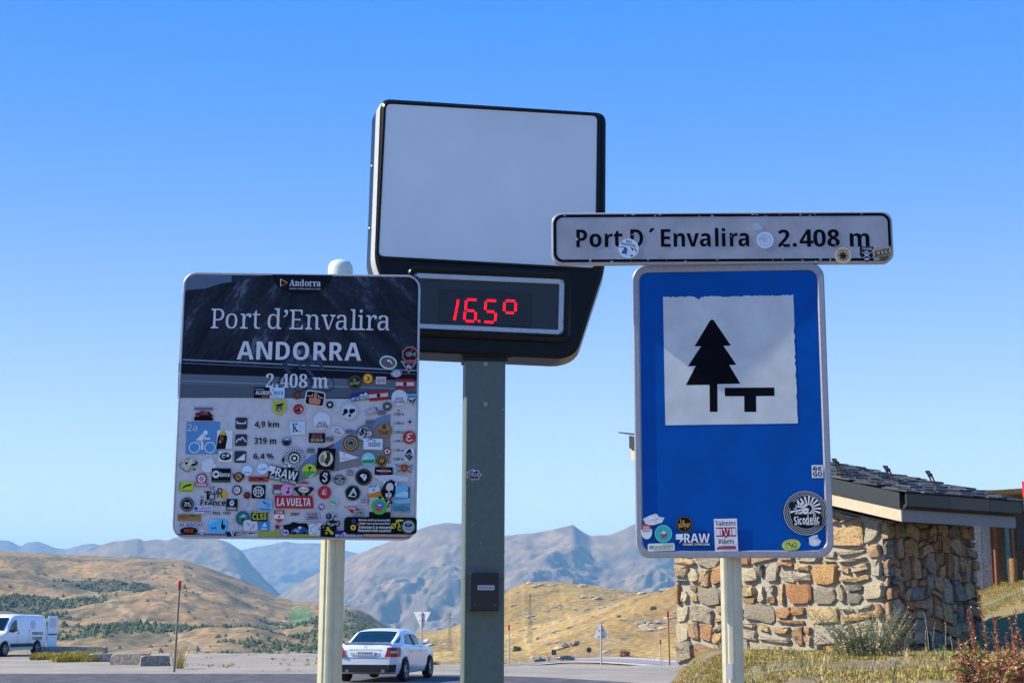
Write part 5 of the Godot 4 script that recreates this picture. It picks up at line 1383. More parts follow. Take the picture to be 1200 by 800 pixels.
	bs(on, Y, Vector2(0.378, 0.1237), 0.0446, 0.0298, 8, "round", "7f8a9c", [["ring", "dcdde0", 0, 0, 0.7, 0.85], ["text", "dcdde0", "GO", 0, 0, 0.5, 0.4, "sb", 0], ["disc", "dcdde0", -0.8, 0.1, 0.14]])
	bs(on, Y, Vector2(0.2835, -0.0248), 0.0496, 0.0215, 18, "rect", "9496a2", [["text", "c9ccd6", "CRAFT", -0.1, 0, 0.85, 0.7, "sb", 0], ["box", "a83040", 0.85, 0.3, 0.12, 0.6, 0]])
	bs(on, Y, Vector2(0.3451, -0.0051), 0.0357, 0.0344, 0, "round", "3a3b45", [["in", "55565f", 0.14], ["disc", "dcdde0", 0, -0.0, 0.36], ["text", "3a3b45", "XI", 0, 0, 0.24, 0.3, "sb", 0]])
	bs(on, Y, Vector2(0.2602, -0.1131), 0.0661, 0.0661, 0, "round", "777b85", [["ring", "4c4e58", 0, 0, 0.88, 0.95], ["scrawl", "dcdde0", 0, 0, 0.8, 34, 51, 0.13], ["scrawl", "1c1d22", 0.05, 0, 0.7, 16, 52, 0.13]])
	bs(on, Y, Vector2(0.3346, -0.0984), 0.0628, 0.0628, 0, "round", "9a7c5c", [["ring", "6c5238", 0, 0, 0.8, 0.86], ["poly", "4c3a28", [[-0.25, 0.2], [0.25, 0.2], [0.2, 0.5], [0.0, 0.85], [-0.2, 0.5]]], ["text", "4c3a28", "Pas Casa", 0, -0.1, 0.7, 0.14, "rb", 0], ["text", "4c3a28", "2408", 0, -0.4, 0.5, 0.16, "sb", 0]])
	bs(on, Y, Vector2(0.293, -0.1525), 0.0744, 0.043, -1, "rect", "cbd8e8", [["text", "1f2a44", "GIDO", 0.15, -0.05, 0.6, 0.38, "sb", 0], ["line", "1f2a44", [[-0.6, 0.5], [-0.3, 0.95], [0.3, 0.55]], 0.12]])
	bs(on, Y, Vector2(0.3495, -0.1801), 0.0298, 0.0298, 0, "round", "a4303c", [["disc", "dcdde0", -0.1, 0, 0.62], ["disc", "1c1d22", -0.05, 0, 0.32], ["box", "dcdde0", 0.65, 0, 0.16, 0.2, 0]])
	bs(on, Y, Vector2(0.2759, -0.2122), 0.0542, 0.0562, 0, "round", "7cc4c8", [["in", "8ecfd4", 0.1], ["poly", "3f8c4c", [[-0.85, -0.1], [0.2, -0.02], [0.85, 0.05], [0.8, -0.45], [-0.8, -0.5]]], ["poly", "6cc0d0", [[-0.75, -0.55], [0.75, -0.5], [0.3, -0.9], [-0.3, -0.9]]], ["poly", "dcdde0", [[-0.7, 0.1], [-0.2, 0.5], [0.1, 0.15]]]])
	bs(on, Y, Vector2(0.3279, -0.2176), 0.0417, 0.0417, 0, "round", "2a2622", [["ring", "a88838", 0, 0, 0.72, 0.86], ["disc", "c8a040", 0, 0.05, 0.42], ["disc", "3c2c18", 0, 0.15, 0.16], ["line", "2a2622", [[-0.3, -0.2], [0.3, -0.2]], 0.1]])
	bs(on, Y, Vector2(0.432, -0.1243), 0.0502, 0.0516, 0, "round", "b23f3c", [["line", "dcdde0", [[0.45, 0.55], [-0.1, 0.5], [-0.3, 0.25], [0.15, 0.08], [-0.35, -0.1], [-0.4, -0.4], [0.0, -0.6], [0.5, -0.35]], 0.16]])
	bs(on, Y, Vector2(0.4312, -0.1911), 0.045, 0.0595, -8, "drop", "d0d3d8", [["poly", "24282a", [[-0.75, -0.2], [-0.3, 0.5], [0.1, 0.85], [0.4, 0.4], [0.75, -0.2], [0.3, -0.8]]], ["disc", "5c6468", 0, -0.3, 0.4, 0.3], ["line", "dcdde0", [[-0.5, -0.1], [0.1, 0.2], [0.6, -0.1]], 0.12], ["disc", "1c1d22", 0.05, 0.6, 0.14]])
	bs(on, Y, Vector2(0.4335, -0.0645), 0.0218, 0.0218, 0, "round", "b9bac6", [["disc", "23262c", 0, 0, 0.5]])
	bs(on, Y, Vector2(0.3891, -0.0203), 0.0099, 0.0099, 0, "star", "33343c", [])
	bs(on, Y, Vector2(0.4152, -0.2454), 0.0727, 0.038, 0, "cloud", "9799a4", [["line", "3a3a40", [[-0.95, 0.85], [0.8, -0.8]], 0.14], ["line", "3a3a40", [[0.95, 0.75], [-0.8, -0.8]], 0.14], ["shape", "a8492f", 0, 0, 0.36, 0.82, "shield", 0], ["disc", "d88c50", 0, 0.1, 0.1, 0.24]])
	bs(on, Y, Vector2(0.3369, -0.2554), 0.0694, 0.0298, -1, "rect", "22191c", [["text", "dcdde0", "TRAMONTANA", 0, 0.0, 0.82, 0.24, "sb", 0], ["box", "a8303c", 0.05, 0.6, 0.4, 0.12, 0], ["box", "a8303c", 0, -0.6, 0.4, 0.12, 0]])
	bs(on, Y, Vector2(0.3664, -0.284), 0.1388, 0.0284, -1, "chip", "c3c9d8", [])
	bs(on, Y, Vector2(0.2598, -0.2798), 0.0641, 0.0641, 0, "round", "191b1f", [["ring", "5c5e66", 0, 0, 0.8, 0.88], ["poly", "dcdde0", [[-0.45, 0.15], [-0.2, 0.4], [0.3, 0.3], [0.4, -0.05], [0.1, -0.5], [-0.15, -0.1]]], ["disc", "8ca8c0", 0.1, 0.1, 0.18]])
	bs(on, Y, Vector2(0.3027, -0.3361), 0.0562, 0.0595, 0, "cloud", "c9d2e4", [["poly", "c8862f", [[-1, -0.3], [0, -0.1], [0.95, 0.2], [0.95, -0.6], [0, -0.9], [-0.8, -0.85]]], ["text", "1c1d22", "KSBI", -0.15, 0.7, 0.4, 0.12, "sb", 0], ["shape", "5c7ab0", -0.1, 0.25, 0.2, 0.26, "star", 0]])
	bs(on, Y, Vector2(0.2662, -0.3724), 0.0298, 0.0347, 0, "cloud", "b7b4c4", [["ring", "1c1d22", -0.45, 0, 0.35, 0.5], ["ring", "1c1d22", 0.45, 0, 0.35, 0.5], ["box", "a888a8", 0, 0.7, 0.5, 0.15, 0]])
	bs(on, Y, Vector2(0.3252, -0.3947), 0.081, 0.0744, 0, "rect", "b4b8b4", [["scrawl", "1c1d22", -0.4, 0.6, 0.6, 20, 61, 0.14], ["scrawl", "1c1d22", 0.6, 0.3, 0.6, 20, 62, 0.14], ["box", "1c1d22", 0, -0.82, 1, 0.34, 0], ["box", "b0a048", 0.1, -0.45, 0.8, 0.05, 0], ["disc", "5cae4c", -0.05, 0.05, 0.78, 0.82], ["disc", "4c7ab8", -0.05, 0.15, 0.5, 0.45], ["disc", "b8504c", -0.1, -0.2, 0.3, 0.25], ["poly", "dcdde0", [[-0.3, 0.3], [0.2, 0.25], [0.0, 0.1]]]])
	bs(on, Y, Vector2(0.3585, -0.3323), 0.0628, 0.0876, -5, "drop", "1c1d22", [["disc", "c7c9cc", 0.05, 0.3, 0.46, 0.42], ["disc", "c7c9cc", 0.0, -0.35, 0.36, 0.42], ["disc", "1c1d22", -0.22, -0.1, 0.18, 0.14], ["disc", "1c1d22", 0.26, -0.05, 0.18, 0.14], ["box", "1c1d22", 0.05, -0.32, 0.06, 0.1, 0], ["box", "1c1d22", 0, -0.58, 0.28, 0.04, 0], ["box", "1c1d22", 0, -0.68, 0.22, 0.03, 0], ["poly", "dcdde0", [[-0.75, 0.5], [-0.85, 0.98], [-0.5, 0.75]]], ["poly", "dcdde0", [[0.6, 0.6], [0.85, 0.98], [0.85, 0.45]]]])
	bs(on, Y, Vector2(0.4117, -0.3373), 0.0562, 0.0512, 0, "rect", "6fb6d8", [["poly", "a8d4e8", [[-1, -0.4], [0.2, 0.2], [1, 0.0], [1, -1], [-1, -1]]], ["box", "3c4650", 0.85, 0, 0.12, 0.8, 0], ["disc", "2c3c50", 0.5, 0.15, 0.08]])
	bs(on, Y, Vector2(0.4077, -0.3848), 0.0661, 0.0562, -2, "rect", "5f97b4", [["poly", "8fb8c8", [[-1, 0.5], [1, 0.9], [1, 0.3], [-0.4, 0.1]]], ["poly", "4a7f98", [[-1, -0.3], [0.2, 0], [1, -0.4], [1, -0.8], [-1, -0.7]]], ["text", "28485c", "els cims", -0.2, -0.75, 0.6, 0.12, "sb", 0]])
	bs(on, Y, Vector2(0.3293, -0.4653), 0.2777, 0.0645, 0, "soft", "15171a", [["text", "dcdde0", "Baixa amb precaució!", -0.17, 0.62, 0.43, 0.17, "sb", 0], ["text", "dcdde0", "¡Baja con precaución!", -0.17, 0.22, 0.43, 0.17, "sb", 0], ["text", "dcdde0", "Attention à la descente!", -0.13, -0.18, 0.47, 0.17, "sb", 0], ["text", "dcdde0", "Descend with caution!", -0.16, -0.58, 0.45, 0.17, "sb", 0], ["ring", "d8c43c", -0.75, -0.25, 0.14, 0.32], ["ring", "3c50b0", -0.74, 0.5, 0.12, 0.24], ["ring", "b0404c", -0.6, 0.1, 0.1, 0.22], ["ring", "c8c040", 0.36, -0.02, 0.2, 0.3], ["ring", "c8c040", 0.54, -0.28, 0.2, 0.3], ["line", "c8c040", [[0.36, 0], [0.46, 0.55], [0.55, -0.2]], 0.14], ["disc", "c8c040", 0.53, 0.62, 0.12]])
	bs(on, Y, Vector2(0.4357, -0.4686), 0.0615, 0.0615, 0, "round", "1a1c1e", [["ring", "2f4a3a", 0, 0, 0.84, 0.95], ["in", "a2a8b0", 0.24], ["disc", "2c333c", 0, 0.2, 0.5, 0.24], ["box", "a2a8b0", 0, 0.25, 0.2, 0.06, 0], ["text", "3c4a5c", "pirineus", 0, -0.3, 0.5, 0.1, "sb", 0]])
	bs(on, Y, Vector2(0.2779, -0.0675), 0.0314, 0.0185, 0, "soft", "767780", [["text", "4c4d56", "8,2%", 0, 0, 0.75, 0.5, "sb", 0]])
	bs(on, Y, Vector2(0.3232, -0.0297), 0.0314, 0.0185, 0, "soft", "767780", [["text", "4c4d56", "6,4%", 0, 0, 0.75, 0.5, "sb", 0]])
	bs(on, Y, Vector2(0.2014, -0.1041), 0.0298, 0.0165, 0, "soft", "767780", [["text", "4c4d56", "6,8%", 0, 0, 0.75, 0.5, "sb", 0]])
	bs(on, Y, Vector2(0.1266, -0.1347), 0.0298, 0.0179, 0, "soft", "767780", [["text", "4c4d56", "5,1%", 0, 0, 0.75, 0.5, "sb", 0]])
	bs(on, Y, Vector2(0.054, -0.1791), 0.0298, 0.0179, 0, "soft", "767780", [["text", "4c4d56", "4,6%", 0, 0, 0.75, 0.5, "sb", 0]])

func make_thermometer() -> void:
	var Y := 3.9705
	var S := thing("temperature_display", "tall black cabinet on a green pole with blank white panel and red LED reading", "sign")
	turned(S, 7.0, -0.85)
	S.position = Vector3(-0.1, Y, -7.747) - S.basis * Vector3(0, Y, 0)
	var up := Transform3D(Basis.IDENTITY, Vector3(0, Y, 0))
	var black := plain(0.3, 0.0, T.scuff, 1.6)
	black.metallic_specular = 0.3
	var out := PackedVector2Array([Vector2(-0.6016, -0.437), Vector2(-0.4144, -0.9018), Vector2(0.4451, -0.9115), Vector2(0.5986, -0.4218), Vector2(0.5998, 0.4233), Vector2(-0.5972, 0.4355)])
	var shape := PackedVector2Array()
	var rad := [0.05, 0.07, 0.10, 0.05, 0.055, 0.055]
	for i in 6:
		var p := out[i]; var a := out[(i + 5) % 6]; var b := out[(i + 1) % 6]
		var s: Vector2 = p - (p - a).normalized() * rad[i]; var e: Vector2 = p + (b - p).normalized() * rad[i]
		for k in 7:
			var u := k / 6.0
			shape.append(s.lerp(p, u).lerp(p.lerp(e, u), u))
	var g := Geo.new(); g.xf = up; g.col = lin("16161a")
	# the flanks flare a little towards the back
	var wide := Geo.inset(shape, -0.036)
	for i in wide.size(): wide[i].y = clampf(wide[i].y, shape[i].y - 0.002, shape[i].y + 0.012)
	var n0 := shape.size()
	for i in n0:
		var k := (i + 1) % n0
		g.q(Vector3(wide[i].x, wide[i].y, -0.25), Vector3(wide[k].x, wide[k].y, -0.25), Vector3(shape[k].x, shape[k].y, -0.012), Vector3(shape[i].x, shape[i].y, -0.012))
	g.flat(wide, -0.25)
	g.flat(shape, -0.012)
	var back := part("cabinet", g.mesh(black, 40.0), S, "black sheet metal cabinet")
	# a pale metal strip runs down the left flank
	g = Geo.new(); g.xf = up; g.col = lin("cfcdc8")
	for i in n0:
		var p := shape[i]; var q := shape[(i + 1) % n0]
		var d := (q - p).normalized()
		if d.y > -0.35 or p.distance_to(q) < 0.0005: continue
		var ring_ := []
		for e in [p, q]:
			var w: Vector2 = wide[i] if e == p else wide[(i + 1) % n0]
			for s in [0.05, 0.07, 0.46, 0.48]:
				var lift := 0.0 if s == 0.05 or s == 0.48 else 0.003
				var m: Vector2 = e.lerp(w, s) + (w - e).normalized() * lift
				ring_.append(Vector3(m.x, m.y, lerpf(-0.012, -0.25, s)))
		for k in 3: g.q(ring_[k + 1], ring_[k + 5], ring_[k + 4], ring_[k])
	part("edge_trim", g.mesh(plain(0.4, 0.3, T.scuff, 1.6), 40.0), S, "pale metal strip down the left flank")
	g = Geo.new(); g.xf = up; g.col = lin("131317")
	g.prism(Geo.inset(shape, 0.004), -0.0165, 0.0, 0.010)
	part("front_frame", g.mesh(black, 40.0), S)
	# screws down the left flank
	for y in [0.12, -0.22]:
		g = Geo.new(); g.col = lin("a9a9aa")
		var t: float = (y - shape[41].y) / (shape[0].y - shape[41].y)
		var e := shape[41].lerp(shape[0], t).lerp(wide[41].lerp(wide[0], t), 0.75)
		g.xf = Transform3D(Basis(Vector3(0, 0, 1), PI / 2), Vector3(e.x, Y + y, lerpf(-0.012, -0.25, 0.75)))
		g.lathe([Vector2(0.008, -0.004), Vector2(0.008, 0.003), Vector2(0.005, 0.006), Vector2(0, 0.006)], 8)
		part("flank_screw", g.mesh(plain(0.4, 0.6), 30.0), S)
	# white acrylic panel and the raised lip round it
	var pan := softened(PackedVector2Array([Vector2(-0.5849, -0.4139), Vector2(0.5447, -0.4285), Vector2(0.5518, 0.402), Vector2(-0.5696, 0.4066)]), 0.03, 5)
	g = Geo.new(); g.xf = up; g.col = lin("e0e4e7")
	g.prism(pan, -0.004, 0.0035, 0.001)
	part("light_panel", g.mesh(plain(0.3, 0.0, noise_tex(33, 0.006, 0.93, 1.0, 256, 3), 0.7), 30.0), S, "blank white acrylic panel")
	g = Geo.new(); g.xf = up; g.col = lin("19191c")
	g.frame(Geo.inset(pan, -0.014), Geo.inset(pan, 0.002), -0.004, 0.010, 0.004)
	part("panel_lip", g.mesh(black, 40.0), S)
	# display: a raised bezel, a worn silver frame, the dark window
	var win := PackedVector2Array([Vector2(-0.4045, -0.7844), Vector2(0.3776, -0.7897), Vector2(0.3817, -0.496), Vector2(-0.4033, -0.4944)])
	var win_o := softened(win, 0.022, 5)
	g = Geo.new(); g.xf = up; g.col = lin("1b1a1a")
	var bez := softened(PackedVector2Array([win[0] + Vector2(-0.034, -0.038), win[1] + Vector2(0.036, -0.038), win[2] + Vector2(0.036, 0.036), win[3] + Vector2(-0.034, 0.036)]), 0.05, 5)
	g.frame(bez, Geo.inset(win_o, -0.002), -0.004, 0.034, 0.014)
	part("display_bezel", g.mesh(black, 40.0), S)
	var win_i := softened(PackedVector2Array([win[0] + Vector2(0.026, 0.026), win[1] + Vector2(-0.028, 0.026), win[2] + Vector2(-0.028, -0.027), win[3] + Vector2(0.026, -0.027)]), 0.006, 5)
	g = Geo.new(); g.xf = up; g.col = lin("b9bcc2")
	g.frame(win_o, win_i, -0.002, 0.020, 0.003)
	var fr := part("display_frame", g.mesh(plain(0.4, 0.5, T.scuff, 3.0), 40.0), S, "worn silver frame round the display")
	# paint chips on the silver frame
	g = Geo.new(); g.xf = up; g.col = lin("1c1b1c")
	var r := RandomNumberGenerator.new(); r.seed = 3
	var wo := win_o.size()
	for k in 70:
		var i := r.randi() % wo; var s := r.randf(); var t := r.randf()
		var p := win_o[i].lerp(win_o[(i + 1) % wo], s); var q := win_i[i].lerp(win_i[(i + 1) % wo], s)
		t = 0.14 + 0.1 * t if r.randf() < 0.75 else 0.2 + 0.6 * t
		var sz := r.randf_range(0.0012, 0.0045) * (1.0 if t < 0.3 else 0.6)
		g.flat(shift(oval(sz, sz * r.randf_range(0.5, 1.0), 7, r.randf()), lerpf(p.x, q.x, t), lerpf(p.y, q.y, t)), 0.0203 + k * 0.000002)
	part("paint_chips", g.mesh(plain(0.6), 0.0), S)
	g = Geo.new(); g.xf = up; g.col = lin("1d2027")
	g.prism(Geo.inset(win_i, -0.002), -0.004, 0.004)
	part("display_back", g.mesh(plain(0.35), 20.0), S)
	g = Geo.new(); g.xf = up; g.col = lin("1a1820")
	g.prism(softened(PackedVector2Array([Vector2(-0.266, -0.7441), Vector2(0.2155, -0.7541), Vector2(0.2133, -0.5769), Vector2(-0.2699, -0.5724)]), 0.012, 4), 0.004, 0.009, 0.002)
	var module := part("led_module", g.mesh(plain(0.5), 20.0), S)
	var red := StandardMaterial3D.new()
	red.albedo_color = Color(0.25, 0.01, 0.03)
	red.emission_enabled = true; red.emission = Color(1.0, 0.07, 0.19); red.emission_energy_multiplier = 1.25
	var digits := [
		[[Vector2(-0.1696, -0.6269), Vector2(-0.1765, -0.6741)], [Vector2(-0.178, -0.683), Vector2(-0.1867, -0.7302)]],
		[[Vector2(-0.0777, -0.6226), Vector2(-0.1196, -0.6219)], [Vector2(-0.1282, -0.6298), Vector2(-0.1308, -0.6747)], [Vector2(-0.1332, -0.6881), Vector2(-0.1355, -0.7261)], [Vector2(-0.1261, -0.7352), Vector2(-0.0888, -0.7357)], [Vector2(-0.0793, -0.7264), Vector2(-0.0774, -0.6884)], [Vector2(-0.1184, -0.6796), Vector2(-0.0876, -0.6803)]],
		[[Vector2(-0.0633, -0.733), Vector2(-0.0559, -0.7332)]],
		[[Vector2(0.0241, -0.6234), Vector2(-0.0183, -0.6227)], [Vector2(-0.0269, -0.6306), Vector2(-0.0293, -0.671)], [Vector2(-0.0181, -0.6805), Vector2(0.0158, -0.6815)], [Vector2(0.0257, -0.6901), Vector2(0.0227, -0.7264)], [Vector2(0.0123, -0.7366), Vector2(-0.0303, -0.7358)]],
		[[Vector2(0.123, -0.6207), Vector2(0.0788, -0.6201)], [Vector2(0.0702, -0.6316), Vector2(0.0686, -0.672)], [Vector2(0.0798, -0.6828), Vector2(0.1173, -0.6837)], [Vector2(0.1273, -0.6722), Vector2(0.129, -0.6317)]],
	]
	for d in digits:
		g = Geo.new(); g.xf = up
		for s in d:
			var a: Vector2 = s[0]; var b: Vector2 = s[1]
			var n := maxi(1, int(round(a.distance_to(b) / 0.0056)))
			var m := (b - a).normalized().orthogonal() * 0.0036
			for i in n + 1:
				for side in [-1, 1]:
					var c: Vector2 = a.lerp(b, float(i) / n) + m * side
					g.prism(shift(oval(0.0030, 0.0030, 7), c.x, c.y), 0.009, 0.0105, 0.0006, false)
		part("led_digit", g.mesh(red, 0.0), module)
	# the pane in front
	var glass := StandardMaterial3D.new()
	glass.transparency = BaseMaterial3D.TRANSPARENCY_ALPHA
	glass.albedo_color = Color(0.12, 0.14, 0.17, 0.08)
	glass.roughness = 0.03
	glass.metallic_specular = 0.2
	g = Geo.new(); g.xf = up
	g.flat(win_i, 0.0145)
	part("display_pane", g.mesh(glass, 0.0), S)
	# pole, its head plate and bolts
	var inv := S.transform.affine_inverse()
	var top: Vector3 = inv * Vector3(-0.145, 3.062, -7.860)
	var low: Vector3 = inv * Vector3(-0.151, 1.422, -7.860)
	var dir := (low - top).normalized()
	low = top + dir * ((top.y + 0.15) / -dir.y)
	var right := Vector3(1, 0, 0)
	var by := -dir
	var bz := right.cross(by).normalized()
	var B := Basis(by.cross(bz).normalized(), by, bz)
	var pole_m := plain(0.55, 0.0, T.scuff, 1.3)
	g = Geo.new(); g.col = lin("5b6863")
	g.xf = Transform3D(B, (top + low) / 2)
	g.box(Vector3.ZERO, Vector3(0.207, top.distance_to(low), 0.15), 0.008)
	part("pole", g.mesh(pole_m, 20.0), S, "grey green square pole")
	g = Geo.new(); g.col = lin("26282a"); g.xf = Transform3D(B, top)
	g.box(Vector3(0.005, 0.01, 0.0), Vector3(0.262, 0.026, 0.19), 0.004)
	g.box(Vector3(0, -0.012, 0), Vector3(0.226, 0.02, 0.166), 0.003)
	part("head_plate", g.mesh(black, 20.0), S)
	for y in [-0.035, -0.245]:
		g = Geo.new(); g.col = lin("8f9696")
		g.xf = Transform3D(B * Basis(Vector3(1, 0, 0), PI / 2), top + B * Vector3(0.0, y, 0.075))
		g.lathe([Vector2(0.013, 0), Vector2(0.013, 0.003), Vector2(0.008, 0.004), Vector2(0.007, 0.009), Vector2(0, 0.011)], 10)
		part("bolt", g.mesh(plain(0.4, 0.7), 30.0), S)
	var face := Transform3D(B, top + B * Vector3(0, 0, 0.075))
	# scratches and chipped paint
	g = Geo.new(); g.xf = face
	for k in 46:
		g.col = lin(["8b938f", "a3a8a4", "46504c", "7a6a58"][r.randi() % 4])
		var x := r.randf_range(-0.094, 0.094)
		if r.randf() < 0.4: x = 0.0945 * signf(x)
		var L := r.randf_range(0.002, 0.018)
		g.flat(shift(oval(L, r.randf_range(0.0006, 0.0018), 7), x, r.randf_range(-1.9, -0.05), r.randf_range(-0.9, 0.9)), 0.0004 + k * 0.00001)
	part("scratches", g.mesh(film, 0.0), S)
	# the small control box with its label
	g = Geo.new(); g.col = lin("1a1c22"); g.xf = face
	g.box(Vector3(-0.003, -(682.5 - 421) * 0.00456, 0.028), Vector3(0.150, 0.186, 0.056), 0.005)
	var cb := part("control_box", g.mesh(plain(0.3), 20.0), S)
	g = Geo.new(); g.col = lin("a9b2c0"); g.xf = face
	g.prism(shift(rounded(0.085, 0.024, 0.005, 3), 0.004, -(678 - 421) * 0.00456), 0.056, 0.0575)
	for k in 9:
		g.col = lin("5b6474")
		g.flat(shift(outline("rect", 0.004, 0.010), -0.03 + k * 0.0085, -(678 - 421) * 0.00456), 0.0577)
	part("label", g.mesh(film, 0.0), cb)
	for k in 2:
		g = Geo.new(); g.col = lin("4c4f56"); g.xf = face
		g.prism(shift(oval(0.006, 0.006, 8), -0.05 + 0.1 * k, -(697 - 421) * 0.00456), 0.056, 0.0575)
		part("screw", g.mesh(plain(0.4, 0.5), 0.0), cb)
	var badge := Node3D.new()
	badge.name = "pole_sticker"
	S.add_child(badge, true)
	badge.transform = face
	sticker(badge, Vector2(-0.056, -(554 - 421) * 0.00456), 0.085, 0.062, 0.0, "cloud", "aeb4c2", [["in", "2f3440", 0.16], ["text", "c9ccd6", "COLLA", 0, 0.05, 0.6, 0.3, "sb"], ["box", "a0404c", 0, -0.55, 0.5, 0.12], ["disc", "c9ccd6", 0, 0.6, 0.16]])

func make_rest_area_sign() -> void:
	var Y := 2.3861
	var S := thing("rest_area_sign", "blue picnic site sign under a white name plate, in front of the stone hut", "sign")
	turned(S, -4.4, -0.06)
	S.position = Vector3(0.6816, Y, -4.7381) - S.basis * Vector3(0, Y, 0)
	var w := 0.602; var h := 0.9205
	var off := Vector2(0, Y)
	var up := Transform3D(Basis.IDENTITY, Vector3(0, Y, 0))
	var alu := plain(0.42, 0.35, T.scuff, 3.0)
	var foil := plain(0.36, 0.0, noise_tex(44, 0.01, 0.90, 1.0, 512, 5), 1.6)
	foil.metallic_specular = 0.2
	var g := Geo.new(); g.xf = up; g.col = lin("0052a8")
	g.prism(rounded(w - 0.02, h - 0.02, 0.035, 8), -0.018, -0.004)
	var on_panel := part("panel", g.mesh(foil, 20.0), S, "blue reflective panel")
	g = Geo.new(); g.xf = up; g.col = lin("9b9ca6")
	g.frame(rounded(w, h, 0.047, 8), rounded(w - 0.045, h - 0.045, 0.028, 8), -0.022, 0.001, 0.004)
	part("edge_frame", g.mesh(alu, 30.0), S, "grey metal edge")
	# white field, its foil nibbled away along the top and the right
	var r := RandomNumberGenerator.new(); r.seed = 15
	var f := PackedVector2Array()
	var c := [Vector2(-0.2039, -0.0504), Vector2(0.2051, -0.048), Vector2(0.2035, 0.3586), Vector2(-0.2047, 0.3587)]
	f.append(c[0]); f.append(c[1])
	for i in 40:
		var bite := 0.004 * pow(r.randf(), 3.0)
		f.append((c[1] as Vector2).lerp(c[2], (i + 0.5) / 40.0) + Vector2(-bite, 0))
	f.append(c[2])
	for i in 60:
		var x := (i + 0.5) / 60.0
		var bite := 0.0045 * pow(r.randf(), 2.0)
		if absf(x - 0.73) < 0.035: bite += 0.010 * (1.0 - absf(x - 0.73) / 0.035)
		if absf(x - 0.52) < 0.015: bite += 0.004
		f.append((c[2] as Vector2).lerp(c[3], x) + Vector2(0, -bite))
	f.append(c[3])
	g = Geo.new(); g.xf = up; g.col = lin("cfd3d6")
	g.prism(f, -0.004, -0.0032, 0.0, false)
	part("white_field", g.mesh(foil, 20.0), on_panel)
	g = Geo.new(); g.xf = up; g.col = lin("131316")
	var tree := PackedVector2Array([Vector2(-0.0655, -0.0094), Vector2(-0.0418, -0.0096), Vector2(-0.0401, 0.0773), Vector2(0.0312, 0.0779), Vector2(-0.0017, 0.137), Vector2(0.0205, 0.1378), Vector2(-0.018, 0.1981), Vector2(0.0051, 0.1987), Vector2(-0.0452, 0.278), Vector2(-0.0488, 0.2822), Vector2(-0.0555, 0.2822), Vector2(-0.0596, 0.2782), Vector2(-0.1089, 0.1979), Vector2(-0.0884, 0.1979), Vector2(-0.1309, 0.135), Vector2(-0.1064, 0.1352), Vector2(-0.1381, 0.0754), Vector2(-0.0647, 0.0754)])
	g.flat(tree, -0.0030)
	part("tree_symbol", g.mesh(film, 0.0), on_panel)
	g = Geo.new(); g.xf = up; g.col = lin("131316")
	g.flat(PackedVector2Array([Vector2(-0.0174, 0.0658), Vector2(-0.0177, 0.0389), Vector2(0.0418, 0.0386), Vector2(0.0411, -0.0109), Vector2(0.0779, -0.011), Vector2(0.0786, 0.0385), Vector2(0.1354, 0.0385), Vector2(0.1354, 0.065)]), -0.0030)
	part("table_symbol", g.mesh(film, 0.0), on_panel)
	on_sign_stickers(on_panel, off)
	# name plate
	var pb := S.transform.affine_inverse() * Transform3D(Basis(Vector3.UP, deg_to_rad(-1.2)), Vector3(0.6640, 2.9272, -4.7190))
	g = Geo.new(); g.col = lin("a6a8b2")
	g.prism(rounded(1.077, 0.1675, 0.034, 8), -0.026, 0.0, 0.003)
	var plate := part("name_plate", g.mesh(plain(0.42, 0.0, noise_tex(45, 0.012, 0.86, 1.0, 512, 5), 1.3), 30.0), S, "white name plate with black border")
	plate.transform = pb
	g = Geo.new(); g.col = lin("141418")
	var o := rounded(1.064, 0.155, 0.030, 8); var n := rounded(1.046, 0.137, 0.022, 8)
	for i in o.size():
		var k := (i + 1) % o.size()
		g.q(Vector3(o[i].x, o[i].y, 0.0003), Vector3(o[k].x, o[k].y, 0.0003), Vector3(n[k].x, n[k].y, 0.0003), Vector3(n[i].x, n[i].y, 0.0003))
	part("border_line", g.mesh(film, 0.0), plate)
	g = Geo.new(); g.col = lin("b9bcc6")
	for k in 34:
		# flakes lost from the border
		var x := r.randf_range(-0.5, 0.5); var y := (0.0745 if r.randf() < 0.6 else -0.074) + r.randf_range(-0.005, 0.005)
		g.flat(shift(oval(r.randf_range(0.001, 0.006), r.randf_range(0.0006, 0.0022), 7), x, y), 0.0006 + k * 0.000003)
	for k in 16:
		g.flat(shift(oval(r.randf_range(0.001, 0.005), r.randf_range(0.001, 0.004), 7), r.randf_range(-0.5, 0.5), r.randf_range(-0.06, 0.06)), 0.0006 + k * 0.000003)
	part("worn_flecks", g.mesh(film, 0.0), plate)
	lettering(plate, "lettering", [["Port D´Envalira", -0.1875, 0.0015, 0.5459, 0.0607, "121216", "sb"], ["2.408 m", 0.3202, -0.0028, 0.2871, 0.0566, "121216", "sb"]], 0.0005)
	on_plate_stickers(plate)
	# post behind both, with clamps
	var nf := 32
	var plan := PackedVector2Array()
	for i in nf:
		var a := TAU * i / nf
		var q: float = 0.88 if i % 4 == 1 else 1.0
		plan.append(Vector2(cos(a) * 0.033 * q, sin(a) * 0.030 * q))
	var foot: Vector3 = S.transform.affine_inverse() * Vector3(0.679, 1.755, -4.810)
	var po := part("post", post_mesh(plan, -0.1, 2.98, plain(0.45, 0.3, T.scuff, 1.2), lin("cdc6ae")), S, "fluted pale post")
	po.position = Vector3(foot.x, 0, foot.z)
	for y in [Y - 0.30, Y + 0.28, 2.93]:
		g = Geo.new(); g.col = lin("8c8f94")
		g.box(Vector3(foot.x, y, -0.034), Vector3(0.12, 0.035, 0.022), 0.003)
		part("clamp", g.mesh(alu, 20.0), S)
	# a loose tail of old tape left on the post
	g = Geo.new(); g.col = lin("e0dfd8")
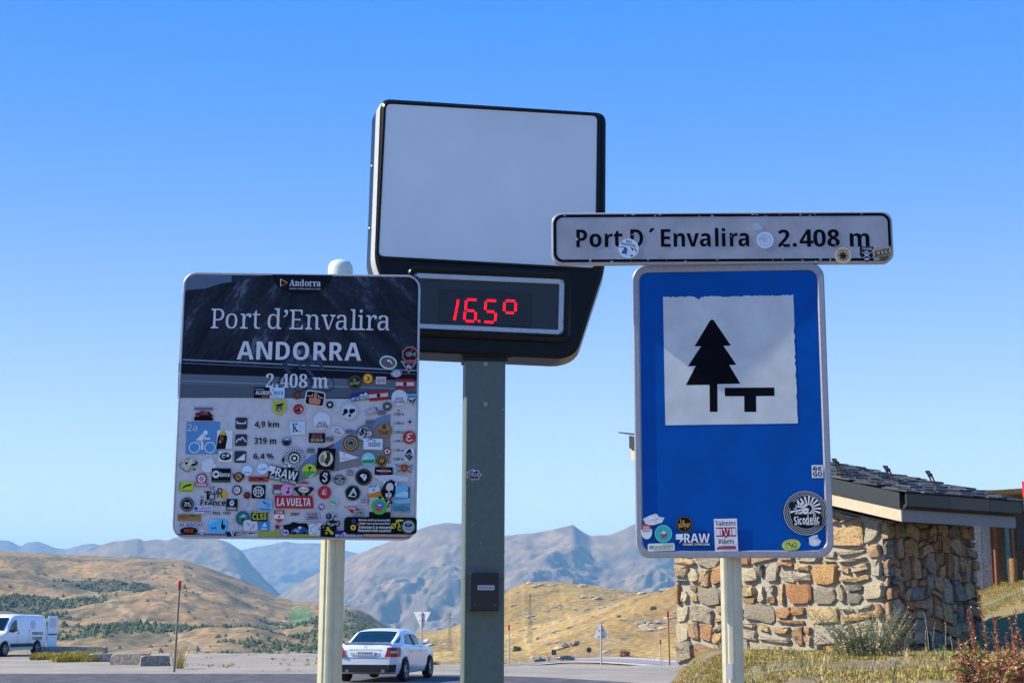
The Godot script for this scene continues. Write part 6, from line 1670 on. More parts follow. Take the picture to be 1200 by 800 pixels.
	g.xf = Transform3D(Basis.IDENTITY, Vector3(foot.x, 1.86 - 0.105, foot.z + 0.031))
	g.box(Vector3(-0.012, -0.17, 0.0), Vector3(0.014, 0.045, 0.003))
	part("tape", g.mesh(film, 0.0), S)

func on_sign_stickers(on_panel: Node3D, off: Vector2) -> void:
	var W := "dcdde0"; var K := "1c1d22"
	laid[on_panel.get_instance_id()] = []
	sticker(on_panel, off + Vector2(-0.244, -0.3425), 0.0663, 0.0345, 6, "torn", "d4d8e2", [["scrawl", "9aa2b4", 0, 0, 0.9, 30, 71, 0.05], ["scrawl", "c08a98", 0.1, -0.2, 0.5, 9, 72, 0.06], ["poly", "e8ecf4", [[-0.6, 0.2], [-0.2, 0.6], [0, 0.1]]]])
	sticker(on_panel, off + Vector2(-0.2674, -0.3798), 0.0345, 0.0464, 3, "round", "d8d9de", [["poly", "c0333c", [[-0.95, 0.3], [0.95, 0.3], [0.75, 0.68], [0.3, 0.96], [-0.3, 0.96], [-0.75, 0.68]]], ["text", "dcdde0", "EVO", 0, 0.52, 0.5, 0.2, "sb", 0], ["text", "6c5c8c", "Bikers", 0, 0.12, 0.72, 0.14, "sb", 0]])
	sticker(on_panel, off + Vector2(-0.2157, -0.3865), 0.0544, 0.0557, 0, "round", "3fa8ae", [["ring", "65c0c4", 0, 0, 0.88, 0.96], ["disc", "a84a60", 0.05, -0.12, 0.34, 0.3], ["disc", "e0d8dc", 0, 0.12, 0.25, 0.16], ["scrawl", "2c6c78", 0, 0, 0.5, 8, 74, 0.05]])
	sticker(on_panel, off + Vector2(-0.2231, -0.4274), 0.0823, 0.0239, 2, "soft", "d8dad6", [["text", "7f8c2c", "chinotours", 0, 0.12, 0.88, 0.5, "sb", 0], ["disc", "2c2c24", -0.75, 0.1, 0.12, 0.34], ["disc", "d8dad6", -0.75, 0.1, 0.06, 0.18], ["box", "8c94a0", 0.1, -0.62, 0.7, 0.1, 0]])
	sticker(on_panel, off + Vector2(-0.1507, -0.3577), 0.0504, 0.0504, 0, "round", "1d1c1a", [["ring", "6c5a38", 0, 0, 0.86, 0.95], ["text", "d0a060", "Le", -0.25, 0.35, 0.26, 0.26, "rb", 10], ["text", "d0a060", "Refuge", 0, -0.15, 0.72, 0.34, "rb", 10], ["disc", "a08040", 0.1, -0.55, 0.08]])
	sticker(on_panel, off + Vector2(-0.125, -0.4042), 0.1061, 0.0385, 0, "rect", "123a7c", [["text", "dcdde0", "RAW", 0.22, 0.22, 0.74, 0.72, "sb", 0], ["poly", "dcdde0", [[-1, 0.85], [-0.58, 0.9], [-0.6, 0.25], [-0.48, 0.25], [-0.8, -0.6], [-0.72, 0.0], [-1, 0.0]]], ["box", "15161a", 0.18, -0.78, 0.82, 0.24, 0], ["text", "dcdde0", "ORGANIC SUPER DRINK", 0.18, -0.78, 0.78, 0.17, "sb", 0]])
	sticker(on_panel, off + Vector2(-0.0246, -0.3915), 0.0703, 0.1008, 1, "rect", "d8dae0", [["text", "2c2c38", "Valentes", 0, 0.74, 0.88, 0.15, "rb", 0], ["box", "a83040", 0, 0.2, 0.86, 0.28, 0], ["box", "d8dae0", -0.68, 0.2, 0.16, 0.2, 0], ["box", "d8dae0", 0.68, 0.2, 0.16, 0.2, 0], ["poly", "d8dae0", [[-0.25, 0.42], [0.25, 0.42], [0, -0.1]]], ["box", "a83040", -0.0, 0.28, 0.1, 0.16, 0], ["box", "d8dae0", -0.4, 0.2, 0.06, 0.2, 0], ["box", "d8dae0", 0.4, 0.2, 0.06, 0.2, 0], ["poly", "a83040", [[-0.15, -0.05], [0.15, -0.05], [0, -0.22]]], ["text", "2c2c38", "Bikers", 0, -0.36, 0.68, 0.14, "rb", 0], ["poly", "b04a58", [[-0.85, -0.72], [0.85, -0.68], [0.85, -0.86], [-0.85, -0.86]]], ["text", "7c2c38", "PIRINEUS", 0.05, -0.7, 0.7, 0.06, "sb", 0]])
	sticker(on_panel, off + Vector2(0.2592, -0.1976), 0.0345, 0.0398, 0, "rect", "d0d3d8", [["text", "1c1d22", "OK", 0, 0.42, 0.78, 0.36, "sb", 0], ["text", "1c1d22", "GO", 0, -0.42, 0.78, 0.36, "sb", 0], ["disc", "3c4650", -0.45, 0.42, 0.18, 0.14]])
	sticker(on_panel, off + Vector2(0.2196, -0.3247), 0.1366, 0.1366, 0, "round", "1f2124", [["ring", "a8acb2", 0, 0, 0.95, 0.99], ["ring", "a8acb2", 0, 0, 0.87, 0.9], ["ring", "a8acb2", 0, 0, 0.79, 0.82], ["ring", "a8acb2", 0, 0, 0.71, 0.74], ["disc", "1f2124", 0.05, 0.1, 0.66], ["rays", "dcdde0", 0.12, 0.2, 0.16, 0.56, 17, 0.045], ["disc", "dcdde0", 0.0, 0.12, 0.12], ["disc", "1f2124", 0.0, 0.12, 0.05], ["rays", "dcdde0", -0.28, 0.15, 0.12, 0.42, 11, 0.05], ["poly", "1f2124", [[-0.6, -0.05], [0.7, -0.05], [0.7, -0.55], [-0.6, -0.55]]], ["text", "dcdde0", "Sicodelic", 0.03, -0.3, 0.56, 0.2, "sb", 4], ["line", "dcdde0", [[-0.0, -0.52], [0.55, -0.5]], 0.03], ["disc", "6c7684", -0.72, 0.4, 0.14], ["disc", "24262a", -0.6, 0.35, 0.16]])
	sticker(on_panel, off + Vector2(0.1724, -0.4218), 0.057, 0.0358, 6, "round", "b9c46a", [["ring", "8c9c3c", 0, 0, 0.84, 0.95], ["line", "2c3014", [[-0.45, 0.3], [-0.1, 0.35], [-0.2, 0], [0.1, -0.1], [0, -0.45]], 0.1], ["line", "2c3014", [[0.45, 0.25], [0.15, 0.1], [0.2, -0.3], [0.5, -0.35]], 0.1]])
	sticker(on_panel, off + Vector2(0.2445, -0.4083), 0.0385, 0.0371, -10, "torn", "c4ccdc", [["poly", "e6e2da", [[-0.6, -0.3], [0.2, -0.7], [0.6, -0.2], [-0.1, 0.1]]], ["poly", "7ca0d0", [[-0.2, 0.4], [0.3, 0.7], [0.3, 0.3]]]])

func on_plate_stickers(on_plate: Node3D) -> void:
	var W := "dcdde0"; var K := "1c1d22"
	sticker(on_plate, Vector2(-0.2955, -0.0334), 0.0647, 0.0634, 0, "round", "cfdcec", [["text", "2c3444", "Mas", 0.05, 0.72, 0.28, 0.14, "sb", -6], ["text", "2c3444", "Moustaches", 0.0, 0.42, 0.72, 0.14, "sb", -10], ["poly", "3c64a0", [[-0.75, -0.5], [-0.5, -0.1], [-0.3, 0.2], [-0.1, -0.1], [-0.2, -0.6]]], ["poly", "2c3444", [[0.2, 0.25], [0.35, -0.3], [0.5, -0.1]]], ["poly", "2c3444", [[0.45, 0.25], [0.75, -0.4], [0.8, -0.2]]], ["line", "2c3444", [[-0.9, 0.1], [-0.6, 0.2], [-0.3, -0.05]], 0.07], ["disc", "2c3444", 0.3, -0.75, 0.14, 0.08]])
	sticker(on_plate, Vector2(0.136, -0.0087), 0.0553, 0.0553, 0, "round", "b3c3dc", [["ring", "d2dcea", 0, 0, 0.78, 0.92], ["ring", "d2dcea", 0, 0, 0.4, 0.5], ["scrawl", "8ea4c8", 0, 0, 0.8, 10, 81, 0.05]])
	sticker(on_plate, Vector2(0.1131, 0.0352), 0.0404, 0.027, -20, "torn", "a9b1c2", [["scrawl", "d0d6e2", 0, 0, 0.9, 12, 82, 0.1]])
	sticker(on_plate, Vector2(0.3789, -0.0594), 0.0553, 0.0553, 0, "round", "b9a58c", [["ring", "d6c8b4", 0, 0, 0.8, 0.94], ["rays", "2c2a28", 0, -0.05, 0.1, 0.5, 8, 0.1], ["disc", "2c2a28", 0, -0.05, 0.3], ["text", "6c5c48", "moto club", 0, 0.6, 0.6, 0.1, "sb", 0]])
	sticker(on_plate, Vector2(0.4531, -0.0565), 0.0431, 0.0499, -2, "shield", "1d2432", [["text", "b8c0cc", "TEAM", 0, 0.72, 0.7, 0.13, "sb", 0], ["disc", "aeb8c4", 0, 0.1, 0.36, 0.36], ["disc", "1d2432", -0.14, 0.15, 0.12], ["disc", "1d2432", 0.16, 0.15, 0.12], ["line", "aeb8c4", [[-0.7, 0.3], [0.6, -0.5]], 0.1], ["line", "aeb8c4", [[0.7, 0.3], [-0.6, -0.5]], 0.1], ["box", "aeb8c4", 0, -0.62, 0.3, 0.12, 0]])
	sticker(on_plate, Vector2(0.5019, -0.054), 0.0593, 0.0377, 9, "rect", "a99c86", [["text", "1c1c1c", "CITY", 0.05, 0.25, 0.8, 0.42, "sb", 3], ["text", "2c2c2c", "RIDERS", 0.0, -0.35, 0.85, 0.26, "sb", 0], ["box", "2c2a26", 0.1, -0.78, 0.5, 0.12, 0]])

# ---------------------------------------------------------------- vehicles
func keyed(keys: Array, x: float) -> float:
	# keys run from high x to low x
	if x >= keys[0][0]: return keys[0][1]
	for i in range(1, keys.size()):
		if x >= keys[i][0]:
			var s: float = (x - keys[i][0]) / (keys[i - 1][0] - keys[i][0])
			s = s * s * (3.0 - 2.0 * s) if keys[i].size() > 2 else s
			return lerpf(keys[i][1], keys[i - 1][1], s)
	return keys[-1][1]

func loft(g: Geo, rings: Array, caps := true) -> void:
	for k in rings.size() - 1:
		var n: int = rings[k].size()
		for i in n:
			var j := (i + 1) % n
			g.q(rings[k][i], rings[k][j], rings[k + 1][j], rings[k + 1][i])
	if caps:
		for e in [rings[0], rings[-1]]:
			var mid := Vector3.ZERO
			for p in e: mid += p / e.size()
			for i in e.size():
				var j: int = (i + 1) % e.size()
				if e == rings[0]: g.t(mid, e[j], e[i])
				else: g.t(mid, e[i], e[j])

func wheel(on: Node3D, at: Vector3, radius: float, width: float, side: float, rim_hex := "9c9ea2") -> void:
	var turn := Basis(Vector3(0, 0, 1), -PI / 2 * side)
	var g := Geo.new(); g.col = lin("1b1b1d"); g.xf = Transform3D(turn, at)
	var w := width / 2
	g.lathe([Vector2(radius * 0.66, -w), Vector2(radius * 0.93, -w), Vector2(radius, -w * 0.7), Vector2(radius, w * 0.7), Vector2(radius * 0.93, w), Vector2(radius * 0.66, w), Vector2(radius * 0.64, w * 0.6)], 22)
	var tyre := part("wheel", g.mesh(plain(0.85), 35.0), on)
	g = Geo.new(); g.col = lin(rim_hex); g.xf = Transform3D(turn, at)
	g.lathe([Vector2(radius * 0.66, w * 0.95), Vector2(radius * 0.60, w * 0.9), Vector2(radius * 0.58, w * 0.2), Vector2(0, w * 0.15)], 22)
	for k in 5:
		var a := TAU * k / 5
		var d := Vector3(cos(a), 0, sin(a)); var m := Vector3(-sin(a), 0, cos(a)) * radius * 0.09
		var u := Vector3(0, w * 0.72, 0); var l := Vector3(0, w * 0.2, 0)
		g.fo([d * radius * 0.6 - m * 1.3 + u, d * radius * 0.6 + m * 1.3 + u, m + u, -m + u], Vector3.ZERO)
		g.fo([d * radius * 0.6 - m * 1.3 + u, -m + u, -m + l, d * radius * 0.6 - m * 1.3 + l], d * radius * 0.3)
		g.fo([d * radius * 0.6 + m * 1.3 + u, m + u, m + l, d * radius * 0.6 + m * 1.3 + l], d * radius * 0.3)
	part("rim", g.mesh(plain(0.35, 0.7), 30.0), tyre)

func car_paint(hex: String) -> StandardMaterial3D:
	var m := plain(0.3)
	m.clearcoat_enabled = true; m.clearcoat = 0.8; m.clearcoat_roughness = 0.05
	m.vertex_color_use_as_albedo = true
	return m

func make_sedan(label: String, at: Vector3, turn: float, paint: String, group := "") -> Node3D:
	var S := thing("parked_car", label, "car", at, turn, group)
	var pm := car_paint(paint)
	var glass := plain(0.06)
	var dark := plain(0.6)
	var top := [[2.30, 0.80], [2.28, 0.92], [2.22, 1.0], [2.10, 1.035], [1.5, 1.045], [0.6, 0.99], [-0.9, 0.97], [-1.5, 0.92], [-2.0, 0.82], [-2.2, 0.72], [-2.30, 0.60]]
	var wide := [[2.30, 0.76], [2.28, 0.82], [2.22, 0.885], [2.10, 0.94], [1.9, 0.975], [1.4, 1.0], [-1.5, 1.0], [-1.9, 0.96], [-2.15, 0.86], [-2.25, 0.76], [-2.30, 0.64]]
	var bottom := func(z: float):
		var y := 0.21 + 0.12 * smooth(1.9, 2.3, z) + 0.06 * smooth(-1.9, -2.3, z)
		for zc in [1.38, -1.38]:
			var q: float = 0.37 * 0.37 - (z - zc) * (z - zc)
			if q > 0.0: y = maxf(y, 0.31 + sqrt(q))
		return y
	var zs := []
	for i in 93: zs.append(2.30 - 4.6 * i / 92.0)
	var rings := []
	for z in zs:
		var yb: float = bottom.call(z); var yt := keyed(top, z); var s := keyed(wide, z)
		var y1 := minf(lerpf(yb, 0.62, 0.45), yt - 0.05); var y2 := clampf(0.66, yb + 0.02, yt - 0.04); var y3 := maxf(yt - 0.10, y2 + 0.01)
		var half := [Vector2(0.60, yb), Vector2(0.80, yb + 0.0), Vector2(0.865, minf(y1, y2 - 0.01)), Vector2(0.885, y2), Vector2(0.85, y3), Vector2(0.77, yt - 0.02), Vector2(0.45, yt + 0.012)]
		var ring_ := []
		for p in half: ring_.append(Vector3(p.x * s, p.y, z))
		for k in half.size(): ring_.append(Vector3(-half[half.size() - 1 - k].x * s, half[half.size() - 1 - k].y, z))
		rings.append(ring_)
	var g := Geo.new(); g.col = lin(paint)
	loft(g, rings)
	var body := part("body", g.mesh(pm, 32.0), S)
	# greenhouse: a curved shell; u runs across from -1 to 1 over the roof
	var roof := [[1.86, 1.02], [1.5, 1.15], [1.15, 1.295], [0.9, 1.362], [0.4, 1.40], [-0.1, 1.385], [-0.4, 1.325], [-0.75, 1.165], [-1.08, 0.98]]
	var F := func(z: float, u: float, lift: float):
		var yt := keyed(roof, z); var yb := 0.95
		var hb := 0.775 - 0.10 * smooth(0.8, 1.85, z) - 0.06 * smooth(-0.4, -1.1, z)
		var k := clampf((yt - yb) / 0.5, 0.0, 1.0)
		var ht := lerpf(hb - 0.03, 0.56, k)
		var a := absf(u)
		var p: Vector2
		if a > 0.45:
			var t := (a - 0.45) / 0.55
			p = Vector2(lerpf(ht, hb, t), lerpf(yt - 0.05 * k, yb, t))
		else:
			var t := a / 0.45
			p = Vector2(ht * t, yt - 0.05 * k * t * t * t)
		var n := Vector2(maxf(a - 0.3, 0.0) * 1.6, 1.0 - a * 0.75).normalized() * lift
		return Vector3((p.x + n.x) * signf(u), p.y + n.y, z)
	var patch := func(gg: Geo, z0a, z1a, z0b, z1b, u0, u1, nz, nu, lift):
		# from u0 to u1; the ends in z slide linearly from (z0a, z1a) to (z0b, z1b)
		for i in nz:
			for j in nu:
				var q := []
				for e in [[i, j], [i + 1, j], [i + 1, j + 1], [i, j + 1]]:
					var s: float = float(e[1]) / nu
					var z: float = lerpf(lerpf(z0a, z0b, s), lerpf(z1a, z1b, s), float(e[0]) / nz)
					q.append(F.call(z, lerpf(u0, u1, s), lift))
				gg.q(q[0], q[3], q[2], q[1])
	g = Geo.new(); g.col = lin("14171a")
	patch.call(g, 1.82, -1.08, 1.82, -1.08, -1.0, 1.0, 26, 22, 0.0)
	part("window_glass", g.mesh(glass, 40.0), S)
	g = Geo.new(); g.col = lin(paint)
	patch.call(g, 1.02, -0.22, 1.02, -0.22, -0.60, 0.60, 12, 14, 0.016)
	for s in [-1.0, 1.0]:
		# rear pillars, wide at the foot
		patch.call(g, 1.02, 0.72, 1.72, 1.12, 0.52 * s, 1.0 * s, 4, 6, 0.014)
		patch.call(g, 1.82, 1.0, 1.82, 1.0, 0.40 * s, 0.56 * s, 6, 3, 0.015)
		# windscreen pillars
		patch.call(g, -0.18, -1.08, -0.25, -1.08, 0.44 * s, 0.58 * s, 6, 3, 0.014)
	part("roof", g.mesh(pm, 40.0), S)
	g = Geo.new(); g.col = lin("1b1c1f")
	for s in [-1.0, 1.0]: patch.call(g, 0.14, 0.04, 0.18, 0.02, 0.58 * s, 1.0 * s, 1, 5, 0.010)
	part("door_pillar", g.mesh(dark, 40.0), S)
	# rear: lamps, plate recess, black skirt, lid edge, emblem
	for s in [-1, 1]:
		g = Geo.new(); g.col = lin("a3141c")
		# the lamp wraps round the corner of the body, a little proud of it
		var L := func(u: float, y: float): 
			var k := [Vector2(0.55 + 0.08 * (y - 0.68) / 0.24, 2.332), Vector2(0.70, 2.318), Vector2(0.80, 2.262), Vector2(0.852, 2.16), Vector2(0.892, 1.98 - 0.06 * (y - 0.68) / 0.24)]
			var f := minf(u * 4.0, 3.999)
			var p: Vector2 = (k[int(f)] as Vector2).lerp(k[int(f) + 1], f - int(f))
			return Vector3((p.x - 0.02 * smooth(0.82, 0.93, y)) * s, y, p.y - (y - 0.68) * 0.07)
		for i in 12:
			for j in 5:
				var u0 := i / 12.0; var u1 := (i + 1) / 12.0
				var y0 := 0.675 + 0.25 * j / 5.0; var y1 := 0.675 + 0.25 * (j + 1) / 5.0
				g.col = lin("e0c4c0") if j == 2 and i > 2 and i < 9 else lin("a3141c")
				g.fo([L.call(u0, y0), L.call(u1, y0), L.call(u1, y1), L.call(u0, y1)], Vector3(0, 0.8, 0))
		part("tail_lamp", g.mesh(plain(0.15), 10.0), S)
		g = Geo.new(); g.col = lin("8d9094")
		g.tube([Vector3(0.50 * s, 0.30, 2.22), Vector3(0.50 * s, 0.30, 2.32)], [0.05], 10)
		part("exhaust", g.mesh(plain(0.3, 0.8), 30.0), S)
	g = Geo.new(); g.col = lin("a9abb2")
	g.fo([Vector3(-0.40, 0.71, 2.3105), Vector3(0.40, 0.71, 2.3105), Vector3(0.46, 0.87, 2.287), Vector3(-0.46, 0.87, 2.287)], Vector3(0, 0.8, 0))
	part("plate_recess", g.mesh(pm, 10.0), S)
	g = Geo.new(); g.col = lin("d9dcd9")
	g.box(Vector3(0, 0.77, 2.315), Vector3(0.52, 0.11, 0.012), 0.002)
	g.col = lin("2c3e6c")
	for k in 7: g.box(Vector3(-0.18 + 0.06 * k, 0.77, 2.322), Vector3(0.03 if k != 1 else 0.02, 0.055, 0.003))
	part("number_plate", g.mesh(film, 10.0), S)
	g = Geo.new(); g.col = lin("17181a")
	loft(g, [[Vector3(-0.80, 0.28, 2.12), Vector3(0.80, 0.28, 2.12), Vector3(0.82, 0.47, 2.14), Vector3(-0.82, 0.47, 2.14)], [Vector3(-0.62, 0.27, 2.31), Vector3(0.62, 0.27, 2.31), Vector3(0.70, 0.47, 2.322), Vector3(-0.70, 0.47, 2.322)]])
	part("rear_skirt", g.mesh(dark, 10.0), S, "black lower bumper")
	g = Geo.new(); g.col = lin("5c5e64")
	g.box(Vector3(0, 0.652, 2.304), Vector3(1.26, 0.009, 0.008))
	part("bumper_seam", g.mesh(dark, 0.0), S)
	g = Geo.new(); g.col = lin(paint)
	loft(g, [[Vector3(-0.66, 1.01, 2.10), Vector3(-0.66, 1.035, 2.10), Vector3(-0.64, 1.045, 2.24), Vector3(-0.64, 1.01, 2.22)], [Vector3(0, 1.035, 2.12), Vector3(0, 1.05, 2.12), Vector3(0, 1.065, 2.27), Vector3(0, 1.03, 2.25)], [Vector3(0.66, 1.01, 2.10), Vector3(0.66, 1.035, 2.10), Vector3(0.64, 1.045, 2.24), Vector3(0.64, 1.01, 2.22)]])
	part("lid_lip", g.mesh(pm, 20.0), S)
	g = Geo.new(); g.col = lin("b9bbc0")
	g.xf = Transform3D(Basis.IDENTITY, Vector3(0, 0.93, 2.262))
	ring(g, 0, 0, 0.035, 0.045, 0.012, 16)
	for k in 3: stroke(g, PackedVector2Array([Vector2.ZERO, Vector2(0.036, 0).rotated(PI / 2 + TAU * k / 3)]), 0.007, 0.012)
	part("emblem", g.mesh(plain(0.3, 0.8), 0.0), S)
	for s in [-1, 1]:
		g = Geo.new(); g.col = lin(paint)
		g.box(Vector3(0.93 * s, 1.03, -0.72), Vector3(0.16, 0.13, 0.12), 0.035)
		g.col = lin("202226")
		g.box(Vector3(0.85 * s, 0.97, -0.74), Vector3(0.08, 0.03, 0.05))
		part("mirror", g.mesh(pm, 30.0), S)
		for z in [0.75, -0.30]:
			g = Geo.new(); g.col = lin("c9ccd2")
			g.box(Vector3(0.885 * s, 0.80, z), Vector3(0.03, 0.022, 0.20), 0.008)
			part("door_handle", g.mesh(pm, 20.0), S)
		for z in [1.38, -1.38]: wheel(S, Vector3(0.80 * s, 0.32, z), 0.32, 0.21, s)
	return S

func make_van() -> void:
	var S := thing("delivery_van", "white delivery van with its rear door open, at the left edge of the lot", "van", Vector3(-22.95, 0, -70.8), deg_to_rad(168.0))
	var pm := car_paint("e4e5e6")
	var dark := plain(0.65)
	var top := [[2.18, 1.76], [2.10, 1.80], [0.0, 1.84], [-0.55, 1.80], [-0.75, 1.74], [-1.42, 1.14], [-1.55, 1.06], [-2.0, 0.92], [-2.14, 0.80], [-2.18, 0.60]]
	var wide := [[2.18, 0.96], [1.9, 1.0], [-1.4, 1.0], [-1.9, 0.96], [-2.18, 0.80]]
	var rings := []
	for i in 110:
		var z := 2.18 - 4.36 * i / 109.0
		var yb := 0.26
		for zc in [1.32, -1.49]:
			var q: float = 0.375 * 0.375 - (z - zc) * (z - zc)
			if q > 0.0: yb = maxf(yb, 0.31 + sqrt(q))
		var yt := keyed(top, z); var s := keyed(wide, z)
		var k := smooth(1.0, 1.7, yt)
		var ht := lerpf(0.74, 0.66, k)
		var half := [Vector2(0.62, yb), Vector2(0.83, yb), Vector2(0.87, clampf(0.62, yb + 0.01, yt - 0.06)), Vector2(0.875, clampf(0.95, yb + 0.03, yt - 0.05)), Vector2(lerpf(0.86, 0.80, k), yt - 0.045 - 0.18 * k), Vector2(ht + 0.04, yt - 0.04), Vector2(ht - 0.06, yt - 0.005), Vector2(0.3, yt + 0.012)]
		var ring_ := []
		for p in half: ring_.append(Vector3(p.x * s, p.y, z))
		for m in half.size(): ring_.append(Vector3(-half[half.size() - 1 - m].x * s, half[half.size() - 1 - m].y, z))
		rings.append(ring_)
	var g := Geo.new(); g.col = lin("e4e5e6")
	loft(g, rings)
	part("body", g.mesh(pm, 35.0), S)
	# windscreen, side windows, bumper, lamps, mirrors; the van's left side is -x here
	g = Geo.new(); g.col = lin("15191c")
	g.q(Vector3(-0.70, 1.13, -1.455), Vector3(0.70, 1.13, -1.455), Vector3(0.60, 1.69, -0.83), Vector3(-0.60, 1.69, -0.83))
	part("windscreen", g.mesh(plain(0.08), 0.0), S)
	for s in [-1, 1]:
		g = Geo.new(); g.col = lin("1a2026")
		g.fo([Vector3(0.872 * s, 1.08, -0.52), Vector3(0.872 * s, 1.08, -1.22), Vector3(0.822 * s, 1.46, -0.86), Vector3(0.812 * s, 1.58, -0.66), Vector3(0.814 * s, 1.58, -0.52)], Vector3(0, 1.2, -0.8))
		part("side_window", g.mesh(plain(0.08), 0.0), S)
		g = Geo.new(); g.col = lin("1c1d1f")
		g.box(Vector3(0.98 * s, 1.14, -1.10), Vector3(0.18, 0.20, 0.12), 0.04)
		g.box(Vector3(0.88 * s, 1.09, -1.10), Vector3(0.1, 0.05, 0.06))
		part("mirror", g.mesh(dark, 30.0), S)
		g = Geo.new(); g.col = lin("2b2c2f")
		g.box(Vector3(0.868 * s, 0.47, -0.08), Vector3(0.04, 0.15, 1.96), 0.01)
		part("side_rub_strip", g.mesh(dark, 20.0), S)
		g = Geo.new(); g.col = lin("232427")
		g.box(Vector3(0.876 * s, 1.0, -0.42), Vector3(0.03, 0.03, 0.16), 0.008)
		part("door_handle", g.mesh(dark, 20.0), S)
		g = Geo.new(); g.col = lin("8e9196")
		g.box(Vector3(0.868 * s, 0.85, -0.46), Vector3(0.02, 0.62, 0.008))
		g.box(Vector3(0.868 * s, 0.85, 0.55), Vector3(0.02, 0.62, 0.008))
		part("door_seam", g.mesh(dark, 0.0), S)
		g = Geo.new(); g.col = lin("cfd3d8")
		g.fo([Vector3(0.50 * s, 0.76, -2.155), Vector3(0.80 * s, 0.80, -1.90), Vector3(0.83 * s, 0.98, -1.72), Vector3(0.60 * s, 0.95, -1.96)], Vector3(0, 0.8, -1.5))
		part("headlight", g.mesh(plain(0.1), 0.0), S)
		for z in [1.32, -1.49]: wheel(S, Vector3(0.79 * s, 0.32, z), 0.32, 0.20, s)
		# two lines of brown lettering and a round emblem on the load side
		g = Geo.new()
		for row in 2:
			var word: String = ["FORMATGES", "DE MUNTANYA"][row]
			var d := text_tris(word, "sb", 2.0)
			var box: Rect2 = d.box
			g.col = lin("8a5a48")
			for i in range(0, d.p.size(), 3):
				var a := []
				for j in 3:
					var u: Vector2 = (d.p[i + j] - box.get_center()) * Vector2((1.0 - 0.12 * row) / box.size.x, 0.13 / box.size.y)
					a.append(Vector3(0.884 * s, 0.98 - 0.22 * row + u.y, 1.28 - s * u.x))
				g.fo(a, Vector3.ZERO)
		part("lettering", g.mesh(film, 0.0), S)
		g = Geo.new(); g.col = lin("b7cbe0")
		g.xf = Transform3D(Basis(Vector3(0, 0, -s), Vector3(-0.14 * s, 1, 0).normalized(), Vector3(s, 0.14, 0).normalized()), Vector3(0.868 * s, 1.38, 0.9))
		ring(g, 0, 0, 0.12, 0.17, 0.012, 20)
		g.col = lin("c8a0a8")
		stroke(g, PackedVector2Array([Vector2(-0.08, -0.05), Vector2(0, 0.08), Vector2(0.08, -0.05)]), 0.03, 0.012)
		part("emblem", g.mesh(film, 0.0), S)
	g = Geo.new(); g.col = lin("1d1e20")
	loft(g, [[Vector3(-0.80, 0.30, -1.95), Vector3(0.80, 0.30, -1.95), Vector3(0.84, 0.66, -1.92), Vector3(-0.84, 0.66, -1.92)], [Vector3(-0.62, 0.30, -2.20), Vector3(0.62, 0.30, -2.20), Vector3(0.66, 0.66, -2.205), Vector3(-0.66, 0.66, -2.205)]])
	part("front_bumper", g.mesh(dark, 10.0), S, "black front bumper")
	# rear door standing open, hinged at the left rear corner
	g = Geo.new(); g.col = lin("dfe2e6")
	g.xf = Transform3D(Basis(Vector3.UP, deg_to_rad(-14.0)), Vector3(-0.86, 0, 2.18))
	g.box(Vector3(0, 1.06, 0.33), Vector3(0.05, 1.42, 0.64), 0.015)
	g.col = lin("26282b")
	g.box(Vector3(-0.03, 0.92, 0.33), Vector3(0.03, 0.07, 0.58), 0.01)
	g.col = lin("b9c2cc")
	g.box(Vector3(-0.028, 1.45, 0.33), Vector3(0.012, 0.42, 0.44), 0.004)
	part("rear_door", g.mesh(pm, 20.0), S, "open rear door")
	# flat dark sheet on the closed rear, painted as the unlit load space
	g = Geo.new(); g.col = lin("2a2b2e")
	g.box(Vector3(0, 1.02, 2.185), Vector3(1.42, 1.30, 0.012))
	part("load_opening", g.mesh(dark, 0.0), S)

# ---------------------------------------------------------------- things on the lot
func snow_pole(at: Vector3, h: float, label: String, hex := "a9a199", lean := 0.0) -> void:
	var S := thing("snow_pole", label, "snow pole", at, 0.0, "red tipped snow poles")
	S.rotation.z = lean
	var g := Geo.new(); g.col = lin(hex)
	g.tube([Vector3(0, -0.2, 0), Vector3(0, h - 0.28, 0)], [0.042, 0.038], 10)
	part("pole", g.mesh(plain(0.7, 0.0, T.fine, 2.0), 40.0), S)
	g = Geo.new(); g.col = lin("b5202a")
	g.tube([Vector3(0, h - 0.28, 0), Vector3(0, h, 0)], [0.052, 0.052], 10)
	part("red_tip", g.mesh(plain(0.5), 40.0), S)

func sign_back(called: String, label: String, at: Vector3, y: float, o: PackedVector2Array, yaw: float, low := -0.5) -> void:
	var S := thing(called, label, "road sign", at, yaw)
	var g := Geo.new(); g.col = lin("d6d7d9")
	g.prism(shift(o, 0, y), -0.03, 0.0, 0.004)
	part("sign_plate", g.mesh(plain(0.5, 0.3, T.scuff, 1.0), 20.0), S)
	g = Geo.new(); g.col = lin("aeb2b6")
	var hi := y
	for p in o: hi = maxf(hi, y + p.y * 0.96)
	g.tube([Vector3(0, low, 0.045), Vector3(0, hi, 0.045)], [0.038], 10)
	part("post", g.mesh(plain(0.5, 0.3), 40.0), S)
	for k in [-1, 1]:
		g = Geo.new(); g.col = lin("8c9196")
		g.box(Vector3(0, y + 0.14 * k, 0.01), Vector3(0.3, 0.05, 0.03))
		part("clamp", g.mesh(plain(0.5, 0.4), 10.0), S)

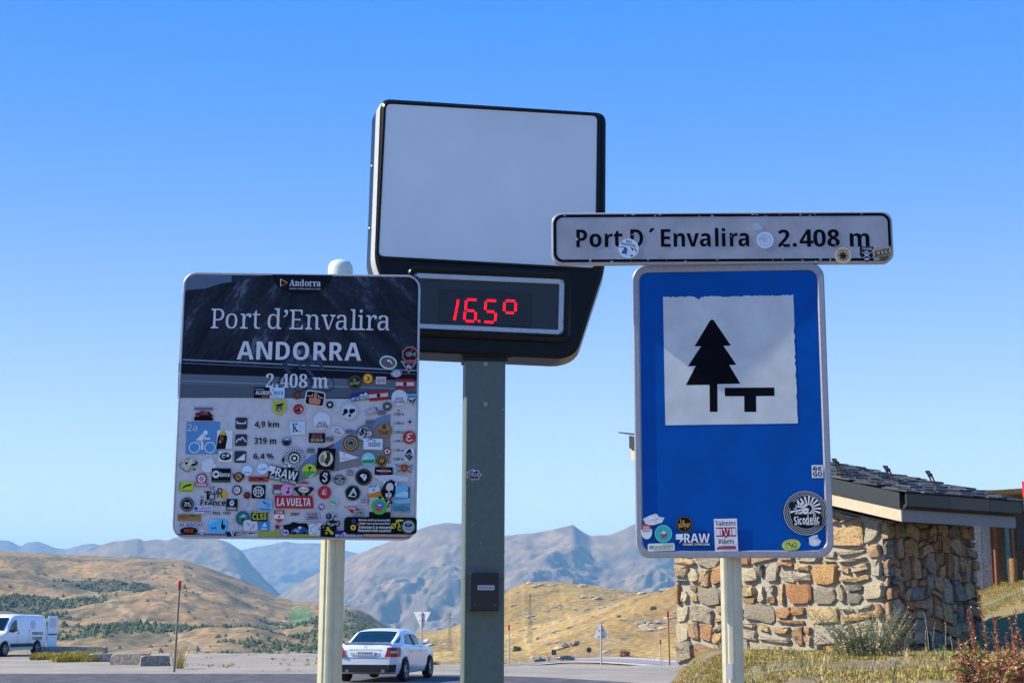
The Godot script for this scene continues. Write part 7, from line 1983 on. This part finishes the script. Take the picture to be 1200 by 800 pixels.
func pylon(at: Vector3, h: float, label: String) -> void:
	var S := thing("lattice_pylon", label, "pylon", at, 0.4, "lattice pylons on the hillside")
	var g := Geo.new(); g.col = lin("7c7468")
	var w := 0.9; var t := 0.25
	for s in 4:
		var a := PI / 4 + PI / 2 * s; var b := a + PI / 2
		var d0 := Vector3(cos(a), 0, sin(a)); var d1 := Vector3(cos(b), 0, sin(b))
		g.tube([d0 * w, d0 * t + Vector3(0, h, 0)], [0.05, 0.035], 4)
		for k in 7:
			var u0 := k / 7.0; var u1 := (k + 1) / 7.0
			g.tube([d0 * lerpf(w, t, u0) + Vector3(0, h * u0, 0), d1 * lerpf(w, t, u1) + Vector3(0, h * u1, 0)], [0.02], 3, false)
			g.tube([d1 * lerpf(w, t, u0) + Vector3(0, h * u0, 0), d0 * lerpf(w, t, u1) + Vector3(0, h * u1, 0)], [0.02], 3, false)
	part("mast", g.mesh(plain(0.8), 30.0), S)
	for y in [0.86, 0.95]:
		g = Geo.new(); g.col = lin("7c7468")
		g.tube([Vector3(-1.6, h * y, 0), Vector3(0, h * (y + 0.02), 0), Vector3(1.6, h * y, 0)], [0.05, 0.09, 0.05], 4)
		part("cross_arm", g.mesh(plain(0.8), 30.0), S)

func on_hill(px_ta: float, d: float) -> Vector3:
	return Vector3(px_ta * d, right_h(px_ta, d), -d)

func slab_block(at: Vector3, s: Vector3, yaw: float, label: String, hex: String, sd: int) -> void:
	var r := RandomNumberGenerator.new(); r.seed = sd
	var g := Geo.new(); g.col = lin(hex)
	var p := []
	for i in 2:
		for j in 2:
			for k in 2:
				var c := Vector3((i - 0.5) * s.x, j * s.y, (k - 0.5) * s.z) * r.randf_range(0.93, 1.04)
				for e in 3:
					var off := Vector3.ZERO
					off[e] = -signf(c[e] - (s.y / 2 if e == 1 else 0.0)) * s[e] * r.randf_range(0.05, 0.16)
					p.append(c + off)
	hull(g, p)
	var o := part("stone_slab", g.mesh(plain(0.95, 0.0, T.coarse, 1.2, T.bump, 1.0), 15.0), self)
	o.position = Vector3(at.x, near_h(at.x, at.z) - 0.05, at.z); o.rotation.y = yaw
	tag(o, label, "stone slab", "stone slabs at the edge of the lot")

func make_lot() -> void:
	make_sedan("white saloon car seen from behind, driving off beside the green pole", Vector3(-3.50, 0.004, -44.3), deg_to_rad(-11.0), "e3e5e8")
	make_van()
	var ta := 0.0345
	var far_car := make_sedan("small black car far away on the curving road", Vector3(ta * 432.0, right_h(ta, 432.0) + 0.43, -432.0), deg_to_rad(62.0), "1b1c20")
	# snow poles
	var base := func(px: float, d: float): return Vector3(px * d, near_h(px * d, -d), -d)
	snow_pole(base.call(-0.2155, 50.0), 2.87, "tallest weathered snow pole, left of the board post", "9a8e84", deg_to_rad(-1.6))
	var q: Vector3 = base.call(-0.0020, 84.0)
	snow_pole(q, Vector3(-0.138, 1.298, -84.000).y - q.y, "thin pale snow pole just right of the green pole", "c9c6c0")
	q = base.call(0.1006, 70.0)
	snow_pole(q, Vector3(6.971, 1.976, -70.000).y - q.y, "orange snow pole against the left corner of the stone hut", "c0803a", deg_to_rad(0.9))
	q = base.call(0.0949, 95.0)
	snow_pole(q, Vector3(8.965, 0.373, -95.000).y - q.y, "short pale snow pole left of the orange one", "c6bfb6")
	q = Vector3(Vector3(9.019, 4.082, -27.000).x, near_h(Vector3(9.019, 4.082, -27.000).x, -27.0), -27.0)
	snow_pole(q, Vector3(8.981, 4.082, -27.000).y - q.y, "snow pole at the right edge behind the hut roof", "6f7f80")
	# backs of road signs
	q = base.call(-0.0577, 82.0)
	var r0 := 0.47
	sign_back("give_way_sign", "back of a downward triangular sign behind the white car", q, Vector3(-4.753, 1.679, -82.000).y - q.y, softened(PackedVector2Array([Vector2(0, -0.62), Vector2(0.52, 0.30), Vector2(-0.52, 0.30)]), 0.05, 3), -0.45)
	q = base.call(0.0571, 72.0)
	sign_back("warning_sign", "back of an upright triangular sign on a thin post, right of the green pole", q, Vector3(4.126, 0.976, -72.000).y - q.y, softened(PackedVector2Array([Vector2(-0.36, -0.22), Vector2(0.36, -0.22), Vector2(0, 0.46)]), 0.04, 3), -0.3)
	q = base.call(-0.1129, 80.0)
	sign_back("round_sign", "round sign whose edge shows past the cream post of the board", q, Vector3(-9.059, 1.901, -80.000).y - q.y, oval(0.47, 0.47, 24), 0.1)
	# far signs and guide posts beside the curving road
	for k in 2:
		var t2: float = [0.0268, 0.0492][k]
		var h := on_hill(t2, [441.0, 440.0][k])
		var S := thing("far_road_sign", ["small dark sign by the far road, behind the thin sign post", "small dark round sign by the far road, right of the thin sign post"][k], "road sign", h)
		var g := Geo.new(); g.col = lin("8d8f94")
		g.tube([Vector3(0, -0.5, 0), Vector3(0, 2.2, 0)], [0.06], 6)
		part("post", g.mesh(plain(0.7), 30.0), S)
		g = Geo.new(); g.col = lin("34363c")
		g.prism(shift(oval(0.75, 0.75, 14), 0, 2.4) if k else shift(outline("rect", 1.3, 1.5), 0, 2.6), 0.06, 0.10)
		part("sign_plate", g.mesh(plain(0.7), 30.0), S)
	for k in 6:
		var t2: float = [0.0678, 0.0727, 0.0793, 0.0859, 0.0908, 0.0962][k]
		var d: float = [424.0, 420.5, 416.0, 411.0, 407.0, 403.0][k]
		var S := thing("guide_post", ["leftmost of the six white guide posts along the bend of the far road", "second white guide post from the left along the far road", "third white guide post from the left along the far road", "third white guide post from the right along the far road", "second white guide post from the right along the far road", "rightmost of the six white guide posts, nearest the stone hut"][k], "guide post", on_hill(t2, d), 0.0, "guide posts along the far road")
		var g := Geo.new(); g.col = lin("d9d9d6")
		g.box(Vector3(0, 0.7, 0), Vector3(0.16, 1.5, 0.10), 0.02)
		part("stake", g.mesh(plain(0.6), 10.0), S)
		g = Geo.new(); g.col = lin("2c2c2e")
		g.box(Vector3(0, 1.25, 0), Vector3(0.165, 0.22, 0.105), 0.01)
		part("black_band", g.mesh(plain(0.6), 10.0), S)
	# pylons
	pylon(on_hill(-0.0399, 560.0), 15.0, "lattice pylon left of the green pole")
	pylon(on_hill(-0.0736, 640.0), 12.0, "faint lattice pylon above the white car")
	pylon(on_hill(0.0115, 560.0), 17.5, "lattice pylon on the yellow hill right of the green pole")
	# slabs of stone at the edge of the lot
	slab_block(Vector3(-15.633, 0.135, -61.500), Vector3(1.7, 0.36, 1.3), 0.1, "pale flat stone slab, leftmost of the row beyond the road", "d2c4ae", 2)
	slab_block(Vector3(-13.981, 0.026, -57.500), Vector3(1.2, 0.46, 1.1), -0.15, "squarish grey stone slab in the middle of the row", "b5aca0", 4)
	slab_block(Vector3(-12.807, 0.020, -56.200), Vector3(1.05, 0.44, 0.9), 0.25, "grey brown stone slab nearest the tall snow pole", "b8ab99", 6)
	slab_block(Vector3(-20.513, 0.028, -73.000), Vector3(3.2, 0.40, 1.4), 0.05, "long low pale stone slab behind the open van door", "cfc3b0", 8)
	# outcrops on the yellow hill
	var spots := [[0.0170, 452, 1.6], [0.0246, 462, 1.2], [0.0394, 500, 1.3], [0.0470, 496, 1.5], [0.0290, 530, 1.2], [0.0219, 585, 1.3], [0.0738, 560, 1.0]]
	for k in spots.size():
		var r := RandomNumberGenerator.new(); r.seed = 100 + k
		var g := Geo.new(); g.col = lin(["b3a58e", "a79b8a", "bdb09a"][k % 3])
		for m in 6:
			var p := []
			var c := Vector3(r.randf_range(-3.2, 3.2), r.randf_range(-0.1, 0.2), r.randf_range(-0.8, 0.8)) * float(spots[k][2])
			for i in 10:
				var d := Vector3(r.randf_range(-1, 1), r.randf_range(-0.6, 1), r.randf_range(-1, 1)).normalized()
				p.append(c + d * Vector3(1.5, 0.8, 1.1) * r.randf_range(0.5, 1.0) * float(spots[k][2]))
			hull(g, p)
		var o := part("rock_outcrop", g.mesh(plain(0.95, 0.0, T.coarse, 0.4), 10.0), self)
		o.position = on_hill(spots[k][0], spots[k][1])
		tag(o, ["pale rock outcrop lowest on the yellow hill, above the road left of the black car", "small pale outcrop on the yellow hill just above the black car", "pale outcrop left of the thin sign post, midway up the yellow hill", "broad pale outcrop touching the thin sign post, midway up the yellow hill", "pale outcrop above the black car, higher than the one beside it", "highest pale outcrop on the yellow hill, above the black car", "small pale outcrop on the slope right of the thin sign post"][k], "rocks", "rock outcrops on the yellow hill")

# ---------------------------------------------------------------- plants
func blade(g: Geo, at: Vector3, way: Vector3, h: float, w: float, bend: float) -> void:
	var s := Vector3(-way.z, 0, way.x) * w
	var m := at + Vector3(0, h * 0.6, 0) + way * bend * 0.35
	var e := at + Vector3(0, h, 0) + way * bend
	g.q(at - s, at + s, m + s * 0.7, m - s * 0.7)
	g.t(m - s * 0.7, m + s * 0.7, e)

func tuft_mesh(sd: int, n: int, h: float, spread: float, w: float, m: Material) -> ArrayMesh:
	var r := RandomNumberGenerator.new(); r.seed = sd
	var g := Geo.new()
	for k in n:
		var a := r.randf() * TAU
		var d := Vector3(cos(a), 0, sin(a))
		g.col = Color.WHITE * r.randf_range(0.75, 1.0); g.col.a = 1.0
		blade(g, d * r.randf() * spread, d, h * r.randf_range(0.5, 1.0), w, h * r.randf_range(0.1, 0.7))
	return g.mesh(m, 0.0)

func scatter(called: String, label: String, mesh: Mesh, put: Array, tints: Array, sd: int, lo: float, hi: float) -> void:
	var r := RandomNumberGenerator.new(); r.seed = sd
	var mm := MultiMesh.new()
	mm.transform_format = MultiMesh.TRANSFORM_3D
	mm.use_colors = true
	mm.mesh = mesh
	mm.instance_count = put.size()
	for k in put.size():
		var s := r.randf_range(lo, hi)
		mm.set_instance_transform(k, Transform3D(Basis(Vector3.UP, r.randf() * TAU).scaled(Vector3(s, s * r.randf_range(0.7, 1.2), s)), put[k]))
		mm.set_instance_color(k, lin(tints[r.randi() % tints.size()]).lerp(lin(tints[r.randi() % tints.size()]), r.randf()))
	var mi := MultiMeshInstance3D.new()
	mi.name = called; mi.multimesh = mm
	mi.set_meta("kind", "stuff")
	tag(mi, label, "grass")
	add_child(mi, true)

# upright stems with small leaves or seed heads along them
func stem_plant(called: String, label: String, category: String, at: Vector3, stems: Array, group := "") -> void:
	var S := thing(called, label, category, at, 0.0, group)
	var r := RandomNumberGenerator.new(); r.seed = int(absf(at.x) * 977.0 + absf(at.z) * 31.0)
	for k in stems:
		# [x, z, height, lean x, lean z, radius, stem colour, leaf colours, leaf size, leaves per metre, from]
		var g := Geo.new(); g.col = lin(k[6])
		var b := Vector3(k[0], -0.05, k[1])
		var tip := Vector3(k[0] + k[3], k[2], k[1] + k[4])
		var mid := b.lerp(tip, 0.55) + Vector3(k[3], 0, k[4]) * -0.18
		g.tube([b, mid, tip], [k[5], k[5] * 0.8, k[5] * 0.35], 5)
		var stem := part("stem", g.mesh(plain(0.85), 40.0), S)
		var n := int(k[9] * k[2])
		if n == 0: continue
		g = Geo.new()
		for i in n:
			var s: float = lerpf(k[10], 1.0, r.randf())
			var p := b.lerp(mid, s / 0.55) if s < 0.55 else mid.lerp(tip, (s - 0.55) / 0.45)
			var a := r.randf() * TAU
			var L: float = k[8] * r.randf_range(0.5, 1.2) * (1.15 - 0.6 * s)
			var d := Vector3(cos(a), r.randf_range(-0.3, 0.9), sin(a)).normalized()
			var side := d.cross(Vector3.UP).normalized() * L * r.randf_range(0.25, 0.42)
			var up := side.cross(d).normalized() * L * 0.12
			g.col = lin(k[7][r.randi() % k[7].size()])
			var c := p + d * L * 0.45
			g.t(p, c + side + up, c - up); g.t(p, c - up, c - side + up)
			g.t(c - side + up, c - up, p + d * L); g.t(c - up, c + side + up, p + d * L)
		var lm := plain(0.8)
		lm.backlight_enabled = true; lm.backlight = Color(0.25, 0.25, 0.2)
		part("foliage", g.mesh(lm, 0.0), stem)

func ground_at(px_ta: float, d: float) -> Vector3:
	return Vector3(px_ta * d, near_h(px_ta * d, -d), -d)

func make_plants() -> void:
	var gm := plain(0.9)
	gm.backlight_enabled = true; gm.backlight = Color(0.3, 0.3, 0.22)
	var r := RandomNumberGenerator.new(); r.seed = 21
	var nA := fnoise(101, 1.6); var nB := fnoise(102, 0.5)
	var short := []; var tall := []
	for k in 110000:
		var d := r.randf_range(5.0, 34.0)
		var ta := r.randf_range(0.0766, 0.3773)
		var x := ta * d
		var h := near_h(x, -d)
		if h < 0.55 and d < 40.0: continue
		# none inside the hut
		var v := nA.get_noise_2d(x, d)
		if r.randf() > smooth(-0.35, 0.15, v) * (0.10 + 0.90 * smooth(11.5, 14.5, d + nB.get_noise_2d(x, d) * 2.0)) * clampf(24.0 / d, 0.5, 1.0): continue
		if in_hut(x, -d): continue
		if r.randf() < 0.025: tall.append(Vector3(x, h, -d))
		else: short.append(Vector3(x, h, -d))
		if short.size() > 26000: break
	scatter("bank_grass", "short dry grass over the bank in front of the stone hut", tuft_mesh(1, 9, 0.036, 0.07, 0.004, gm), short, ["c4a860", "b59850", "a09548", "8f8a40", "d0b87c", "b89a58", "868440"], 31, 0.6, 1.3)
	scatter("tall_bank_grass", "taller straw coloured grass blades standing over the bank", tuft_mesh(2, 8, 0.13, 0.05, 0.0035, gm), tall, ["c7b078", "b39a5c", "8c8a44", "cbb98a"], 32, 0.5, 1.2)
	# the strip of dry grass at the far side of the road
	var strip := []
	for k in 2600:
		var d := r.randf_range(60.0, 69.5)
		var ta := r.randf_range(-0.3062, -0.2647)
		if absf(d - 65.0 + nA.get_noise_2d(ta * d, d) * 3.0) > 4.0 * (0.35 + smooth(-0.3062, -0.2844, ta) * 0.65): continue
		strip.append(ground_at(ta, d))
	scatter("roadside_grass", "strip of yellow green grass between the van and the stone slabs", tuft_mesh(3, 10, 0.26, 0.18, 0.012, gm), strip, ["b3a04c", "9c9440", "c2a850", "8a6f38", "86883c"], 33, 0.5, 1.3)
	var edge_ := []
	for k in 500:
		var d := r.randf_range(50.0, 74.0)
		var ta := r.randf_range(-0.2215, -0.0437)
		if nA.get_noise_2d(ta * d * 0.3, d * 0.3) < 0.2: continue
		edge_.append(ground_at(ta, d))
	for k in 300:
		edge_.append(ground_at(r.randf_range(0.0777, 0.1039), r.randf_range(60.0, 100.0)))
	scatter("lot_weeds", "sparse dry weeds in the gravel beyond the road", tuft_mesh(4, 8, 0.16, 0.10, 0.010, gm), edge_, ["a8925c", "8f8448", "b9a470"], 34, 0.4, 1.1)
	# single clumps
	var clump := thing("grass_clump", "clump of tall straw coloured grass at the foot of the tall snow pole", "grass clump", ground_at(-0.2127, 53.5))
	var g := Geo.new()
	for k in 90:
		var a := r.randf() * TAU
		var d := Vector3(cos(a), 0, sin(a))
		g.col = lin(["bfa566", "a98c4c", "cdb98a", "8c8444"][r.randi() % 4])
		blade(g, d * r.randf() * 0.22, d, r.randf_range(0.3, 0.95), 0.012, r.randf_range(0.05, 0.4))
	part("blades", g.mesh(gm, 0.0), clump)
	# lavender-like bush at the wall's corner: silvery stems, a few violet flowers
	var st := []
	for k in 120:
		var a := r.randf() * TAU; var q := sqrt(r.randf()) * 0.30
		st.append([cos(a) * q * 1.25, sin(a) * q, r.randf_range(0.25, 0.66) * (1.0 - q * 0.7), cos(a) * (q * 0.8 + r.randf_range(-0.05, 0.12)), sin(a) * q * 0.6, 0.004, "7c8060", ["9a9a78", "b0aa8c", "82845c", "9484a0", "b8b096", "7c8050", "a09470"], 0.045, 60.0, 0.15])
	stem_plant("lavender_bush", "silvery green bush with violet tips against the foot of the stone wall", "bush", Vector3(4.243, 1.291, -18.600) + Vector3(0, 0.03, 0), st)
	st = []
	for k in 16:
		st.append([r.randf_range(-0.15, 0.15), r.randf_range(-0.1, 0.1), r.randf_range(0.35, 0.6), -0.25 - r.randf() * 0.35, 0.05, 0.004, "9a9a70", ["8f9670", "7f8a58", "a8a880"], 0.07, 22.0, 0.1])
	stem_plant("sage_tuft", "leaning grey green tuft just left of the silvery bush", "plant", Vector3(4.038, 1.306, -18.400), st)
	# rusty dock plants at the lower right
	var rust := ["94544a", "b06c56", "7c4438", "c09274", "d0b48c", "a4645a", "bca474", "8f5248"]
	var docks := [
		[1157, 772, 13.2, 0.72, 3, "tallest rusty red dock plant, right of the hut wall"], [1171, 788, 11.6, 0.50, 4, "broad rusty dock plant low at the right edge, with leaning stems"],
		[1187, 782, 12.2, 0.48, 3, "rusty dock plant standing at the very right edge of the bank"], [1150, 800, 10.8, 0.36, 3, "low rusty dock plant at the bottom, in front of the tallest one"],
		[1132, 795, 11.4, 0.30, 3, "small yellowing dock plant, leftmost of the rusty plants"], [1180, 806, 10.4, 0.34, 4, "dense low rusty dock plant at the bottom right"],
		[1142, 785, 12.6, 0.40, 3, "middling dock plant between the small yellowing one and the tallest one"], [1194, 790, 11.2, 0.55, 3, "dock plant cut by the right edge of the picture, low at the front"]]
	for k in docks:
		st = []
		for m in int(k[4]) + 2:
			var s := 1.0 if m == 0 else r.randf_range(0.35, 0.8)
			st.append([r.randf_range(-0.10, 0.10) * (0.0 if m == 0 else 1.0), r.randf_range(-0.08, 0.08), float(k[3]) * s, r.randf_range(-0.10, 0.05), r.randf_range(-0.05, 0.05), 0.0055, "8f5c44", rust, 0.044, 180.0, 0.10])
		# broad old leaves low on the plant
		for m in 5: st.append([r.randf_range(-0.08, 0.08), r.randf_range(-0.06, 0.06), r.randf_range(0.10, 0.22), r.randf_range(-0.16, 0.16), r.randf_range(-0.1, 0.1), 0.005, "a0705a", ["a8604a", "c8a46c", "8c4a3c", "b8985c", "7f8a48"], 0.13, 34.0, 0.2])
		stem_plant("dock_plant", k[5], "plant", world_ground(k[0], k[1], k[2]), st, "rusty dock plants on the bank")
	# pale dry stalks against the dark wall
	var stalks := [[1083, 18.6, 0.36, "short pale dry stalk, leftmost before the shaded wall"], [1088, 18.4, 0.52, "tallest branching dry stalk before the shaded wall"], [1096, 18.8, 0.30, "short dry stalk right of the tallest one, before the shaded wall"], [1107, 18.6, 0.42, "dry stalk with a pale head, right of the middle of the shaded wall"], [1116, 18.9, 0.27, "short dry stalk, rightmost before the shaded wall"], [1063, 17.6, 0.26, "reddish dry stalk beside the silvery bush"]]
	for k in stalks:
		var c := k[3].begins_with("reddish") as bool
		st = [[0.0, 0.0, k[2], r.randf_range(-0.06, 0.02), 0.0, 0.0045, "8c5a48" if c else "b09c80", ["a06a54"] if c else ["cbbfa6", "b8a88c", "d8cfba"], 0.030, 26.0 if c else 30.0, 0.78 if not c else 0.3]]
		if k[2] > 0.45: st.append([0.03, 0.0, 0.42, 0.05, 0.0, 0.004, "b09c80", ["d8cfba", "b8a88c"], 0.030, 30.0, 0.8])
		stem_plant("dry_stalk", k[3], "plant", world_ground_ta((float(k[0]) - 600.0) / 1829.0, k[1]), st)
	# green weed at the wall foot
	st = []
	for k in 14: st.append([r.randf_range(-0.22, 0.22), r.randf_range(-0.1, 0.1), r.randf_range(0.10, 0.22), r.randf_range(-0.06, 0.06), 0.0, 0.004, "6c8a3c", ["7f9c3c", "8fa84c", "6c8a34"], 0.06, 90.0, 0.1])
	stem_plant("green_weed", "fresh green weed low between the dry stalks and the rusty plants", "plant", world_ground_ta((1127.0 - 600.0) / 1829.0, 17.2), st)
	# stones lying in the grass and earth
	var lying := [[1045, 17.0, 0.16, "pale flat stone in the grass below the silvery bush"], [1012, 14.6, 0.20, "pale stone at the bottom edge left of the bare earth"], [1075, 13.2, 0.12, "small stone on the bare earth at the bottom"], [930, 17.8, 0.12, "small grey stone in the grass right of the sign post"], [1168, 21.5, 0.34, "light stone on top of the shaded heap at the right"], [1183, 22.0, 0.26, "smaller light stone on the shaded heap at the right edge"]]
	for k in lying.size():
		var q: Array = lying[k]
		g = Geo.new(); g.col = lin(["c2b6a0", "b9ab94", "a89f90"][k % 3])
		var p := []
		for i in 11:
			p.append(Vector3(r.randf_range(-1, 1), r.randf_range(-0.5, 0.6), r.randf_range(-1, 1)).normalized() * Vector3(1, 0.35, 0.7) * float(q[2]) * r.randf_range(0.75, 1.0))
		hull(g, p)
		var o := part("loose_stone", g.mesh(plain(0.95, 0.0, T.coarse, 3.0), 10.0), self)
		o.position = world_ground_ta((float(q[0]) - 600.0) / 1829.0, q[1])
		tag(o, q[3], "stone")
	# bushes on the yellow hill
	var bushes := [[0.0033, 520.0, 2.6, ["3f4a2c", "4c5832", "38402a"], "dark round bush on the yellow hill, right of the green pole"], [0.0722, 438.0, 2.8, ["8a5c48", "9c6c54", "7c5040"], "bare reddish bush above the bend of the far road"], [-0.0487, 410.0, 2.0, ["3c4630", "4a5236"], "dark bush between the white car and the green pole"], [0.0908, 560.0, 2.2, ["4c4a30", "5a5436"], "dark bush on the skyline of the nearer slope"]]
	for q in bushes:
		var S := thing("hill_bush", q[4], "bush", on_hill(q[0], q[1]))
		g = Geo.new()
		for k in 420:
			var d := Vector3(r.randf_range(-1, 1), r.randf_range(-0.1, 1), r.randf_range(-1, 1)).normalized() * pow(r.randf(), 0.4) * float(q[2]) * 0.6
			d.y = absf(d.y) * 1.2
			g.col = lin(q[3][r.randi() % q[3].size()])
			var a := Vector3(r.randf_range(-1, 1), r.randf_range(-1, 1), r.randf_range(-1, 1)) * 0.16 * float(q[2])
			var b := Vector3(r.randf_range(-1, 1), r.randf_range(-1, 1), r.randf_range(-1, 1)) * 0.16 * float(q[2])
			g.t(d, d + a, d + b)
		part("foliage", g.mesh(plain(0.9), 0.0), S)
		g = Geo.new(); g.col = lin("4a3c30")
		for k in 4: g.tube([Vector3(0, -0.4, 0), Vector3(r.randf_range(-0.5, 0.5), 1.0, r.randf_range(-0.5, 0.5)) * float(q[2]) * 0.6], [0.09, 0.04], 4)
		part("stem", g.mesh(plain(0.9), 30.0), S)

func world_ground_ta(ta: float, d: float) -> Vector3:
	return Vector3(ta * d, near_h(ta * d, -d) - 0.01, -d)
func world_ground(px: float, _y: float, d: float) -> Vector3:
	return world_ground_ta((px - 600.0) / 1829.0, d)

func in_hut(x: float, z: float) -> bool:
	var b := Vector3(5.052, 2.958, -20.000)
	var e := Vector2(0.79, -0.61).normalized()
	var q := Vector2(x - b.x, z - b.z)
	var lx := q.dot(e); var lz := q.dot(Vector2(-e.y, e.x))
	return lx > 0.15 and lx < 2.6 and lz < -0.38 and lz > -4.7
